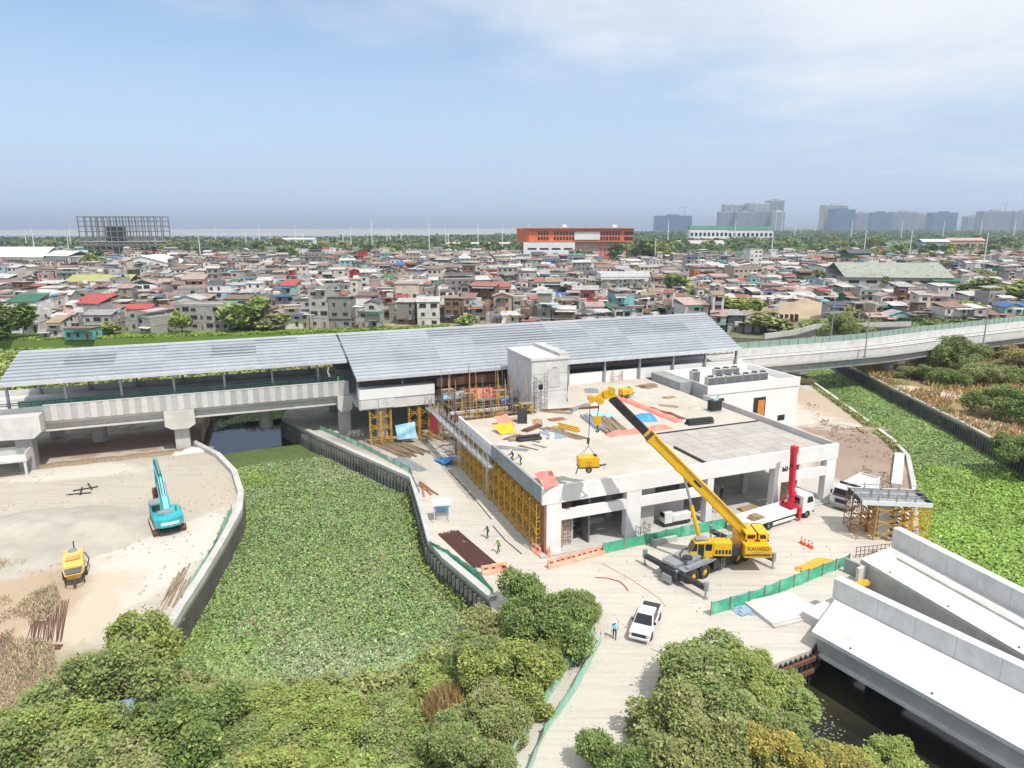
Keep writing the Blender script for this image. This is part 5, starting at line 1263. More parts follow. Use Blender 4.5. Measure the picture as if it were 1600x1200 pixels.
def mound(name, label, loc, rz_, L, W_, Hh, m, cat, seed=0, n=16):
    """long heap under a sheet: rounded section, uneven top"""
    r = empty(name, loc, rz_, label, cat); mb = MB(); mb.smooth = True; rg = np.random.default_rng(seed); ph = rg.random(6) * 6
    k = 9
    for i in range(n + 1):
        x = (i / n - 0.5) * L; e = 1 - abs(2 * i / n - 1) ** 8
        for j in range(k + 1):
            y = (j / k - 0.5) * W_; z = Hh * e * (1 - abs(2 * j / k - 1) ** 3.0) * (0.82 + 0.18 * math.sin(x * 1.9 + ph[0]) + 0.1 * math.sin(x * 4.1 + y * 3 + ph[1]))
            mb.v.append((x + 0.06 * math.sin(y * 5 + ph[2]), y + 0.12 * math.sin(x * 1.3 + ph[3]), max(z, 0.0) + 0.01))
    for i in range(n):
        for j in range(k): a = i * (k + 1) + j; mb.face((a, a + 1, a + k + 2, a + k + 1))
    mb.build('cover', m, r); bz = MB()
    for s in (-1, 1): bz.box(-L / 2 + 0.2, L / 2 - 0.2, s * W_ * 0.36 - 0.08, s * W_ * 0.36 + 0.08, 0, 0.1)
    bz.build('bearer', 'lumber', r); return r
def heap(name, label, loc, rx, ry, Hh, m, cat, seed=0, n=44):
    """loose heap: soft round foot, lumpy surface"""
    r = empty(name, loc, 0.15, label, cat); g = np.linspace(-1.05, 1.05, n + 1); X, Y = np.meshgrid(g, g, indexing='ij'); X = X.ravel(); Y = Y.ravel()
    rr = np.sqrt(X ** 2 + Y ** 2) + 0.30 * (fbm(X * rx, Y * ry, 6, seed) - 0.5)
    z = Hh * np.clip(1 - rr, 0, 1) ** 0.9 * (0.7 + 0.6 * fbm(X * rx, Y * ry, 3.0, seed + 3)) - 0.05 + 0.05 * fbm(X * rx, Y * ry, 0.9, seed + 5)
    mb = MB(); mb.smooth = True; mb.v = [(float(a * rx), float(b * ry), float(c)) for a, b, c in zip(X, Y, z)]
    for i in range(n):
        for j in range(n):
            k = [i * (n + 1) + j, (i + 1) * (n + 1) + j, (i + 1) * (n + 1) + j + 1, i * (n + 1) + j + 1]
            if max(z[q] for q in k) > 0.005: mb.face(tuple(k))
    mb.build('pile', m, r); return r
ZR = 7.0
def dk(u, v): a = GL(u, v, ZR); return WL(a[0], a[1], ZR)
def dang(u0, v0, u1, v1): a, b = dk(u0, v0), dk(u1, v1); d = b - a; return a.lerp(b, 0.5), math.atan2(d.y, d.x), d.length
p, a, L = dang(962, 620, 1062, 660); mound('covered_stack', 'long stack under salmon sheeting running across the roof deck', p, a, L, 1.5, 0.5, 'tarp_salmon', 'stack', 1)
p, a, L = dang(948, 681, 1046, 667); mound('covered_stack', 'stack under salmon sheeting in front of the blue tarpaulin', p, a, L, 1.7, 0.55, 'tarp_salmon', 'stack', 2)
p, a, L = dang(985, 656, 1024, 655); mound('covered_stack', 'boxy stack under a bright blue tarpaulin on the roof deck', p, a, L, 2.6, 0.95, 'tarp_blue', 'stack', 3)
p, a, L = dang(1008, 636, 1070, 655); mound('felt_heap', 'brown felt matting in a long heap beside the salmon stack', p, a, L, 1.0, 0.35, 'felt_brown', 'heap', 4)
p, a, L = dang(925, 646, 960, 652); mound('covered_stack', 'pale blue plastic over boards behind the crane hook', p, a, L, 2.4, 0.4, 'tarp_sky', 'stack', 5)
p, a, L = dang(1074, 664, 1112, 660); roll_pile('membrane_rolls', 'dark grey bundle of membrane rolls on the roof deck', p, a, L, 9, 0.16, 'felt_black', 'rolls')
p, a, L = dang(873, 667, 905, 675); roll_pile('yellow_props', 'bundle of yellow steel props on the roof deck', p, a, L, 6, 0.13, 'scaffold_yellow', 'props')
p, a, L = dang(853, 670, 915, 687); bars('timber_stack', 'brown timbers strewn beside the yellow props', p, a, L, 6, 1, 0.22, 0.14, 'lumber', jit=0.1, lvar=0.12)
p, a, L = dang(850, 643, 935, 637); bars('timber_beam', 'long brown timber lying across the deck near the lift core', p, a, L, 2, 1, 0.28, 0.25, 'rust', 'beam', jit=0.004, lvar=0.02)
p, a, L = dang(940, 655, 962, 675); bars('timber_stack', 'dark planks stacked on the deck left of the boom', p, a, L * 1.2, 10, 2, 0.26, 0.14, 'lumber', gap=1.4, lvar=0.1)
p, a, L = dang(915, 650, 940, 672); bars('steel_sections', 'grey steel sections stacked behind the crane hook', p, a, L, 6, 2, 0.2, 0.16, 'steel_grey', gap=1.5, lvar=0.1)
p, a, L = dang(853, 673, 880, 684); bars('steel_sheets', 'blue grey metal sheets fanned on the deck', p, a, L, 5, 2, 0.45, 0.05, 'sheet_blue', 'sheets', lvar=0.08)
p, a, L = dang(808, 690, 844, 686); roll_pile('membrane_rolls', 'black membrane rolls lying across planks on the deck', p, a, L, 3, 0.22, 'felt_black', 'rolls')
p, a, L = dang(808, 662, 824, 662)
fp = empty('formwork_panel', p, a, 'dark perforated formwork panel standing upright on the deck', 'panel'); MB().box(-0.7, 0.7, -0.05, 0.05, 0, 2.2).build('board', 'felt_black', fp, rot=(R(-12), 0, 0)); MB().bar((0, 0.7, 0), (0, 0.3, 1.7), 0.08).build('prop', 'lumber', fp)
for i, (u, v) in enumerate(((835, 690), (825, 700), (842, 697))): bars('timber_beam', ('short', 'longest', 'middle')[i] + ' loose timber poking out under the black rolls', dk(u, v), TH - 0.9 - 0.1 * i, (1.6, 3.0, 2.2)[i], 2, 1, 0.12, 0.1, 'lumber', 'beam', lvar=0.05)
bx = empty('site_box', dk(861, 686), TH, 'small white box standing among timbers on the deck', 'box'); MB().box(-0.35, 0.35, -0.3, 0.3, 0, 0.8).build('case', 'paint_white', bx, bevel=0.03); MB().box(-0.38, 0.38, -0.33, 0.33, 0.801, 0.86).build('lid', 'concrete', bx)
gx = empty('generator', dk(1116, 642), TH, 'dark generator set standing against the right parapet', 'generator')
MB().box(-0.9, 0.9, -0.6, 0.6, 0.15, 1.7).build('case', 'steel_black', gx, bevel=0.05); MB().box(-0.95, 0.95, -0.65, 0.65, 0, 0.15).build('skid', 'steel_grey', gx); MB().cyl((0.5, 0, 1.7), (0.5, 0, 2.5), 0.07, 0.07, 8).build('exhaust', 'galvanised', gx); MB().box(-0.3, 0.5, -0.2, 0.4, 1.702, 1.95).build('cover', 'tarp_sky', gx)
mound('debris_heap', 'small heap of rubble near the right parapet', dk(1085, 638), TH, 1.8, 1.2, 0.2, 'sack', 'heap', 9)
bars('timber_stack', 'plank pallets stacked by the white parapet at the deck back', dk(1012, 604), TH + 0.2, 2.6, 6, 4, 0.35, 0.1, 'lumber', gap=1.3)
scaffold('small yellowish scaffold on the deck beside the plank pallets', WL(33.4, 44.2, 7.0), TH, 2.0, 1.2, 1, 1.9, 'scaffold_brown', False)
CL = (('timber_stack', 'weathered planks beside the salmon sheet on the deck', 4.2, 19.5, 2.6, 6, 2, 0.22, 0.1, 'lumber'), ('steel_sections', 'grey sections laid parallel to the left parapet', 2.2, 15.5, 4.0, 4, 1, 0.18, 0.16, 'steel_grey'), ('timber_stack', 'short boards at the edge of the open court', 7.6, 27.6, 2.2, 7, 2, 0.22, 0.1, 'plank'), ('plywood_stack', 'plywood sheets left of the lift core foot', 10.2, 25.4, 2.4, 3, 5, 0.42, 0.06, 'plywood'), ('steel_sections', 'rusty sections behind the black rolls', 8.2, 22.6, 3.4, 5, 2, 0.16, 0.14, 'rust'), ('timber_stack', 'long planks in front of the lift core', 15.0, 29.4, 4.6, 5, 2, 0.25, 0.08, 'plank'), ('plywood_stack', 'reddish shutter boards stacked near the white box', 13.4, 25.6, 2.2, 3, 6, 0.45, 0.06, 'plywood_red'), ('timber_stack', 'mixed offcuts between yellow props and steel sheets', 11.6, 21.4, 2.0, 8, 1, 0.15, 0.12, 'lumber'), ('steel_sections', 'bundle of grey pipes beside the brown timber beam', 19.5, 30.2, 4.4, 6, 2, 0.14, 0.13, 'galvanised'), ('timber_stack', 'scattered planks right of the salmon stack', 33.0, 26.0, 2.8, 4, 1, 0.22, 0.1, 'plank'), ('plywood_stack', 'small plywood pile near the dark generator', 36.2, 30.6, 1.8, 3, 4, 0.4, 0.06, 'plywood'), ('steel_sheets', 'thin metal sheets near the roof back parapet', 26.5, 39.5, 3.0, 4, 2, 0.5, 0.05, 'steel_grey'))
for i, (nm, lab, a_, b_, L_, n_, r_, w_, h_, m_) in enumerate(CL): bars(nm, lab, WL(a_, b_, 7.0), TH + (0.5, -0.7, 0.1, 1.2)[i % 4], L_, n_, r_, w_, h_, m_, jit=0.12, gap=1.25, lvar=0.1)
# on the access road
def gd(u0, v0, u1, v1): a, b = G(u0, v0), G(u1, v1); d = b - a; return a.lerp(b, 0.5), math.atan2(d.y, d.x), d.length
p, a, L = gd(700, 832, 758, 884); rb = bars('rebar_stack', 'long rusty reinforcing bars stacked along the canal wall', p, a, L, 26, 2, 0.05, 0.05, 'rust_steel', 'rebar', jit=0.02, gap=2.0, lvar=0.04)
p, a, L = gd(596, 688, 650, 712); bars('timber_stack', 'untidy grey timbers piled on the road by the concourse', p, a, L, 13, 2, 0.22, 0.14, 'lumber', jit=0.25, gap=1.6, lvar=0.12)
p, a, L = gd(620, 716, 650, 734); bars('steel_sheets', 'dark metal sheets stacked beside the canal wall', p, a, L, 5, 2, 0.5, 0.08, 'steel_grey', 'sheets', jit=0.06)
p, a, L = gd(655, 755, 676, 775); bars('timber_stack', 'short reddish boards lying near the guard canopy', p, a, L, 5, 1, 0.2, 0.12, 'plywood_red', jit=0.3)
sk = empty('cement_sacks', G(545, 684), TH, 'pile of pale cement sacks beside the viaduct pier', 'sacks')
sm_ = MB(); sm_.sphere((0, 0, 0.13), 0.42, 8, 5, 0.34); sme = sm_.mesh('sack', 'sack')
for k in range(4):
    for i in range(4 - k // 2):
        for j in range(3): place(sme, 'sack', sk, (i * 0.75 + 0.1 * k, j * 0.55, k * 0.22), (0, 0, 0.2 * ((i + j + k) % 3 - 1)))
mound('rubble_heap', 'pale rubble heap at the foot of the falsework', G(645, 684), 0.3, 4.0, 2.6, 0.7, 'sack', 'heap', 11)
mound('rubble_heap', 'broken concrete at the foot of the viaduct pier on the west bank', G(300, 705), 0.4, 5.5, 2.5, 0.5, 'concrete_pale', 'heap', 12)
heap('gravel_heap', 'broad low heap of grey gravel on the west bank', G(50, 838), 13.5, 8.5, 1.7, 'gravel', 'heap', 13)
mound('soil_heap', 'low brown soil windrow along the viaduct shadow', G(190, 716), TH, 26, 2.2, 0.45, 'lumber', 'heap', 14, 30).children[0].data.materials[0] = M_['soil_left']
p, a, L = gd(80, 940, 70, 1010); bars('rebar_mats', 'rusty reinforcing cages dumped beside the dirt track', p, a, L * 0.9, 30, 1, 0.06, 0.06, 'rust_steel', 'rebar', jit=0.05, gap=1.5, lvar=0.05)
p, a, L = gd(60, 1012, 92, 1012); bars('steel_sections', 'rusty steel sections lying across the end of the cages', p, a, L, 4, 1, 0.14, 0.14, 'rust', jit=0.06)
p, a, L = gd(122, 765, 142, 768); bars('timber_stack', 'dark timbers scattered on the west bank behind the excavator', p, a, L * 1.3, 4, 1, 0.18, 0.15, 'steel_dark', jit=0.9, gap=4.5, lvar=0.2)
for i, (u, v) in enumerate(((265, 925), (275, 910), (283, 930))):
    p, a, L = gd(u - 8, v + 22, u + 14, v - 22); bars('timber_stack', ('bundle of grey poles leaning along the curved wall', 'middle bundle of poles against the curved wall', 'short poles beside the curved wall')[i], p, a, L, 5, 1, 0.09, 0.09, 'lumber', jit=0.05, gap=2.2)
# pallets and stack inside the bays
bars('plywood_stack', 'stack of plywood sheets in the open third bay', WL(28.5, 1.6, 0.23), TH + 0.15, 2.4, 4, 7, 0.33, 0.09, 'plywood', gap=1.02, jit=0.02, lvar=0.03)
bars('steel_sheets', 'dark sheet lying on the bay floor by the plywood', WL(27.4, -0.4, 0.23), TH - 0.1, 1.6, 3, 1, 0.3, 0.08, 'steel_grey', 'sheets')
wt = empty('water_truck_body', WL(17.2, 1.2, 0.23), TH, 'white tank unit with dark frame in the second bay', 'tank')
MB().box(-1.5, -0.4, -0.6, 0.6, 0.5, 1.9).build('cab_shell', 'paint_white', wt, bevel=0.08); MB().box(-0.35, 2.2, -0.6, 0.6, 0.55, 1.5).build('tank', 'paint_white', wt, bevel=0.12); MB().box(-1.5, 2.2, -0.5, 0.5, 0.2, 0.5).build('frame', 'steel_dark', wt); MB().box(-1.52, -1.501, -0.45, 0.45, 1.2, 1.75).build('window', 'glass', wt)
bars('timber_stack', 'timber pallet with bleached boards on the brown yard', G(1356, 672), 0.3, 4.6, 5, 3, 0.5, 0.14, 'plank', gap=1.25, jit=0.1)
o = bars('concrete_beam', 'long pale precast beam lying by the right channel wall', G(1403, 735), math.atan2(G(1408, 690).y - G(1399, 775).y, G(1408, 690).x - G(1399, 775).x), 15, 1, 1, 1.3, 0.5, 'concrete_pale', 'beam', jit=0, lvar=0)
p, a, L = gd(1255, 893, 1292, 877); bars('yellow_planks', 'yellow steel planks heaped behind the green fence', p, a, L, 6, 2, 0.28, 0.1, 'scaffold_yellow', 'planks', jit=0.12, lvar=0.15)
p, a, L = gd(1150, 950, 1195, 935); bars('roofing_sheets', 'blue grey corrugated sheets stacked beside the green fence', p, a, L, 6, 3, 0.5, 0.05, 'sheet_blue', 'sheets', jit=0.05)
p, a, L = gd(1335, 917, 1350, 912); bars('yellow_planks', 'yellow timbers between the two ramps', p, a, 2.0, 5, 2, 0.16, 0.14, 'scaffold_yellow', 'planks', jit=0.2)
p, a, L = gd(1060, 868, 1064, 866)
cbk = empty('concrete_block', G(1038, 848), TH, 'loose concrete kerb block on the yard behind the crane', 'block'); MB().box(-1.6, 1.6, -0.2, 0.2, 0, 0.6).build('block', 'concrete', cbk); MB().box(-1.7, -1.602, -0.9, 0.2, 0, 0.9).build('end', 'concrete_grey', cbk)
# rebar starter bars between scaffold and ramps
rs = empty('rebar_cage', G(1375, 868), 0.2, 'upright dark rebar starter mesh in front of the ramp', 'rebar')
for i in range(12): MB().bar((-3 + i * 0.5, 0, 0), (-3 + i * 0.5, 0, 1.3), 0.045).build('bar', 'rust_steel', rs)
for z in (0.35, 0.8, 1.25): MB().bar((-3.1, 0, z), (2.7, 0, z), 0.045).build('tie', 'rust_steel', rs)

# loose stones and crumbs of concrete
def stones(name, label, poly, n, s0, s1, m, seed):
    rg_ = np.random.default_rng(seed); xs = [p.x for p in poly]; ys = [p.y for p in poly]; x = rg_.uniform(min(xs), max(xs), n * 4); y = rg_.uniform(min(ys), max(ys), n * 4)
    k = in_poly(x, y, poly) & (rg_.random(n * 4) < np.clip((fbm(x, y, 5, seed) - 0.42) * 5, 0.02, 1)); x, y = x[k][:n], y[k][:n]; mb = MB()
    for a_, b_ in zip(x, y):
        s_ = s0 + (s1 - s0) * rg_.random() ** 3; t_ = rg_.random() * 6; c_, q_ = math.cos(t_) * s_, math.sin(t_) * s_
        mb.hexa([(a_ - c_, b_ - q_, 0), (a_ + q_, b_ - c_, 0), (a_ + c_, b_ + q_, 0), (a_ - q_, b_ + c_, 0), (a_ - c_ * .6, b_ - q_ * .6, s_), (a_ + q_ * .5, b_ - c_ * .5, s_ * .8), (a_ + c_ * .6, b_ + q_ * .6, s_ * .7), (a_ - q_ * .5, b_ + c_ * .5, s_ * .9)])
    tag(mb.build(name, m), label, 'rubble', kind='stuff')
stones('loose_rubble', 'loose stones and rubble scattered over the west bank', [G(u, v).to_2d() for u, v in ((0, 740), (300, 705), (375, 760), (340, 860), (250, 1000), (60, 1100), (0, 1000))], 1300, 0.04, 0.2, 'gravel', 3)
stones('loose_rubble', 'loose stones and crumbs along the access road and yard', [G(u, v).to_2d() for u, v in ((600, 690), (665, 700), (850, 880), (1300, 800), (1330, 880), (1100, 960), (940, 1010), (860, 1190), (780, 1190), (900, 960), (700, 860), (655, 780))], 1600, 0.03, 0.17, 'concrete', 4)
stones('loose_rubble', 'clods and stones on the brown yard beside the right channel', [G(u, v).to_2d() for u, v in ((1250, 620), (1400, 700), (1425, 830), (1340, 760), (1315, 700))], 900, 0.06, 0.35, 'mud_clod', 5)
# guard canopy
gc = empty('guard_canopy', G(691, 812), R(10), 'small white roofed guard canopy by the canal wall', 'canopy')
for x in (-0.95, 0.95):
    for y in (-0.8, 0.8): MB().bar((x, y, 0), (x, y, 2.2), 0.08).build('post', 'paint_white', gc)
MB().prism([(-1.15, 2.2), (1.15, 2.2), (1.15, 2.3), (0, 2.5), (-1.15, 2.3)], 'y', -1.0, 1.0).build('roof', 'paint_white', gc)
MB().box(-0.7, 0.7, -0.1, 0.4, 0, 0.85).build('counter', 'concrete_pale', gc); MB().box(-0.9, 0.9, 0.78, 0.82, 0.3, 1.6).build('back_sheet', 'tarp_sky', gc)

# ------------------------------------------------------------------ barriers, cones, fences
def barrier_mesh():
    mb = MB(); mb.prism([(-0.28, 0), (0.28, 0), (0.24, 0.22), (0.1, 0.45), (0.08, 0.95), (-0.08, 0.95), (-0.1, 0.45), (-0.24, 0.22)], 'x', -0.8, 0.8)
    return mb.mesh('shell', 'barrier_orange')
def slotm(): return MB().box(-0.18, 0.18, -0.115, 0.115, 0.55, 0.72).mesh('slot', 'felt_brown')
def barrier(u, v, ang, label, z=0):
    r = empty('road_barrier', G(u, v, z), ang, label, 'barrier', 'orange plastic barriers at the yard entrance')
    place(cached('barr', barrier_mesh), 'shell', r)
    for x in (-0.4, 0.4): place(cached('slot', slotm), 'slot', r, (x, 0, 0))
p, a, L = gd(862, 886, 938, 865)
for i in range(5): barrier(866 + i * 17, 885.5 - i * 4.7, a, ORD[4 - i] + ' orange plastic barrier from the green fence end of the row')
for i, (u, v) in enumerate(((838, 864), (858, 866))): barrier(u, v, (a, R(80))[i] if i else R(-60), 'orange plastic barrier at the foot of the building corner')
for i, (u, v) in enumerate(((765, 896), (780, 893))): barrier(u, v, R(15), 'orange plastic barrier at the canal wall beside the red shirted worker')
def cone(u, v, label):
    r = empty('traffic_cone', G(u, v), 0, label, 'cone', 'orange traffic cones in the yard')
    MB().box(-0.22, 0.22, -0.22, 0.22, 0, 0.05).build('base', 'cone_orange', r); MB().cyl((0, 0, 0.05), (0, 0, 0.85), 0.17, 0.035, 12).build('body', 'cone_orange', r); MB().cyl((0, 0, 0.42), (0, 0, 0.56), 0.112, 0.088, 12, False).build('stripe', 'paint_white', r)
for i, (u, v) in enumerate(((1252, 849), (1257, 852), (1263, 854), (1268, 857))): cone(u, v, ORD[i] + ' orange traffic cone counting from the mobile crane')
def net_fence(label, pts, h, m, step=2.4, lean=0.0):
    r = empty('net_fence', (0, 0, 0), 0, label, 'fence'); P = [Vector((p.x, p.y, 0)) for p in pts]
    pts2 = []
    for i in range(len(P) - 1):
        n = max(1, round((P[i + 1] - P[i]).length / step))
        for j in range(n): pts2.append(P[i].lerp(P[i + 1], j / n))
    pts2.append(P[-1])
    for k, q in enumerate(pts2): MB().bar(q, q + Vector((0, 0, h + 0.15)), 0.06).build('post', 'lumber', r)
    for k in range(len(pts2) - 1):
        a_, b_ = pts2[k], pts2[k + 1]; mb = MB(); d = (b_ - a_).normalized(); nn = Vector((-d.y, d.x, 0)); N = 6; mb.smooth = True
        for lay in (0, 1):
            s0 = len(mb.v)
            for i in range(N + 1):
                s = i / N; q = a_.lerp(b_, s)
                for j in range(4):
                    t = j / 3; w = 0.09 * math.sin(s * math.pi) * math.sin(t * 3 + k) + 0.04 + 0.012 * lay
                    mb.v.append(tuple(q + nn * w + Vector((0, 0, 0.05 + t * h - 0.07 * math.sin(s * math.pi) * t))))
            for i in range(N):
                for j in range(3): e = s0 + i * 4 + j; mb.face((e, e + 4, e + 5, e + 1))
        mb.build('net_panel', m, r)
    return r
gg = lambda *l: [G(u, v) for u, v in l]
net_fence('green net fence in front of the first two open bays', gg((942, 866), (1040, 844), (1135, 825)), 1.25, 'net_green')
net_fence('green net fence between the yard and the bare slab', gg((1110, 962), (1170, 945), (1240, 918), (1326, 884)), 1.3, 'net_green')
net_fence('pale green net fence on the left verge of the access road', gg((928, 1000), (880, 1052), (846, 1110), (800, 1190), (780, 1230)), 1.2, 'net_pale')
net_fence('second pale green net fence along the road edge', gg((938, 1004), (895, 1085), (850, 1150), (818, 1230)), 0.9, 'net_pale')
net_fence('sagging green net along the canal wall beside the rebar', gg((672, 858), (700, 872), (745, 905), (770, 935)), 0.9, 'net_green', 1.8)
net_fence('faded green net along the canal wall beside the grey timbers', gg((500, 672), (570, 702), (640, 738), (655, 775)), 0.8, 'net_pale', 2.2)
net_fence('faded green net along the inside of the curved wall', gg((362, 800), (335, 858), (308, 905), (285, 945)), 0.9, 'net_pale', 2.2)
# red and white cordon and hose
def rope(label, cat, pts, r_, m):
    mb = MB(); P = [Vector(p) for p in pts]; mb.tube([p + Vector((0, 0, r_)) for p in P], r_, 5); tag(mb.build(cat, m), label, cat)
rope('red hose snaking over the yard towards the bushes', 'hose', [G(u, v) for u, v in ((930, 903), (950, 904), (968, 909), (978, 918), (981, 924))], 0.05, 'tarp_red')
rope('thin red cordon line crossing the yard', 'rope', [G(u, v) for u, v in ((940, 880), (985, 905), (1030, 935), (1040, 948))], 0.03, 'tarp_salmon')
rope('dark cable lying along the road in front of the falsework', 'cable', [G(u, v) for u, v in ((770, 822), (790, 845), (815, 866))], 0.05, 'steel_dark')
rope('second dark cable between road and scaffold feet', 'cable', [G(u, v) for u, v in ((700, 735), (735, 772), (768, 812))], 0.05, 'felt_black')

# ------------------------------------------------------------------ people
def person(label, loc, face, shirt, legs, hat, stride=0.0, bend=0.0, arm=(0.2, -0.1), crouch=0.0, vest=None):
    """skinned figure about 1.7 m; facing local +x"""
    r = empty('person', loc, face, label, 'person', 'site workers')
    V, E_, RAD, TG = [], [], [], []
    def v(p, rad, tg, par=None):
        V.append(p); RAD.append(rad); TG.append(tg)
        if par is not None: E_.append((par, len(V) - 1))
        return len(V) - 1
    hz = 0.93 - 0.38 * crouch; bx_ = bend
    pel = v((0, 0, hz), (0.135, 0.15), 'l'); w = v((0.03 + bx_ * 0.1, 0, hz + 0.2), (0.12, 0.15), 's', pel); ch = v((0.02 + bx_ * 0.25, 0, hz + 0.42 - bx_ * 0.06), (0.13, 0.18), 's', w)
    nk = v((0.02 + bx_ * 0.4, 0, hz + 0.56 - bx_ * 0.12), (0.055, 0.055), 'k', ch); hd_ = v((0.05 + bx_ * 0.48, 0, hz + 0.66 - bx_ * 0.15), (0.085, 0.075), 'k', nk); hd2 = v((0.05 + bx_ * 0.52, 0, hz + 0.76 - bx_ * 0.16), (0.08, 0.075), 'k', hd_)
    v((0.15 + bx_ * 0.5, 0, hz + 0.68 - bx_ * 0.15), (0.02, 0.02), 'k', hd_)
    for s in (-1, 1):
        f = stride * s; kx = 0.06 + f * 0.5 + 0.3 * crouch
        h = v((0, 0.1 * s, hz - 0.06), (0.095, 0.095), 'l', pel); k = v((kx, 0.11 * s, (hz) * 0.52 + 0.05 * crouch), (0.066, 0.066), 'l', h); an = v((f - 0.03 - 0.05 * crouch, 0.11 * s, 0.09), (0.045, 0.045), 'b', k); v((f + 0.15 - 0.05 * crouch, 0.12 * s, 0.04), (0.04, 0.035), 'b', an)
        sw = arm[0] if s < 0 else arm[1]
        sh = v((0.02 + bx_ * 0.3, 0.2 * s, hz + 0.46 - bx_ * 0.08), (0.065, 0.065), 's', ch); el = v((0.0 + sw * 0.6 + bx_ * 0.3, 0.27 * s, hz + 0.2), (0.048, 0.048), 's', sh); wr = v((0.06 + sw * 1.5 + bx_ * 0.35, 0.27 * s, hz + 0.0 + abs(sw) * 0.25), (0.034, 0.034), 'k', el)
        pm_ = v((0.08 + sw * 1.6 + bx_ * 0.36, 0.27 * s, hz - 0.07 + abs(sw) * 0.25), (0.03, 0.042), 'k', wr)
        for q in range(4): v((0.05 + q * 0.02 + sw * 1.65 + bx_ * 0.36, (0.262 + 0.006 * q) * s, hz - 0.15 + abs(sw) * 0.25 + 0.008 * abs(q - 1.5)), (0.009, 0.009), 'k', pm_)
        v((0.13 + sw * 1.6 + bx_ * 0.36, 0.24 * s, hz - 0.08 + abs(sw) * 0.25), (0.011, 0.011), 'k', wr)
    me = bpy.data.meshes.new('body'); me.from_pydata(V, E_, []); o = place(me, 'body', r)
    md = o.modifiers.new('skin', 'SKIN'); sv = me.skin_vertices[0].data
    for i, q in enumerate(RAD): sv[i].radius = q; sv[i].use_root = (i == 0)
    ss = o.modifiers.new('sub', 'SUBSURF'); ss.levels = ss.render_levels = 1
    dg = bpy.context.evaluated_depsgraph_get(); m2 = bpy.data.meshes.new_from_object(o.evaluated_get(dg)); o.modifiers.clear(); o.data = m2
    m2.materials.clear(); mm = {'s': vest or shirt, 'l': legs, 'k': 'skin', 'b': 'boot'}; names = [mm['s'], mm['l'], 'skin', 'boot']
    for n_ in names: m2.materials.append(M_[n_])
    pts = np.array(V); idx = {'s': 0, 'l': 1, 'k': 2, 'b': 3}
    for p_ in m2.polygons:
        c = np.array(p_.center); k = int(np.argmin(((pts - c) ** 2).sum(1))); p_.material_index = idx[TG[k]]; p_.use_smooth = True
    hh = V[hd2]; H_ = MB(); H_.smooth = True; H_.sphere((hh[0], 0, hh[2] - 0.01), 0.135, 12, 6, 0.85); H_.smooth = False; H_.cyl((hh[0] + 0.03, 0, hh[2] - 0.02), (hh[0] + 0.03, 0, hh[2]), 0.175, 0.165, 14)
    H_.build('hard_hat', hat, r)
    for s in (-1, 1): MB().sphere((hh[0] + 0.07, 0.035 * s, hh[2] - 0.06), 0.014, 6, 4).build('eye', 'steel_black', r)
    return r
person('worker in dark blue shirt walking on the white road', G(762, 841), R(200), 'shirt_blue', 'trousers', 'hard_hat', 0.12)
person('worker in greenish vest striding towards the rebar', G(779, 864), R(215), 'shirt_dark', 'trousers', 'hard_hat', 0.22, vest='vest_green')
person('worker in red shirt standing at the orange barriers', G(789, 905), R(240), 'shirt_red', 'trousers', 'hat_yellow', 0.05)
person('worker in pale blue vest standing beside the white pickup', G(960, 998), R(260), 'shirt_blue', 'trousers', 'hard_hat', 0.1, vest='tarp_sky')
person('worker kneeling at the grey parapet on the roof deck', WL(0.9, 11.4, 7.0), TH + R(150), 'shirt_dark', 'trousers', 'hard_hat', 0.05, 0.5, (0.2, 0.25), 0.8)
person('worker bending over near the kneeling one on the deck', WL(1.2, 9.6, 7.0), TH + R(170), 'shirt_blue', 'trousers', 'hat_yellow', 0.05, 0.7, (0.2, 0.2), 0.3)
person('worker standing in the dark third bay', WL(27.6, 5.5, 0.23), TH + R(-90), 'shirt_dark', 'trousers', 'hard_hat', 0.05)
person('worker in dark clothes among the court formwork', WL(10.6, 37.2, 7.1), TH + R(-60), 'shirt_blue', 'trousers', 'hard_hat', 0.05)
# ------------------------------------------------------------------ house materials
WALLS = {'bare grey': (0.44, 0.42, 0.39), 'grimy concrete': (0.31, 0.29, 0.27), 'pale cream': (0.70, 0.64, 0.52), 'whitewashed': (0.78, 0.77, 0.74), 'dirty white': (0.62, 0.59, 0.55), 'pinkish': (0.55, 0.36, 0.31),
         'mint green': (0.34, 0.50, 0.42), 'light blue': (0.32, 0.45, 0.55), 'dark': (0.085, 0.085, 0.085), 'brown boarded': (0.22, 0.14, 0.09), 'tan': (0.48, 0.39, 0.29), 'turquoise': (0.22, 0.52, 0.52), 'maroon': (0.22, 0.04, 0.05), 'red': (0.46, 0.06, 0.05), 'orange': (0.62, 0.19, 0.08), 'dark green': (0.03, 0.13, 0.09)}
ROOFS = {'rusty brown': (0.33, 0.21, 0.165), 'faded red': (0.40, 0.17, 0.14), 'bright red': (0.48, 0.10, 0.09), 'galvanised grey': (0.48, 0.47, 0.46), 'pale grey': (0.66, 0.64, 0.61), 'dark grey': (0.12, 0.12, 0.13), 'green': (0.06, 0.20, 0.13), 'weathered pink': (0.52, 0.38, 0.34), 'blue': (0.08, 0.20, 0.46), 'teal': (0.16, 0.38, 0.36), 'patched tan': (0.40, 0.31, 0.22)}
for k, c in WALLS.items(): mat('wall ' + k, c, tuple(x * 0.8 for x in c), 0.6, 0.9, 0.1, rnd=0.13, c3=tuple(x * 0.5 for x in c), s3=0.45, lo3=0.53, hi3=0.78)
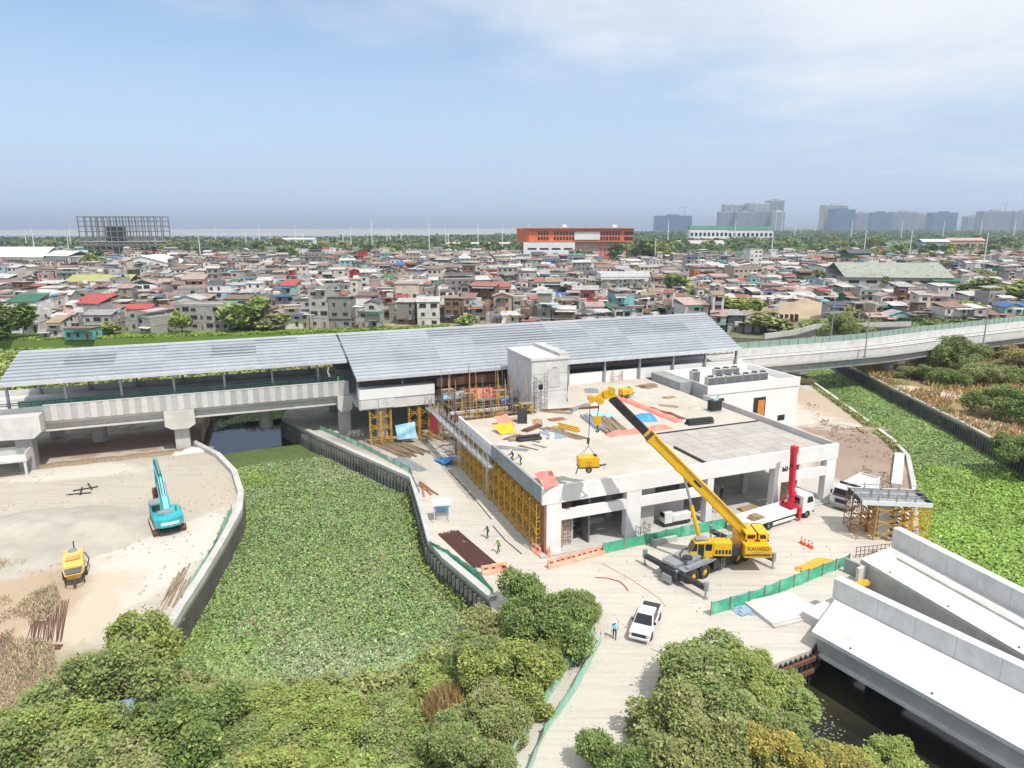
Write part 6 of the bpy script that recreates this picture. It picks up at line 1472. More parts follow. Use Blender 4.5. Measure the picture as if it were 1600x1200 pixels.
def roofmat(name, c):
    m, t = newmat(name); g = t.nodes.new('ShaderNodeNewGeometry'); vec = g.outputs['Position']
    f, _ = noise(t, vec, 0.5, 6, 0.6); col = mixc(t, f, c, tuple(x * 0.75 for x in c)); f2, _ = noise(t, vec, 0.3, 6, 0.65, 0.56, 0.68); col = mixc(t, mathn(t, 'MULTIPLY', f2, 0.75), col, (0.20, 0.105, 0.07))
    tcn = t.nodes.new('ShaderNodeTexCoord'); w = t.nodes.new('ShaderNodeTexWave'); w.inputs['Scale'].default_value = 3.0; t.links.new(tcn.outputs['Object'], w.inputs['Vector'])
    oi = t.nodes.new('ShaderNodeObjectInfo'); k = mathn(t, 'MULTIPLY_ADD', oi.outputs['Random'], 0.3, 0.85); cb = t.nodes.new('ShaderNodeCombineColor')
    for i in range(3): t.links.new(k, cb.inputs[i])
    finish(t, mixc(t, 1.0, col, cb.outputs[0], 'MULTIPLY'), 0.7, 0.1, w.outputs['Color'], 0.5, 0.08)
for k, c in ROOFS.items(): roofmat('roof ' + k, c)
roofmat('roof sage', (0.40, 0.43, 0.36))
mat('olive_roof', (0.40, 0.40, 0.16), (0.34, 0.35, 0.13), 0.2, 0.8)
mat('void', (0.018, 0.017, 0.016), (0.03, 0.028, 0.025), 1.0, 0.6)
mat('railing', (0.30, 0.29, 0.28), (0.18, 0.17, 0.16), 1.0, 0.7)

WIN = {}
def winmesh(k):
    def f():
        w, h = ((1.1, 1.1), (1.6, 1.1), (0.8, 1.3), (2.2, 1.4), (0.6, 0.6))[k]
        mb = MB(); mb.use('void').box(-w / 2, w / 2, -0.03, 0.02, 0, h); mb.use('wall grimy concrete')
        mb.box(-w / 2 - 0.09, w / 2 + 0.09, -0.09, 0.02, -0.1, 0.0); mb.box(-w / 2 - 0.09, w / 2 + 0.09, -0.07, 0.02, h, h + 0.09); mb.box(-w / 2 - 0.08, -w / 2, -0.06, 0.02, 0, h); mb.box(w / 2, w / 2 + 0.08, -0.06, 0.02, 0, h)
        if k != 4: mb.box(-0.03, 0.03, -0.05, 0.0, 0, h)
        return mb
    if k not in WIN: WIN[k] = f()
    return WIN[k]
def doormb():
    mb = MB(); mb.use('wall brown boarded').box(-0.45, 0.45, -0.05, 0.02, 0, 2.0); mb.use('wall dirty white').box(-0.53, -0.45, -0.07, 0.02, 0, 2.08); mb.box(0.45, 0.53, -0.07, 0.02, 0, 2.08); mb.box(-0.45, 0.45, -0.07, 0.02, 2.0, 2.08); return mb
DOOR = doormb()
WINS = [MB(), MB(), MB()]
for k_, (w_, h_) in enumerate(((1.1, 1.1), (1.6, 1.1), (0.8, 1.3))): WINS[k_].use('void').box(-w_ / 2, w_ / 2, -0.04, 0.02, 0, h_)
DOORS = MB(); DOORS.use('wall brown boarded').box(-0.45, 0.45, -0.05, 0.02, 0, 2.0)
FH = 2.75
def gen_house(rg, w, d, fl, wall, roofc, rtype, wall2=None, fh=FH, simple=False):
    """list of (part, builder, location, rotz) ; front faces -y, base centre at origin"""
    P = []; W_ = MB(); W_.use('wall ' + wall); H_ = fl * fh; x0, x1, y0, y1 = -w / 2, w / 2, -d / 2, d / 2
    setb = 0.0; topw = None
    if fl >= 2 and rg.random() < 0.45:
        k = rg.randint(1, fl - 1); W_.box(x0, x1, y0, y1, 0, k * fh); W_.use('wall ' + (wall2 or wall))
        a, b = rg.choice(((0, 0.65), (0.35, 1), (0, 1), (0.0, 1.0))); setb = rg.choice((0.0, 0.0, -0.5, 0.8)); tx0, tx1 = x0 + a * w + 0.02, x0 + b * w - 0.02
        W_.box(tx0, tx1, y0 + setb, y1 - 0.02, k * fh + 0.002, H_); topw = (tx0, tx1, k)
        W_.use('wall bare grey').box(x0 - 0.15, x1 + 0.15, y0 - 0.25, y1 + 0.1, k * fh - 0.1, k * fh + 0.08)
    else:
        W_.box(x0, x1, y0, y1, 0, H_); 
        if fl >= 2: W_.use('wall bare grey').box(x0 - 0.08, x1 + 0.08, y0 - 0.1, y1 + 0.08, fh - 0.08, fh + 0.06)
    P.append(('wall', W_, (0, 0, 0), 0))
    rx0, rx1 = (topw[0], topw[1]) if topw else (x0, x1); ry0 = y0 + (setb if topw else 0); R_ = MB(); R_.use('roof ' + roofc); o = 0.4
    if rtype == 'lean-to':
        s = rg.choice((0.10, 0.16, 0.22)) * rg.choice((1, 1, -0.6)); zf = H_ + 0.08 if s > 0 else H_ + 0.08 - s * (y1 - ry0); zb = zf + s * (y1 - ry0)
        R_.hexa([(rx0 - o, ry0 - o, zf), (rx1 + o, ry0 - o, zf), (rx1 + o, y1 + o, zb), (rx0 - o, y1 + o, zb), (rx0 - o, ry0 - o, zf + 0.09), (rx1 + o, ry0 - o, zf + 0.09), (rx1 + o, y1 + o, zb + 0.09), (rx0 - o, y1 + o, zb + 0.09)])
        R_.use('wall ' + (wall2 or wall)).box(rx0 + 0.05, rx1 - 0.05, (y1 - 0.3) if s > 0 else (ry0 + 0.02), (y1 - 0.05) if s > 0 else ry0 + 0.3, H_ - 0.1, max(zf, zb) - 0.02)
    elif rtype == 'gable':
        h = 0.28 * (rx1 - rx0) * 0.5 + 0.3; xm = (rx0 + rx1) / 2
        if rg.random() < 0.5:
            R_.prism([(rx0 - o, H_), (xm, H_ + h), (rx1 + o, H_), (rx1 + o, H_ + 0.1), (xm, H_ + h + 0.12), (rx0 - o, H_ + 0.1)], 'y', ry0 - o, y1 + o); R_.use('wall ' + wall).prism([(rx0 + 0.05, H_ - 0.02), (rx1 - 0.05, H_ - 0.02), (xm, H_ + h - 0.1)], 'y', ry0 + 0.05, y1 - 0.05)
        else:
            h = 0.28 * (y1 - ry0) * 0.5 + 0.3; ym = (ry0 + y1) / 2
            R_.prism([(ry0 - o, H_), (ym, H_ + h), (y1 + o, H_), (y1 + o, H_ + 0.1), (ym, H_ + h + 0.12), (ry0 - o, H_ + 0.1)], 'x', rx0 - o, rx1 + o); R_.use('wall ' + wall).prism([(ry0 + 0.05, H_ - 0.02), (y1 - 0.05, H_ - 0.02), (ym, H_ + h - 0.1)], 'x', rx0 + 0.05, rx1 - 0.05)
    else:
        R_.mats = []; R_.use('wall bare grey').box(rx0 - 0.1, rx1 + 0.1, ry0 - 0.12, y1 + 0.1, H_ + 0.002, H_ + 0.16)
        for a in (rx0 - 0.05, rx1 - 0.1): R_.box(a, a + 0.15, ry0 - 0.1, y1 + 0.08, H_ + 0.162, H_ + 0.75)
        R_.box(rx0 + 0.102, rx1 - 0.102, ry0 - 0.1, ry0 + 0.05, H_ + 0.162, H_ + 0.75); R_.box(rx0 + 0.102, rx1 - 0.102, y1 - 0.07, y1 + 0.08, H_ + 0.162, H_ + 0.75)
        if rg.random() < 0.5:
            R_.use('roof ' + roofc); R_.hexa([(rx0 + 0.3, ry0 + 1, H_ + 1.9), (rx1 - 0.3, ry0 + 1, H_ + 1.9), (rx1 - 0.3, y1 - 0.3, H_ + 2.3), (rx0 + 0.3, y1 - 0.3, H_ + 2.3), (rx0 + 0.3, ry0 + 1, H_ + 1.97), (rx1 - 0.3, ry0 + 1, H_ + 1.97), (rx1 - 0.3, y1 - 0.3, H_ + 2.37), (rx0 + 0.3, y1 - 0.3, H_ + 2.37)])
            R_.use('wall brown boarded')
            for a in (rx0 + 0.4, rx1 - 0.5): R_.box(a, a + 0.1, ry0 + 1.1, ry0 + 1.2, H_ + 0.1, H_ + 1.9); R_.box(a, a + 0.1, y1 - 0.5, y1 - 0.4, H_ + 0.1, H_ + 2.26)
    P.append(('roof', R_, (0, 0, 0), 0))
    for k in range(fl):
        if topw and k >= topw[2]: a0, a1, yf = topw[0], topw[1], y0 + setb
        else: a0, a1, yf = x0, x1, y0
        n = max(1, int((a1 - a0) / 2.6)); did = -1
        if k == 0: did = rg.randrange(n); P.append(('door', DOORS if simple else DOOR, (a0 + (did + 0.5) * (a1 - a0) / n, yf - 0.002, 0.05), 0))
        for i in range(n):
            if i == did: continue
            if rg.random() < 0.12: continue
            P.append(('window', WINS[rg.choice((0, 1, 2))] if simple else winmesh(rg.choice((0, 0, 1, 1, 2, 3))), (a0 + (i + 0.5) * (a1 - a0) / n, yf - 0.002, k * fh + 0.9), 0))
        if not simple and rg.random() < 0.75: P.append(('window', winmesh(rg.choice((0, 2, 4))), (a0 - 0.002 if rg.random() < 0.5 else a1 + 0.002, (yf + y1) / 2, k * fh + 1.0), None))
    if fl >= 2 and rg.random() < 0.35:
        B = MB(); z = fh; B.use('wall bare grey').box(x0 + 0.1, x1 - 0.1, y0 - 1.2, y0 - 0.12, z - 0.12, z); B.use('railing' if rg.random() < 0.6 else 'wall ' + wall)
        if B.mats[B.cur] == 'railing' and not simple:
            B.box(x0 + 0.1, x1 - 0.1, y0 - 1.2, y0 - 1.13, z + 0.85, z + 0.93)
            for i in range(int(w / 0.45)): B.box(x0 + 0.15 + i * 0.45, x0 + 0.21 + i * 0.45, y0 - 1.19, y0 - 1.14, z, z + 0.85)
        else: B.box(x0 + 0.1, x1 - 0.1, y0 - 1.2, y0 - 1.08, z + 0.002, z + 0.9)
        P.append(('balcony', B, (0, 0, 0), 0))
    for _ in range(rg.choice((0, 1, 1, 2))):
        A = MB(); z = fh * rg.randint(1, fl) - 0.25; c = rg.choice(('rusty brown', 'galvanised grey', 'faded red', 'patched tan', 'green', 'blue', 'pale grey')); A.use('roof ' + c); a0 = rg.uniform(x0 - 0.3, 0); a1 = a0 + rg.uniform(0.5, 0.9) * w
        A.hexa([(a0, y0 - 1.5, z - 0.35), (a1, y0 - 1.5, z - 0.35), (a1, y0 - 0.14, z), (a0, y0 - 0.14, z), (a0, y0 - 1.5, z - 0.29), (a1, y0 - 1.5, z - 0.29), (a1, y0 - 0.14, z + 0.06), (a0, y0 - 0.14, z + 0.06)]); P.append(('awning', A, (0, 0, 0), 0))
    if rtype == 'flat' and rg.random() < 0.4:
        T = MB(); T.use('wall light blue' if rg.random() < 0.5 else 'roof pale grey'); T.cyl((rg.uniform(rx0 + 0.8, rx1 - 0.8), y1 - 0.9, H_ + 0.16), (rg.uniform(rx0 + 0.8, rx1 - 0.8), y1 - 0.9, H_ + 1.5), 0.55, 0.55, 10); P.append(('water_tank', T, (0, 0, 0), 0))
    return P
FLW = {1: 'single storey', 2: 'two storey', 3: 'three storey', 4: 'four storey', 5: 'five storey'}
SEENL = {}
def add_house(P, loc, rz_, label, group='close packed village houses'):
    r = empty('house', loc, rz_, label, 'house', group)
    for nm, mb, l, rot in P:
        if nm in ('window', 'door'):
            me = cached(('hw', id(mb)), lambda: mb.mesh(nm, None, fix=False)); rot_ = 0 if rot == 0 else (R(-90) if l[0] < 0 else R(90))
            place(me, nm, r, l, (0, 0, rot_))
        else: mb.build(nm, None, r)
    return r
def label_house(fl, wall, roofc, rtype, P, extra=''):
    nm = {p[0] for p in P}; s = '%s %s house' % (FLW[fl], wall)
    s += ' with flat concrete roof' if rtype == 'flat' else ' with %s %s roof' % (roofc, rtype)
    add = [k for k in ('balcony', 'awning', 'water_tank') if k in nm]
    if add: s += ' and ' + ' and '.join(a.replace('_', ' ') for a in add)
    return s + extra

# ------------------------------------------------------------------ landmark houses read from the photo
FOOT = []     # (x, y, r) taken ground
def lm(u, vb, wpx, vt, wall, roofc, rtype, label, d=None, rz_=0.08, wall2=None, seed=1, fl=None):
    p = G(u, vb); w = wpx * p.y / (FPX * 0.985); h = max(2.6, zat(vt, p.y)); n = fl or max(1, round(h / 3.0)); d = d or min(max(5.5, w * 0.8), 14)
    P = gen_house(random.Random(seed), w, d, n, wall, roofc, rtype, wall2, h / n)
    add_house(P, (p.x, p.y + d / 2, 0), rz_, label, None); FOOT.append((p.x, p.y + d / 2, 0.5 * max(w, d) + 0.5))
lm(122, 531, 42, 515, 'turquoise', 'rusty brown', 'lean-to', 'low turquoise cottage with brown roof on the grassy bank', 6, 0.05, seed=3, fl=1)
lm(38, 520, 42, 472, 'whitewashed', 'green', 'lean-to', 'three storey white house with green roof and open balconies by the bank', 9, 0.12, seed=5)
lm(318, 516, 84, 478, 'bare grey', 'galvanised grey', 'flat', 'long grey two storey row house with blue shutters', 8, -0.05, wall2='light blue', seed=6)
lm(78, 528, 30, 505, 'dirty white', 'patched tan', 'lean-to', 'squat white shack with tan roof near the turquoise cottage', 7, 0.1, seed=8)
lm(150, 505, 42, 468, 'tan', 'bright red', 'lean-to', 'two storey pinkish house with bright red roof behind the cottage', 8, 0.05, seed=9)
lm(190, 505, 26, 480, 'pale cream', 'pale grey', 'flat', 'blank cream walled house among red roofs', 6, -0.1, seed=10)
lm(218, 517, 36, 483, 'bare grey', 'bright red', 'gable', 'grey house with bright red gable near the grassy bank', 7, 0.1, seed=11)
lm(500, 512, 30, 450, 'bare grey', 'galvanised grey', 'flat', 'narrow four storey bare grey house by the bank', 8, 0.0, seed=12, fl=4)
lm(447, 500, 32, 447, 'bare grey', 'bright red', 'lean-to', 'tall grey house with red top roof and teal band', 8, 0.05, wall2='mint green', seed=13)
lm(533, 512, 34, 468, 'grimy concrete', 'green', 'lean-to', 'weathered house with long green awning by the bank', 8, 0.0, seed=14)
lm(475, 505, 26, 470, 'dirty white', 'dark grey', 'lean-to', 'dirty white three storey house with dark roof by the bank', 7, 0.0, seed=15)
lm(716, 475, 48, 437, 'dark', 'dark grey', 'flat', 'large dark concrete three storey house above the long roof', 12, 0.15, wall2='grimy concrete', seed=16)
lm(706, 437, 28, 418, 'maroon', 'rusty brown', 'lean-to', 'maroon walled house beside the cream one', 9, 0, seed=17)
lm(735, 440, 32, 415, 'pale cream', 'weathered pink', 'flat', 'cream three storey house between maroon and red houses', 9, 0, seed=18)
lm(763, 444, 26, 421, 'red', 'bright red', 'flat', 'plain bright red walled house', 8, 0, seed=19)
lm(521, 448, 22, 425, 'whitewashed', 'faded red', 'flat', 'narrow whitewashed two storey house with red neighbour roof', 7, 0, seed=20)
lm(491, 422, 26, 395, 'grimy concrete', 'dark grey', 'flat', 'grey house with dark balcony openings at the village middle', 9, 0, seed=21)
lm(668, 510, 34, 472, 'dirty white', 'pale grey', 'lean-to', 'two storey dirty white house with pale metal roof above the long canopy', 9, 0.1, seed=22)
lm(565, 508, 44, 478, 'dirty white', 'galvanised grey', 'lean-to', 'low dirty white house with stepped metal roofs by the bank', 8, 0, seed=23)
lm(825, 495, 50, 465, 'bare grey', 'galvanised grey', 'flat', 'blank grey blockwork building beside a red pitched roof', 10, 0.1, seed=24)
lm(1173, 422, 30, 390, 'whitewashed', 'pale grey', 'flat', 'bright white four storey house near the orange one', 12, 0.1, seed=25)
lm(1100, 440, 34, 422, 'orange', 'faded red', 'flat', 'low orange walled house in the right part of the village', 9, 0.1, seed=26)
lm(1165, 445, 44, 418, 'tan', 'galvanised grey', 'flat', 'wide tan three storey house with many windows', 14, 0.12, seed=27)
lm(1075, 432, 28, 400, 'bare grey', 'blue', 'lean-to', 'tall grey house under a blue roof sheet', 9, 0.1, seed=28)
lm(900, 420, 24, 402, 'light blue', 'teal', 'flat', 'light blue house left of the unfinished flyover', 9, 0, seed=29)
lm(870, 448, 40, 428, 'mint green', 'weathered pink', 'flat', 'turquoise trimmed pink roofed house below the school trees', 10, 0, seed=30)
lm(1432, 405, 16, 392, 'pale cream', 'pale grey', 'flat', 'small yellow cream house beside the dark trees at right', 8, 0, seed=31)

# ------------------------------------------------------------------ the village at large
def blocked(x, y, r):
    for a, b, c in FOOT:
        if (x - a) ** 2 + (y - b) ** 2 < (c + r) ** 2: return True
    return False
def reserve(u, v, r): p = G(u, v); FOOT.append((p.x, p.y, r))
reserve(1268, 488, 20); reserve(1230, 500, 12); reserve(380, 515, 9); reserve(980, 455, 14); reserve(950, 455, 12); reserve(985, 468, 11); reserve(950, 468, 11); reserve(1015, 466, 11); reserve(965, 478, 8); reserve(1000, 478, 8); reserve(150, 452, 16); reserve(1390, 446, 26); reserve(1430, 455, 16); reserve(1370, 455, 16); reserve(1440, 442, 24); reserve(1345, 440, 20); reserve(1300, 440, 14); reserve(1490, 440, 20)
reserve(40, 425, 34); reserve(90, 425, 26); reserve(225, 425, 28); reserve(850, 402, 45); reserve(930, 402, 45); reserve(980, 402, 30); reserve(110, 453, 18); reserve(150, 458, 14); reserve(185, 458, 14); reserve(120, 458, 14); reserve(190, 450, 18); reserve(1150, 500, 7); reserve(1280, 480, 5)
def bank_y(x):
    for a, b in zip(FARB, FARB[1:]):
        if a.x <= x <= b.x: return a.y + (b.y - a.y) * (x - a.x) / (b.x - a.x)
    return 245
rg = random.Random(21); CAND = []
y = 214.0
while y < 740:
    x = -0.80 * y - 6
    while x < 0.80 * y + 6:
        w = rg.choice((3.8, 4.6, 5.4, 6.2, 7.0, 8.2, 10.0)) * rg.uniform(0.9, 1.1) * (1 + max(0, y - 330) / 900); d = rg.uniform(5, 8)
        xx = x + w / 2; yy = y + rg.uniform(-2.2, 2.2) + 0.05 * xx
        by = bank_y(xx) + 4.5 + (10 if 84 < xx < 130 else 0)
        if yy - d / 2 > by and not blocked(xx, yy, max(w, d) * 0.42): CAND.append((xx, yy, w, d))
        x += w + rg.choice((0.1, 0.3, 0.5, 0.9, 1.6)) * (1.0 if y < 320 else 2.0)
    y += max(8.4, y / 27.0)
CAND.sort(key=lambda c: c[1] - 0.0 * abs(c[0]))
wk = list(WALLS); ww = {'bare grey': 24, 'grimy concrete': 18, 'pale cream': 11, 'whitewashed': 15, 'dirty white': 22, 'pinkish': 6, 'mint green': 2, 'light blue': 2, 'dark': 7, 'brown boarded': 6, 'tan': 8, 'turquoise': 2, 'maroon': 1, 'red': 1, 'orange': 1, 'dark green': 1}
rw = {'rusty brown': 20, 'faded red': 10, 'bright red': 3, 'galvanised grey': 24, 'pale grey': 20, 'dark grey': 6, 'green': 2, 'weathered pink': 12, 'blue': 1, 'teal': 1, 'patched tan': 9}
BULK = MB(); nind = 0; LBL = {}
for (x, y, w, d) in CAND:
    inview = abs(x) < 0.765 * y + 3
    right = x > 70
    fl = rg.choices((1, 2, 3, 4), (18, 43, 30, 9) if not right else (62, 32, 6, 0))[0]
    if y < bank_y(x) + 16 and fl > 2 and rg.random() < 0.4: fl = 2
    if 34 < x < 84 and 285 < y < 356: fl = 1
    if 170 < x < 240 and 330 < y < 372: fl = 1
    wall = rg.choices(wk, [ww[k] for k in wk])[0]; roofc = rg.choices(list(rw), list(rw.values()))[0]; rt = rg.choices(('lean-to', 'gable', 'flat'), (60, 18, 22))[0]; w2 = rg.choices(wk, [ww[k] for k in wk])[0] if rg.random() < 0.5 else None
    rz_ = rg.gauss(0.06, 0.16); fh = rg.uniform(2.5, 3.0)
    ind = inview and nind < 272
    P = gen_house(rg, w, d, fl, wall, roofc, rt, w2, fh, simple=not ind)
    if ind:
        nind += 1; L_ = label_house(fl, wall, roofc, rt, P); add_house(P, (x, y, 0), rz_, L_)
    else:
        Mx = Matrix.Translation((x, y, 0)) @ Matrix.Rotation(rz_, 4, 'Z')
        for nm, mb, l, rot in P:
            BULK.add(mb, Mx @ Matrix.Translation(l) @ Matrix.Rotation(0 if rot == 0 else (R(-90) if l[0] < 0 else R(90)), 4, 'Z'))
me = BULK.mesh('distant_houses', None, fix=False); o = place(me, 'distant_houses'); tag(o, 'dense mass of small houses filling the far part of the village', 'houses', kind='stuff')

# sheets, sheds, laundry and boxes crammed on and between the houses
CLT = MB(); rg = random.Random(99); CR = ('roof rusty brown', 'roof galvanised grey', 'roof pale grey', 'roof weathered pink', 'roof patched tan', 'roof dark grey', 'wall grimy concrete', 'wall dirty white', 'wall brown boarded', 'wall bare grey', 'void', 'roof faded red', 'wall light blue', 'wall whitewashed', 'wall pinkish', 'roof pale grey')
for (x, y, w, d) in CAND:
    if y > 430: break
    for _ in range(rg.choice((1, 2, 3, 4)) + (2 if x > 70 else 0)):
        t_ = rg.random(); cx, cy = x + rg.uniform(-.75, .75) * w, y - d / 2 + rg.uniform(-1.6, 0.6) * (1 if t_ < .6 else -2.5); zz = rg.choice((2.2, 2.5, 2.8, 4.9, 5.3, 5.6, 7.6)) if t_ < .55 else rg.choice((2.8, 5.5, 8.0)); a_ = rg.gauss(0.06, 0.35); sx_, sy_ = rg.uniform(0.8, 2.6), rg.uniform(0.7, 1.8)
        if x > 70: zz = min(zz, 3.2)
        CLT.use(rg.choice(CR)); sl_ = rg.uniform(-0.5, 0.3)
        if t_ < .6:
            b_ = MB(); b_.hexa([(-sx_, -sy_, -sl_), (sx_, -sy_, -sl_), (sx_, sy_, 0), (-sx_, sy_, 0), (-sx_, -sy_, .06 - sl_), (sx_, -sy_, .06 - sl_), (sx_, sy_, .06), (-sx_, sy_, .06)])
            b_.mats = []
        else:
            b_ = MB(); h_ = rg.uniform(0.8, 2.2); b_.box(-sx_ * .6, sx_ * .6, -sy_ * .6, sy_ * .6, -h_, 0.4)
        m0 = CLT.mats[CLT.cur]; CLT.add(b_, Matrix.Translation((cx, cy, zz)) @ Matrix.Rotation(a_, 4, 'Z'))
        if t_ < .25: CLT.use('wall brown boarded'); b2 = MB(); b2.box(-sx_ * .9, -sx_ * .9 + .12, -sy_ * .9, -sy_ * .9 + .12, -zz, 0); b2.box(sx_ * .9 - .12, sx_ * .9, -sy_ * .9, -sy_ * .9 + .12, -zz, 0); CLT.add(b2, Matrix.Translation((cx, cy, zz)) @ Matrix.Rotation(a_, 4, 'Z'))
me = CLT.mesh('village_clutter', None, fix=False); o = place(me, 'village_clutter'); tag(o, 'jumble of loose roofing sheets and sheds between the village houses', 'clutter', kind='stuff')

# ------------------------------------------------------------------ larger buildings behind the village
def windows_row(root, n, x0, x1, y, z, w, h, m='glass', name='window'):
    me = cached(('wr', round(w, 2), round(h, 2), m), lambda: MB().box(-w / 2, w / 2, -0.06, 0.05, 0, h).mesh(name, m))
    for i in range(n): place(me, name, root, (x0 + (i + 0.5) * (x1 - x0) / n, y - 0.01, z))
mat('mall_orange', (0.72, 0.17, 0.05), (0.62, 0.14, 0.045), 0.2, 0.6); mat('mall_pink', (0.62, 0.40, 0.38), None, 0.2, 0.7); mat('bright_white', (0.78, 0.78, 0.77), (0.70, 0.70, 0.69), 0.1, 0.7)
Ym = 640.0; ux = lambda u, Y: (u - 800) / FPX * Y / 1.027
mal = empty('shopping_centre', (0, Ym, 0), 0, 'large orange and white shopping centre with pink lower walls', 'building')
xa, xb, xc = ux(808, Ym), ux(826, Ym), ux(991, Ym); zt = zat(357, Ym); zm = zat(378, Ym)
MB().box(xb, xc, 0, 45, zm, zt).build('upper_storeys', 'mall_orange', mal)
MB().hexa([(xa, 18, zm), (xb - 0.02, 0, zm), (xb - 0.02, 45, zm), (xa, 60, zm), (xa, 18, zt), (xb - 0.02, 0, zt), (xb - 0.02, 45, zt), (xa, 60, zt)]).build('side_wing', 'mall_orange', mal)
MB().box(xb, xc - 6, 4, 44, 0, zm - 0.02).build('lower_storeys', 'mall_pink', mal); MB().box(ux(818, Ym), ux(898, Ym), -6, 3.9, 0, zm - 0.5).build('white_podium', 'bright_white', mal)
MB().box(xb - 3, xc + 3, -3, 48, zt + 0.01, zt + 1.0).build('roof', 'roof weathered pink', mal); MB().box(ux(898, Ym), ux(938, Ym), -0.6, -0.01, zm + 2, zt - 3).build('white_panel', 'bright_white', mal)
for z in (zm + 1.5, zm + 6.2):
    for u0, u1, n in ((840, 858, 4), (865, 898, 7), (938, 970, 7), (976, 990, 4)): windows_row(mal, n, ux(u0, Ym), ux(u1, Ym), -0.05, z, 1.9, 3.2)
for z in (6, 12): windows_row(mal, 4, ux(822, Ym), ux(897, Ym), -6.05, z, 8, 1.6)
windows_row(mal, 6, ux(938, Ym), ux(975, Ym), 3.95, 4, 2.0, 9, 'mall_orange', 'pilaster')
for u in (880, 960): MB().box(ux(u, Ym), ux(u, Ym) + 4, 10, 16, zt + 1.02, zt + 3.5).build('roof_plant', 'bright_white', mal)
# skeleton building
Ys = 760.0; sk = empty('building_skeleton', (0, Ys, 0), 0, 'bare grey skeleton frame of an unfinished tall building', 'building'); x0, x1 = ux(122, Ys), ux(241, Ys)
mat('skeleton', (0.24, 0.23, 0.23), (0.16, 0.155, 0.16), 0.1, 0.9)
levels = [zat(v, Ys) for v in (383, 378, 370, 361, 353, 345, 338)]
for i in range(13):
    for yy in (0, 14, 32):
        X = x0 + (x1 - x0) * i / 12; MB().box(X - 0.4, X + 0.4, yy - 0.4, yy + 0.4, 0, levels[-1]).build('column', 'skeleton', sk)
for k, z in enumerate(levels):
    for yy in (0, 16, 32): MB().box(x0 - 0.9, x1 + 0.9, yy - 0.4, yy + 0.4, z - 0.9, z - 0.02).build('beam', 'skeleton', sk)
    if k < 2 : MB().box(x0 - 1, x1 + 1, -1, 33, z, z + 0.4).build('floor_slab', 'concrete', sk)
    for i in range(0, 13, 2): X = x0 + (x1 - x0) * i / 12; MB().box(X - 0.35, X + 0.35, 0.41, 31.5, z - 0.8, z - 0.1).build('cross_beam', 'skeleton', sk)
MB().box(ux(160, Ys), ux(184, Ys), 6, 14, levels[1], levels[4]).build('core_wall', 'steel_dark', sk)
# white sheds and hall on the left
def shed(name, label, u0, u1, vb, ve, vr, dep, wallm, roofm, cat='warehouse', ang=0.0, axis='x', nwin=0):
    p = G((u0 + u1) / 2, vb); Y = p.y; w = (u1 - u0) * Y / (FPX * 0.985); he = zat(ve, Y); hr = max(zat(vr, Y), he + 0.5)
    r = empty(name, p, ang, label, cat); MB().box(-w / 2, w / 2, 0, dep, 0, he).build('wall', wallm, r); R_ = MB()
    if axis == 'x': R_.prism([(-1, he), (dep / 2, hr), (dep + 1, he), (dep + 1, he + 0.25), (dep / 2, hr + 0.25), (-1, he + 0.25)], 'x', -w / 2 - 0.8, w / 2 + 0.8)
    else: R_.prism([(-w / 2 - 1, he), (0, hr), (w / 2 + 1, he), (w / 2 + 1, he + 0.25), (0, hr + 0.25), (-w / 2 - 1, he + 0.25)], 'y', -0.8, dep + 0.8); MB().prism([(-w / 2 + 0.1, he), (w / 2 - 0.1, he), (0, hr - 0.1)], 'y', 0.05, dep - 0.05).build('gable_wall', wallm, r)
    R_.build('roof', roofm, r)
    if nwin: windows_row(r, nwin, -w / 2, w / 2, -0.02, he * 0.45, w / nwin * 0.6, he * 0.28)
    return r
shed('warehouse', 'big white gabled warehouse at the left edge of the village', -30, 68, 420, 402, 387, 30, 'bright_white', 'bright_white', 'warehouse', 0.0, 'x', 5)
shed('warehouse', 'white annex with open arcade beside the big white warehouse', 66, 112, 420, 400, 393, 24, 'wall dirty white', 'bright_white', 'warehouse', -0.25, 'x', 10)
shed('event_hall', 'white hall with broad pale roof among village houses', 175, 272, 424, 414, 400, 34, 'bright_white', 'bright_white', 'hall', 0.06, 'y', 3)
shed('covered_court', 'long olive green roofed court among the left houses', 108, 200, 450, 440, 431, 16, 'wall pale cream', 'olive_roof', 'court', 0.03, 'x')
shed('warehouse', 'broad pale green gabled warehouse in the right village', 1325, 1480, 450, 434, 414, 40, 'wall bare grey', 'roof sage', 'warehouse', -0.12, 'x', 6)
shed('warehouse', 'low side shed with green roof beside the gabled warehouse', 1462, 1505, 452, 440, 437, 14, 'wall dirty white', 'roof green', 'warehouse', -0.1, 'x', 3)
shed('tall_shed', 'white box shaped shed with blank lit wall', 1284, 1318, 442, 416, 414, 16, 'bright_white', 'roof pale grey', 'shed', 0.2, 'x')
shed('market_roof', 'very long low white market roof in the right village', 1195, 1330, 421, 416, 411, 14, 'wall dirty white', 'roof pale grey', 'market', 0.0, 'x')
shed('market_roof', 'long pinkish roofed terrace behind the gabled warehouse', 1440, 1590, 412, 408, 404, 16, 'wall pinkish', 'roof weathered pink', 'market', 0.0, 'x', 8)
shed('school_block', 'white school block with green roof beyond the trees', 1078, 1136, 378, 358, 353, 16, 'bright_white', 'roof green', 'school', 0.03, 'x', 9)
shed('school_block', 'second white school block with green roof and many windows', 1138, 1205, 378, 359, 354, 16, 'bright_white', 'roof green', 'school', -0.03, 'x', 10)
shed('office_block', 'long low white office block in front of the school', 1055, 1130, 392, 382, 376, 14, 'bright_white', 'roof pale grey', 'office', 0.05, 'x', 8)
shed('office_block', 'low white flat building near the tall poles at left centre', 435, 490, 382, 374, 372, 18, 'bright_white', 'bright_white', 'office', 0.0, 'x', 6)
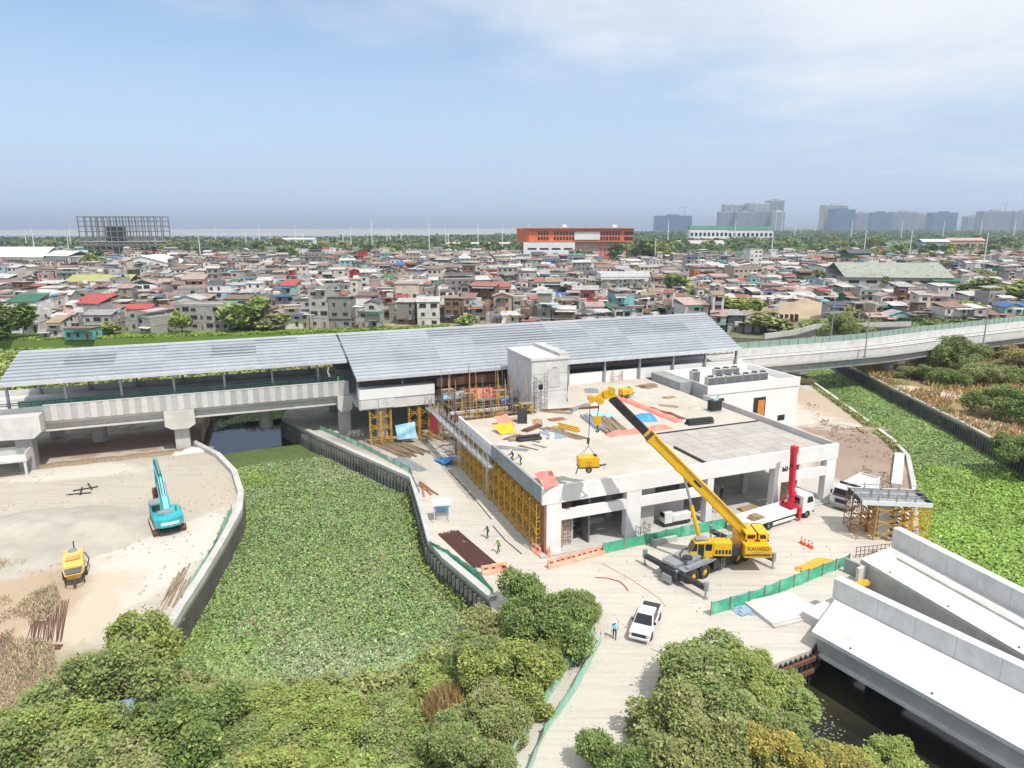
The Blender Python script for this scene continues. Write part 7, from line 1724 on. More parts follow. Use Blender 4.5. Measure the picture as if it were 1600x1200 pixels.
shed('office_block', 'pale low stadium like block beyond the trees', 700, 800, 388, 381, 379, 30, 'wall tan', 'wall pale cream', 'office', 0.0, 'x', 12)
shed('office_block', 'grey roofed block with white gable at far right', 1440, 1480, 398, 378, 374, 14, 'wall light blue', 'roof pale grey', 'office', 0.0, 'x', 3)
shed('office_block', 'pinkish office block behind round trees at far right', 1480, 1535, 396, 376, 372, 14, 'wall pinkish', 'roof weathered pink', 'office', 0.0, 'x', 5)
shed('clubhouse', 'dark green roofed clubhouse near the right poles', 1325, 1360, 412, 396, 390, 14, 'wall dark green', 'roof dark grey', 'building', 0.1, 'x', 4)
shed('office_block', 'low white block between trees above the covered court', 240, 275, 392, 386, 384, 14, 'bright_white', 'roof pale grey', 'office', 0, 'x', 3)
# unfinished flyover piece
fo = empty('flyover_segment', G(975, 458), 0.1, 'isolated pale flyover deck on round columns inside the village', 'flyover')
Yf = G(975, 458).y; zf0, zf1 = zat(436, Yf), zat(426, Yf); MB().box(-12.5, 12.5, -1, 9, zf0, zf1).build('deck', 'facade_white', fo); MB().box(-12.8, 12.8, -1.3, -1.02, zf0 + 1.2, zf1 + 0.6).build('parapet', 'facade_white', fo)
for x in (-9, -3, 4, 10): MB().cyl((x, 2, 0), (x, 2, zf0), 1.2, 1.2, 12).build('column', 'concrete_pale', fo)
# turquoise tank
tk = empty('water_tank', G(1287, 486), 0, 'round turquoise water tank beside the earth mound', 'tank'); MB().cyl((0, 0, 0), (0, 0, 4.4), 1.9, 1.9, 16).build('shell', 'wall turquoise', tk); MB().cyl((0, 0, 4.4), (0, 0, 4.9), 1.9, 0.3, 16).build('lid', 'wall turquoise', tk)
heap('earth_mound', 'bare sandy earth mound beside the shanties', G(1258, 490), 26, 15, 5.5, 'sack', 'mound', 31, 40)
mat('mound_earth', (0.44, 0.35, 0.25), (0.36, 0.28, 0.19), 0.15, 0.95, 0.6); bpy.data.objects['earth_mound'].children[0].data.materials[0] = M_['mound_earth']
cn = empty('rusty_container', G(1228, 503), 0.1, 'rusty open frame container by the curved wall', 'container'); MB().box(-4, 4, -1.2, 1.2, 0.2, 0.5).build('floor', 'rust', cn)
for x in (-4, -2, 0, 2, 3.8): MB().box(x, x + 0.2, -1.2, 1.2, 0.5, 2.8).build('rib', 'rust', cn)

# ------------------------------------------------------------------ towers on the skyline
mat('tower_grey', (0.34, 0.35, 0.37), (0.28, 0.29, 0.31), 0.01, 0.7); mat('tower_white', (0.55, 0.54, 0.52), (0.47, 0.47, 0.46), 0.01, 0.7); mat('tower_blue', (0.12, 0.20, 0.30), (0.09, 0.16, 0.25), 0.02, 0.3)
Yt = 3300.0
def tower(u0, u1, vt, m, label, dy=0, crane=False):
    Y = Yt + dy; x0, x1 = ux(u0, Y), ux(u1, Y); h = zat(vt, Y); r = empty('tower_block', ((x0 + x1) / 2, Y, 0), 0, label, 'tower', 'towers on the skyline'); w = x1 - x0
    MB().box(-w / 2, w / 2, 0, min(w, 60), 0, h).build('shell', m, r); n = max(3, int(h / 9)); b = cached(('band', round(w, 1)), lambda: MB().box(-w / 2 + 1.5, w / 2 - 1.5, -1.2, -0.05, 0, 4.0).mesh('window_band', 'tower_blue'))
    for i in range(n): place(b, 'window_band', r, (0, 0, 6 + i * (h - 8) / n))
    for i in range(max(2, int(w / 22))): MB().box(-w / 2 + (i + 0.5) * w / max(2, int(w / 22)) - 2, -w / 2 + (i + 0.5) * w / max(2, int(w / 22)) + 2, -2.0, -1.3, 0, h).build('pilaster', m, r)
    MB().box(-w * 0.2, w * 0.15, 5, 25, h, h + 6).build('roof_plant', m, r)
    if crane: c = MB(); c.bar((w * 0.3, 10, h), (w * 0.3, 10, h + 38), 2.2); c.bar((w * 0.3 - 30, 10, h + 34), (w * 0.3 + 14, 10, h + 40), 1.8); c.build('tower_crane', 'tower_grey', r)
for a in ((1025, 1081, 337, 'tower_blue', 'bluish half built block with tower crane on the skyline', 0, True), (1125, 1150, 331, 'tower_grey', 'grey block left of the tallest cluster on the skyline', 0), (1131, 1168, 319, 'tower_white', 'pale upper slab behind the skyline cluster', 120), (1168, 1200, 317, 'tower_white', 'tallest cream tower in the skyline cluster', 60), (1150, 1178, 331, 'tower_grey', 'stepped grey block in the skyline cluster', -40), (1178, 1204, 329, 'tower_grey', 'right hand grey block in the skyline cluster', -20), (1200, 1223, 313, 'tower_grey', 'thin tall grey tower at the end of the cluster', 80), (1207, 1226, 330, 'tower_white', 'low cream block at the end of the cluster', -60),
          (1287, 1323, 320, 'tower_white', 'pale tower behind the dark blue glass block', 60), (1300, 1335, 327, 'tower_blue', 'dark blue glass block on the skyline', -30), (1338, 1356, 333, 'tower_grey', 'small grey block right of the blue glass one', 200), (1360, 1394, 332, 'tower_blue', 'teal glass slab on the skyline', 250), (1394, 1432, 331, 'tower_grey', 'broad grey slab right of the teal one', 300), (1437, 1455, 333, 'tower_white', 'narrow pale block on the right skyline', 350), (1457, 1495, 332, 'tower_blue', 'wide blue grey slab on the right skyline', 250), (1512, 1536, 338, 'tower_grey', 'low distant grey block on the right skyline', 700), (1535, 1578, 330, 'tower_grey', 'half built tower with crane at the right skyline', 100, True), (1582, 1620, 330, 'tower_grey', 'second half built tower at the right skyline end', 150, True)): tower(*a)

# ------------------------------------------------------------------ tall poles
def tall_pole(u, vt, vb):
    p = G(u, vb); h = zat(vt, p.y); r = empty('tall_pole', p, 0, 'tall slender pale pole rising above trees and roofs behind the village', 'pole', 'tall poles behind the village'); k = p.y / 900
    MB().cyl((0, 0, 0), (0, 0, h), 0.55 * k + 0.1, 0.32 * k + 0.1, 6).build('shaft', 'bright_white', r); MB().box(-1.4 * k, 1.4 * k, -0.2, 0.2, h - 1.4, h - 1.0).build('cross_arm', 'galvanised', r)
for a in ((55, 357, 395), (112, 357, 392), (43, 364, 392), (109, 368, 400), (245, 358, 395), (338, 353, 386), (314, 370, 408), (385, 360, 385), (406, 353, 386), (462, 353, 384), (537, 360, 392), (549, 352, 390), (582, 345, 392), (605, 355, 385), (610, 353, 385), (627, 357, 386), (671, 345, 396), (697, 353, 396), (747, 345, 392), (785, 352, 392), (701, 360, 396), (826, 347, 400), (1043, 345, 380), (1147, 345, 385), (1023, 373, 410), (1241, 345, 372), (1329, 345, 376), (1407, 345, 376), (1472, 345, 376), (1530, 343, 378), (1583, 345, 374), (1348, 360, 410), (1420, 360, 405), (1535, 363, 424), (1204, 363, 414), (424, 360, 388), (475, 362, 392)): tall_pole(*a)
def util_pole(u, vb, h):
    p = G(u, vb); r = empty('utility_pole', p, 0, 'grey utility pole with short cross arm among the village houses', 'pole', 'utility poles in the village'); MB().cyl((0, 0, 0), (0, 0, h), 0.16, 0.11, 6).build('shaft', 'galvanised', r); MB().bar((-0.9, 0, h - 0.6), (0.9, 0, h - 0.6), 0.12).build('cross_arm', 'lumber', r)
for u, vb in ((38, 528), (152, 486), (290, 470), (410, 492), (620, 488), (690, 470), (905, 470), (945, 478), (1022, 455), (1165, 470), (1270, 452), (1395, 470), (1490, 462), (1560, 470), (560, 455), (240, 498), (806, 480), (1120, 490)): util_pole(u, vb, 10)
# ------------------------------------------------------------------ trees
def crown_pts(blobs, n, clump=0.22, clumps=40, flat=0.8):
    """leaf centres gathered in clumps over the surface of overlapping lobes"""
    B = np.array(blobs, float); wts = B[:, 3] ** 2; wts /= wts.sum(); K = int(clumps * len(B) ** 0.5)
    which = NR.choice(len(B), K, p=wts); d = NR.normal(size=(K, 3)); d[:, 2] = d[:, 2] * 0.9 + 0.25; d /= np.linalg.norm(d, axis=1)[:, None]
    rad = (NR.random(K) ** 0.5 * 0.7 + 0.38)[:, None]; cc = B[which, :3] + d * B[which, 3][:, None] * rad * np.array([1, 1, flat]); cr = B[which, 3] * clump * NR.uniform(0.7, 1.5, K)
    j = NR.integers(0, K, n); off = NR.normal(0, 0.62, (n, 3)); pts = cc[j] + off * cr[j][:, None] * np.array([1.15, 1.15, 0.6]); shade = NR.normal(0, 0.13, K)[j]; mixv = NR.random(K)[j]
    q = NR.random(n) < 0.42; m_ = int(q.sum()); w_ = NR.choice(len(B), m_, p=wts); d = NR.normal(size=(m_, 3)); d[:, 2] += 0.3; d /= np.linalg.norm(d, axis=1)[:, None]
    pts[q] = B[w_, :3] + d * (B[w_, 3] * NR.uniform(0.75, 1.15, m_))[:, None] * np.array([1, 1, flat]); shade[q] *= 0.5
    return pts, shade, mixv
def crown_mesh(name, blobs, n, size, base, alt=None, pa=0.0, clump=0.22, clumps=40, flat=0.8, m='leaf', up=0.35):
    p, s, q = crown_pts(blobs, n, clump, clumps, flat); c = tint(n, base, 0.16)
    if alt is not None:
        w = (np.clip((pa + 0.12 - q) * 5, 0, 1) * 0.85)[:, None]; c = c * (1 - w) + tint(n, alt, 0.16) * w
    c = c * (1 + s)[:, None]
    return leaf_mesh(name, p, size * (0.5 + 1.2 * NR.random(n) ** 1.6), np.clip(c, 0.004, 0.9), up=up, aspect=1.7, m=m)
def trunk_mb(h, r, blobs, lean=(0, 0), nlimb=5, rs=None):
    mb = MB(); rs = rs or RND; top = Vector((lean[0], lean[1], h)); mb.smooth = True
    pts = [Vector((0, 0, -0.3)), Vector((lean[0] * 0.2, lean[1] * 0.2, h * 0.35)), Vector((lean[0] * 0.6, lean[1] * 0.6, h * 0.7)), top]; mb.tube(pts, r, 7, r * 0.5)
    for i in range(nlimb):
        b = blobs[i % len(blobs)]; s = pts[1].lerp(pts[3], rs.uniform(0.1, 0.9)); e = Vector(b[:3]) + Vector((rs.uniform(-.5, .5), rs.uniform(-.5, .5), rs.uniform(-.2, .5))) * b[3]
        e = s + (e - s) * rs.uniform(0.9, 1.18); mid = s.lerp(e, 0.5) + Vector((0, 0, 0.1 * (e - s).length)); mb.tube([s, mid, e], r * 0.42, 5, r * 0.1)
    return mb
UNIT = {}
def unit_crown(key, base, alt, pa, variant, sparse=False):
    """one-metre dome of leaves shared by every bush of its kind and scaled to size"""
    k_ = (key, variant, sparse)
    if k_ in UNIT: return UNIT[k_]
    rs = random.Random(hash((key, variant)) % 1000 if False else sum(map(ord, key)) * 7 + variant); bl_ = []
    for i in range(26):
        a = rs.uniform(0, 6.28); q = math.sqrt(rs.random()); z = (0.22 + 0.62 * rs.random() ** 0.6) * math.sqrt(max(0.05, 1 - 0.85 * q * q)); k_o = rs.choice((0.7, 0.82, 0.9, 1.05)); bl_.append((k_o * q * math.cos(a), k_o * q * math.sin(a), z * rs.choice((0.8, 1.0, 1.0, 1.18)), rs.uniform(0.10, 0.33)))
    n = 12000 if sparse else 38000
    UNIT[k_] = (crown_mesh('crown', bl_[:14] if sparse else bl_, n, 0.036 if sparse else 0.030, base, alt, pa, 0.26, 40 if sparse else 85, 0.85, 'leaf', 0.42), bl_)
    return UNIT[k_]
def tree(name, label, loc, R_, Hh, base, n=9000, size=0.26, alt=None, pa=0.0, seed=0, nb=7, cat='tree', group=None, m='leaf', clump=0.19, flat=0.8, low=0.35, clumps=110):
    rs = random.Random(seed); al = {DG: LG, MG: OL, LG: YG, OL: LG, YG: MG, YF: LG, BRN: OL}; alt = al.get(base, OL); pa = 0.32; key = str(base); sparse = 'sparse' in label
    me, bl_ = unit_crown(key, base, alt, pa, 0, sparse)
    r = empty(name, loc, rs.uniform(0, 6), label, cat, group); sq = rs.uniform(0.85, 1.15)
    blobs = [(b[0] * R_, b[1] * R_, b[2] * Hh, b[3] * R_) for b in bl_[:9]]
    trunk_mb(Hh * 0.6, 0.03 * Hh + 0.05, blobs, (rs.uniform(-.4, .4), rs.uniform(-.4, .4)), 9, rs).build('trunk', 'bark', r)
    place(me, 'crown', r, (0, 0, 0), (0, 0, rs.uniform(0, 6)), (R_ * 1.08 * sq, R_ * 1.08 / sq, Hh * 1.02)); return r
LG = (0.30, 0.375, 0.11); DG = (0.185, 0.255, 0.085); YG = (0.36, 0.40, 0.11); OL = (0.335, 0.345, 0.155); YF = (0.52, 0.42, 0.11); MG = (0.25, 0.325, 0.105); BRN = (0.42, 0.31, 0.19)
def T(u, v, R_, Hh, base, label, z=0.0, **k):
    tree('bush' if Hh < 5.2 else 'tree', label, G(u, v, z), R_, Hh, base, cat='bush' if Hh < 5.2 else 'tree', **k)
T(848, 985, 4.3, 4.6, DG, 'dark round tree at the corner of the canal wall and road', n=17000, size=0.24, seed=1, nb=10, alt=(0.26, 0.31, 0.07), pa=0.3, low=0.2)
T(898, 968, 2.2, 2.6, MG, 'small leafy bush against the right flank of the dark round tree', n=6000, seed=41, low=0.1, size=0.22, alt=BRN, pa=0.06)
T(815, 1085, 3.7, 4.4, YG, 'yellow green tree on the verge beside the pale fence', n=14000, seed=2, nb=9, alt=DG, pa=0.35, low=0.15, size=0.24)
T(778, 1010, 3.6, 3.8, OL, 'olive bush at the end of the sheet pile wall', n=9000, seed=3, low=0.1, z=-2.4, alt=LG, pa=0.4)
T(1118, 1108, 4.9, 4.4, MG, 'broad green tree on the right side of the access road', n=19000, seed=4, nb=10, alt=YG, pa=0.25, low=0.1, size=0.24)
T(1178, 1095, 3.4, 3.2, LG, 'lighter green bush behind the broad roadside tree', n=9000, seed=42, nb=8, low=0.1, size=0.22)
T(1075, 1200, 4.4, 4.0, (0.29, 0.32, 0.11), 'olive green bush beside the road below the broad tree', n=15000, seed=5, nb=9, alt=MG, pa=0.4, low=0.1, size=0.22)
T(985, 1225, 2.8, 3.2, DG, 'dark low bush reaching over the road edge', n=8000, seed=6, low=0.1, size=0.22)
T(1200, 1205, 2.7, 3.0, YF, 'golden flowering bush near the open water', n=10000, seed=7, alt=LG, pa=0.45, low=0.1, size=0.22)
T(1290, 1225, 3.4, 3.0, (0.40, 0.38, 0.09), 'yellowish shrub on the bank above the dark water', n=10000, seed=8, alt=OL, pa=0.45, low=0.1, z=-2, size=0.22)
T(1400, 1235, 3.2, 2.6, LG, 'green shrub spreading below the near bridge ramp', n=8000, seed=9, alt=OL, pa=0.3, low=0.1, z=-2.6, size=0.22)
T(775, 1130, 2.8, 3.2, OL, 'olive bush filling the verge beside the first pale fence', seed=81, alt=LG, pa=0.3)
T(735, 1195, 2.8, 3.0, MG, 'green bush on the verge near the lower end of the pale fence', seed=82, alt=OL, pa=0.3)
T(862, 1035, 1.8, 2.4, LG, 'small light bush between yellow green tree and pale fence', seed=83, alt=YG, pa=0.3)
T(775, 1050, 3.0, 3.2, MG, 'leafy bush behind the yellow green verge tree', seed=84, alt=OL, pa=0.3)
T(1160, 1150, 3.4, 3.4, MG, 'green bush between broad tree and golden bush', seed=85, alt=OL, pa=0.3)
FTREES = (
 (232, 1010, 3.6, 6.4, LG, 'sparse tree with open crown at the end of the curved wall', dict(n=5200, nb=8, clump=0.15, alt=(0.4, 0.36, 0.2), pa=0.12, clumps=60)),
 (165, 1085, 4.2, 6.0, MG, 'ragged tree over the dirt track below the rebar cages', dict(n=9000, nb=9, alt=YG, pa=0.3, clump=0.18)),
 (80, 1150, 4.0, 5.2, LG, 'loose bush at the bottom of the dirt track', dict(n=7000, nb=8, alt=OL, pa=0.3, clump=0.18)),
 (20, 1190, 4.2, 5.0, MG, 'green bush beside dry grass on the west bank', dict(n=8000, nb=8, alt=YG, pa=0.3)),
 (255, 1150, 4.4, 5.6, DG, 'dark shaggy tree above the blue shelter roof', dict(n=13000, nb=9, alt=OL, pa=0.3)),
 (330, 1100, 4.2, 5.0, OL, 'dull olive bush at the edge of the hyacinth', dict(n=11000, nb=9, alt=BRN, pa=0.14)),
 (170, 1225, 4.4, 5.4, OL, 'brownish olive bush near the lower left thicket', dict(n=11000, nb=9, alt=BRN, pa=0.15)),
 (300, 1240, 4.4, 5.6, MG, 'mid green bush in the middle of the lower thicket', dict(n=12000, nb=9, alt=OL, pa=0.3)),
 (415, 1100, 3.8, 4.4, LG, 'small light bush overlapping the hyacinth mat', dict(n=9000, nb=8, alt=BRN, pa=0.08)),
 (430, 1215, 4.4, 5.6, YG, 'bright leafy tree with rosettes of large leaves', dict(n=9000, nb=9, size=0.36, alt=MG, pa=0.25)),
 (500, 1120, 3.8, 4.4, LG, 'bright green bush with tall leafy tips by the hyacinth', dict(n=9500, nb=8, size=0.3, alt=YG, pa=0.3)),
 (545, 1225, 4.4, 5.4, LG, 'large leaved green tree in the lower thicket', dict(n=9500, nb=9, size=0.34, alt=DG, pa=0.25)),
 (590, 1140, 4.0, 4.4, MG, 'dense green bush left of the straw coloured tuft', dict(n=11000, nb=9, alt=YG, pa=0.3)),
 (650, 1225, 4.2, 4.8, DG, 'dark fine leaved bush left of the pale fence', dict(n=14000, nb=9, size=0.2, alt=LG, pa=0.3)),
 (690, 1080, 4.2, 4.0, LG, 'low spreading bush behind the straw coloured tuft', dict(n=12000, nb=9, alt=OL, pa=0.2, size=0.22)),
 (722, 1140, 3.4, 4.4, MG, 'rounded bush beside the pale green fence', dict(n=12000, nb=9, alt=OL, pa=0.3, size=0.22)),
 (700, 1170, 3.6, 4.0, OL, 'olive bush below the straw coloured tuft', dict(n=10000, nb=8, alt=LG, pa=0.4, size=0.22)),
 (370, 1180, 4.0, 4.8, MG, 'green bush beside the bright rosette tree', dict(n=11000, nb=8, alt=OL, pa=0.25)),
 (730, 1235, 2.8, 3.4, MG, 'small bush squeezed against the lower fence', dict(n=8000, nb=7, alt=OL, pa=0.3)),
)
for i, (u, v, R_, Hh, base, label, kw) in enumerate(FTREES):
    z = 0.0 if u < 260 else -2.3
    kw = dict(kw); kw.setdefault('low', 0.12); T(u, v + 40, R_ * 0.95, Hh * (0.84 if u < 260 else 0.66), base, label, z=z, seed=60 + i, **kw)
# straw tuft, blue shelter roof
def tuft(name, label, loc, R_, Hh, n, base, cat='grass', kind=None):
    a = NR.uniform(0, 6.28, n); q = R_ * np.sqrt(NR.random(n)) ; h = Hh * NR.uniform(0.4, 1, n) * (1 - 0.5 * (q / R_) ** 2)
    c = np.stack([q * np.cos(a), q * np.sin(a), h * 0.5], 1); up_ = np.stack([NR.normal(0, .25, n), NR.normal(0, .25, n), np.ones(n)], 1); up_ /= np.linalg.norm(up_, axis=1)[:, None]
    s = NR.normal(size=(n, 3)); b = np.cross(up_, s); b /= np.linalg.norm(b, axis=1)[:, None]
    me = leaf_mesh(name, c, np.full(n, 0.09), tint(n, base, 0.2), aspect=1, m='dry_leaf', ab=(up_ * (h / 0.09)[:, None], b))
    o = place(me, name, None, loc); tag(o, label, cat, kind=kind); return o
tuft('straw_tuft', 'straw coloured dry tuft among the green bushes', G(697, 1110, -0.2), 1.8, 2.4, 900, (0.42, 0.30, 0.14), 'tuft')
bs_ = empty('shelter_roof', G(195, 1112, 2.0), 0.5, 'blue corrugated shelter roof under the trees', 'roof')
for i in range(6): MB().box(-1.8 + i * 0.62, -1.2 + i * 0.62, -1.1, 1.1, 0, 0.06).build('sheet', 'sheet_blue', bs_, rot=(0.15, 0, 0))
for x in (-1.6, 1.6): MB().bar((x, 0, -2), (x, 0, 0), 0.1).build('post', 'lumber', bs_)
# undergrowth beneath the thicket and dry grass
def scatter(name, label, poly, n, size, base, z0, hmax, alt=None, pa=0.2, cat='plants', m='leaf', dens=None, up=0.35, seed=5):
    xs = [p.x for p in poly]; ys = [p.y for p in poly]; x = NR.uniform(min(xs), max(xs), n * 4); y = NR.uniform(min(ys), max(ys), n * 4); k = in_poly(x, y, poly)
    if dens is not None: k &= NR.random(n * 4) < dens(x, y)
    x, y = x[k][:n], y[k][:n]; n = len(x); w = fbm(x, y, 3.5, seed); z = z0 + hmax * np.clip((w - 0.25) * 2, 0.05, 1) * NR.random(n) ** 0.6
    c = tint(n, base, 0.2, alt, pa) * (0.75 + 0.5 * fbm(x, y, 2.0, seed + 4))[:, None]
    o = place(leaf_mesh(name, np.stack([x, y, z], 1), size * NR.uniform(.6, 1.4, n), c, up=up, m=m), name); tag(o, label, cat, kind='stuff'); return o
scatter('undergrowth', 'tangled green undergrowth below the foreground bushes', [G(u, v, -1.5).to_2d() for u, v in ((250, 1040), (420, 1055), (620, 1040), (760, 985), (790, 1060), (760, 1200), (700, 1260), (300, 1280), (150, 1240))], 42000, 0.24, OL, -2.6, 1.9, LG, 0.4)
scatter('undergrowth', 'low weeds and leaves on the road verge behind the pale fence', [G(u, v).to_2d() for u, v in ((780, 965), (850, 985), (915, 985), (925, 1000), (880, 1050), (846, 1108), (800, 1190), (780, 1230), (690, 1230), (745, 1100), (770, 1040))], 16000, 0.2, OL, 0, 1.1, LG, 0.4)
scatter('undergrowth', 'low weeds beneath the bushes right of the access road', [G(u, v).to_2d() for u, v in ((1030, 1060), (1180, 1050), (1190, 1080), (1150, 1125), (1095, 1190), (960, 1230), (1000, 1150))], 12000, 0.2, OL, 0, 0.9, BRN, 0.3)
def blades(name, label, poly, n, h, wd, base, alt, pa, dens=None, seed=5):
    xs = [p.x for p in poly]; ys = [p.y for p in poly]; x = NR.uniform(min(xs), max(xs), n * 4); y = NR.uniform(min(ys), max(ys), n * 4); k = in_poly(x, y, poly)
    if dens is not None: k &= NR.random(n * 4) < dens(x, y)
    x, y = x[k][:n], y[k][:n]; n = len(x); hh = h * NR.uniform(0.4, 1.1, n) * (0.4 + 1.2 * fbm(x, y, 3.0, seed))
    up_ = np.stack([NR.normal(0, .45, n), NR.normal(0, .45, n), np.ones(n)], 1); up_ /= np.linalg.norm(up_, axis=1)[:, None]
    s_ = NR.normal(size=(n, 3)); b = np.cross(up_, s_); b /= np.linalg.norm(b, axis=1)[:, None]
    c = tint(n, base, 0.2); mix = np.clip((fbm(x, y, 5, seed + 8) - 0.5 + (pa - 0.5) * 0.5) * 6, 0, 1)[:, None]; c = c * (1 - mix) + tint(n, alt, 0.2) * mix
    o = place(leaf_mesh(name, np.stack([x, y, hh * 0.45], 1), np.full(n, wd), c, aspect=1, m='dry_leaf', ab=(up_ * (hh / wd)[:, None], b)), name); tag(o, label, 'grass', kind='stuff')
blades('dry_grass', 'dry brown grass beside the dirt track on the west bank', [G(u, v).to_2d() for u, v in ((-40, 880), (40, 878), (85, 905), (95, 940), (80, 985), (90, 1050), (130, 1100), (60, 1200), (-100, 1200))], 26000, 0.55, 0.10, (0.52, 0.43, 0.29), (0.40, 0.28, 0.20), 0.4, lambda x, y: np.clip((fbm(x, y, 4.5, 61) - 0.47) * 5, 0.0, 1))
blades('dry_grass', 'golden brown dry scrub covering the right bank', [p for p in RIGHT[1:6]] + [V2(200, 90), V2(240, 200), V2(120, 200)], 70000, 1.3, 0.30, (0.46, 0.31, 0.15), (0.27, 0.30, 0.10), 0.42, lambda x, y: np.clip((fbm(x, y, 9, 77) - 0.36) * 8, 0, 1))
scatter('weeds', 'green weeds along the right edge of the brown yard', [V2(p.x - 1.6, p.y) for p in PRIGHT[1:6]] + [V2(p.x + 0.3, p.y) for p in reversed(PRIGHT[1:6])], 6000, 0.3, LG, 0, 0.7, (0.3, 0.22, 0.1), 0.3)
scatter('weeds', 'weeds and bushes behind the station viaduct', [V2(-120, 125), V2(-60, 140), V2(-52, 188), V2(-130, 184), V2(-200, 180), V2(-180, 120)], 34000, 0.75, LG, 0, 2.4, (0.28, 0.2, 0.1), 0.15)
scatter('weeds', 'scrub and bare soil plants between station and river', [WL(-30, 84).to_2d(), WL(60, 84).to_2d(), WL(60, 112).to_2d(), WL(-30, 110).to_2d()], 18000, 0.6, LG, 0, 1.2, (0.34, 0.2, 0.1), 0.4)
scatter('weeds', 'weeds on the slope between sheet pile wall and rail viaduct', [V2(100, 233), V2(140, 240), V2(260, 245), V2(260, 252), V2(140, 250), V2(104, 246)], 20000, 0.8, LG, 0, 2.2, OL, 0.3)
scatter('weeds', 'bright green grass on the far bank in front of the houses', [FARB[1], FARB[2], FARB[3], FARB[4], V2(-22, 241), V2(-70, 228), V2(-135, 216), V2(-230, 207)], 24000, 0.5, (0.24, 0.36, 0.05), 0, 0.6, OL, 0.15)
scatter('weeds', 'weeds growing along the foot of the east canal wall', [V2(p.x - 0.2, p.y) for p in EAST[5:10]] + [V2(p.x - 1.2, p.y - 0.2) for p in reversed(EAST[5:10])], 2500, 0.25, LG, -2.6, 1.2)
scatter('litter', 'pale floating litter on the open brown water', [G(u, v, -3.1).to_2d() for u, v in ((1225, 1085), (1300, 1110), (1330, 1150), (1240, 1160))], 120, 0.13, (0.34, 0.32, 0.26), -3.17, 0.05, up=0.9, cat='litter')
# bushes on the right bank and along the channel
for i, (u, v, R_, Hh, base, lab) in enumerate(((1490, 578, 6.0, 8.5, MG, 'tall green bush below the rail viaduct on the right bank'), (1535, 600, 5, 5, OL, 'brownish bush on the right bank slope'), (1470, 600, 4, 4.5, DG, 'dark bush near the foot of the viaduct pier'), (1590, 655, 6, 7, DG, 'dark green tree at the right edge beside the river path'), (1555, 560, 5, 5, (0.38, 0.30, 0.12), 'golden brown bush high on the right bank'), (1600, 585, 6, 6, (0.38, 0.32, 0.12), 'dry yellowish tree at the right edge under the viaduct'), (1580, 600, 4, 4, MG, 'small green bush between the dry ones'), (1600, 720, 4, 5, DG, 'dark bush hanging over the river wall at the right edge'), (1420, 590, 3, 3, OL, 'low olive shrub beside the river path'), (1255, 600, 2.0, 1.6, BRN, 'brown withered shrub behind the plant room'), (1320, 528, 7, 8, MG, 'round green tree behind the rail viaduct near the sheet pile wall'))):
    tree('bush', lab, G(u, v), R_, Hh, base, 6000, 0.5, OL, 0.25, 200 + i, 7, 'bush', low=0.1)

# ------------------------------------------------------------------ trees in and behind the village: shared meshes, single objects
PROTO = []
for i, (base, sh) in enumerate(((DG, 0), (MG, 0), (LG, 0), (OL, 0), ((0.10, 0.165, 0.06), 1), (YG, 0))):
    rs = random.Random(300 + i); bl_ = []
    for k in range(9):
        a = rs.uniform(0, 6.28); q = 0.6 * math.sqrt(rs.random()); bl_.append((q * math.cos(a), q * math.sin(a), rs.uniform(0.5, 1.15), rs.uniform(0.3, 0.48)))
    PROTO.append((crown_mesh('crown', bl_, 2200, 0.17, base, YG if i != 5 else DG, 0.2, 0.24, 26), trunk_mb(0.75, 0.06, bl_, (0, 0), 5, rs).mesh('trunk', 'bark')))
TN = ('dark green', 'mid green', 'light green', 'olive green', 'bluish green', 'yellow green')
def vtree(loc, s, h, k, where, group):
    r = empty('tree', loc, RND.uniform(0, 6), '%s %s' % (TN[k], where), 'tree', group); c, t = PROTO[k]; r.scale = (s, s, h / 1.4)
    place(t, 'trunk', r); place(c, 'crown', r)
NEARV = ((380, 515, 9, 11, 1, 'tree spreading over the grassy bank beside the long row house'), (12, 530, 8, 10, 0, 'tree at the left end of the grassy bank'), (1150, 505, 11, 9, 5, 'broad tree beyond the end of the metal roof'), (1195, 520, 8, 6, 3, 'bush between metal roof end and curved wall'), (285, 520, 4, 7, 2, 'palm like tree before the long row house'), (425, 515, 6, 5, 3, 'bush in front of the tall narrow house'), (728, 510, 4.5, 4, 2, 'bush by the dark house above the long roof'), (1060, 462, 7, 10, 0, 'tree beside the flyover columns'), (1265, 442, 8, 8, 3, 'tree behind the white box shed'), (1525, 470, 10, 10, 0, 'tree beside the low side shed'), (1580, 480, 11, 12, 1, 'tree over shanties at far right'), (1460, 425, 9, 9, 1, 'tree behind the gabled warehouse'), (1340, 412, 6, 7, 3, 'tree before the market roof'), (1540, 445, 9, 8, 0, 'tree row behind the right shanties'), (175, 522, 3.5, 4, 2, 'shrub beside the turquoise cottage'), (1325, 500, 5, 5, 3, 'shrub at the foot of the earth mound'), (1510, 495, 7, 6, 2, 'tree hanging over the right shanties'), (1085, 470, 6, 7, 1, 'tree between shanties and flyover'))
for u, v, s, h, k, lab in NEARV: vtree(G(u, v), s, h, k, lab, 'trees along the river and village')
rg = random.Random(77)
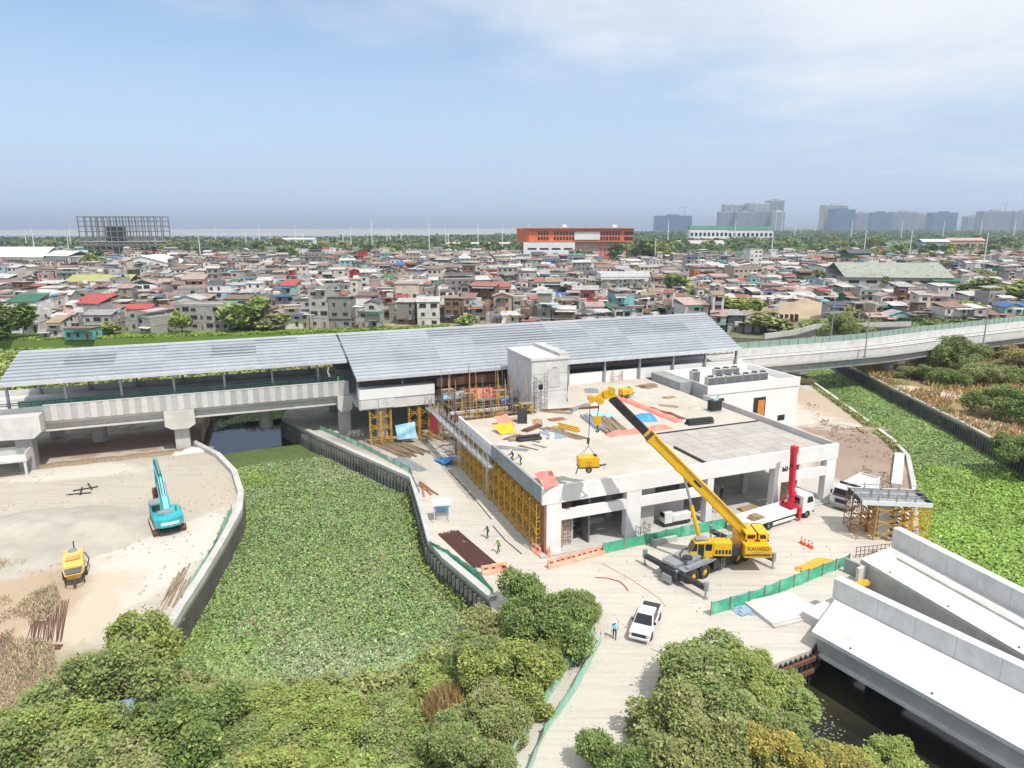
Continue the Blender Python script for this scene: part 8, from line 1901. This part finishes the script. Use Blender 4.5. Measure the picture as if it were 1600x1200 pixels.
for u0, u1, v0, v1, n, s0, s1, lab, grp in ((0, 1600, 383, 397, 75, 9, 15, 'tree in the belt just behind the village roofs', 'tree belt behind the village'), (120, 260, 395, 425, 9, 9, 13, 'tree in the grove beside the white hall', 'grove beside the white hall'), (390, 560, 388, 412, 16, 10, 15, 'tree in the clump above the village centre', 'clump above the village centre'), (560, 760, 385, 400, 12, 9, 14, 'tree in front of the pale stadium block', 'trees before the pale stadium block'), (895, 1040, 404, 411, 16, 13, 19, 'tree in front of the shopping centre', 'trees before the shopping centre'), (1130, 1330, 380, 405, 22, 9, 14, 'tree on the slope below the school', 'trees below the school'), (1340, 1600, 382, 410, 30, 9, 15, 'tree around the offices at the right', 'trees around the right offices'), (100, 1500, 405, 470, 34, 5, 8, 'small tree squeezed between village houses', 'small trees between village houses')):
    for i in range(n):
        u, v = rg.uniform(u0, u1), rg.uniform(v0, v1); p = G(u, v); s = rg.uniform(s0, s1) * (1 + (max(0, p.y - 800) / 2500)); vtree(p, s * 0.62, s * rg.uniform(0.75, 1.1), rg.choice((0, 0, 1, 1, 2, 3, 4, 5)), lab, grp)
# mangrove belt: one far-off wood
n = 60000; yy = 760 * (4.2 ** NR.random(n)); xx = NR.uniform(-0.9, 0.9, n) * yy
k = (yy < 1500) | (xx > (yy - 1500) * 0.35 - 900); far = xx > (-500 + (yy - 1500) * 0.9); k &= (yy < 1520) | far; xx, yy = xx[k], yy[k]; n = len(xx)
k = NR.random(n) < np.clip((fbm(xx, yy, 90, 44) - 0.40) * 7, 0.0, 1) + (yy > 1350); xx, yy = xx[k], yy[k]; n = len(xx)
hh = np.where(yy < 1350, 3 + 11 * fbm(xx, yy, 40, 91), 2 + 9 * fbm(xx, yy, 70, 92)) * NR.random(n) ** 0.35
cc = tint(n, (0.075, 0.125, 0.05), 0.2, (0.13, 0.17, 0.06), 0.3) * (0.8 + 0.5 * fbm(xx, yy, 120, 17))[:, None]
o = place(leaf_mesh('mangrove_wood', np.stack([xx, yy, hh], 1), NR.uniform(2.5, 7, n) * (yy / 1300) ** 0.5, cc, up=0.3, aspect=1.5), 'mangrove_wood'); tag(o, 'distant dark green mangrove wood along the bay', 'wood', kind='stuff')
# mud flat and far shore in the bay
mat('mudflat', (0.36, 0.36, 0.34), (0.28, 0.30, 0.30), 0.002, 0.7)
sheet('mud_flat', [V2(-2600, 2300), V2(-200, 2300), V2(900, 4600), V2(400, 6500), V2(-3800, 4600)], -3.0, 'mudflat', skirt=False)

# ------------------------------------------------------------------ haze
m, t = newmat('haze'); pv = t.nodes.new('ShaderNodeVolumePrincipled'); pv.inputs['Color'].default_value = (0.72, 0.83, 1.0, 1); pv.inputs['Density'].default_value = 0.00014; pv.inputs['Anisotropy'].default_value = 0.2
ou = t.nodes.new('ShaderNodeOutputMaterial'); t.links.new(pv.outputs[0], ou.inputs['Volume'])
hz = MB(); hz.box(-47000, 47000, -600, 54000, -6, 190); o = hz.build('haze', m); tag(o, 'thin bluish haze over the bay and city', 'haze', kind='stuff')
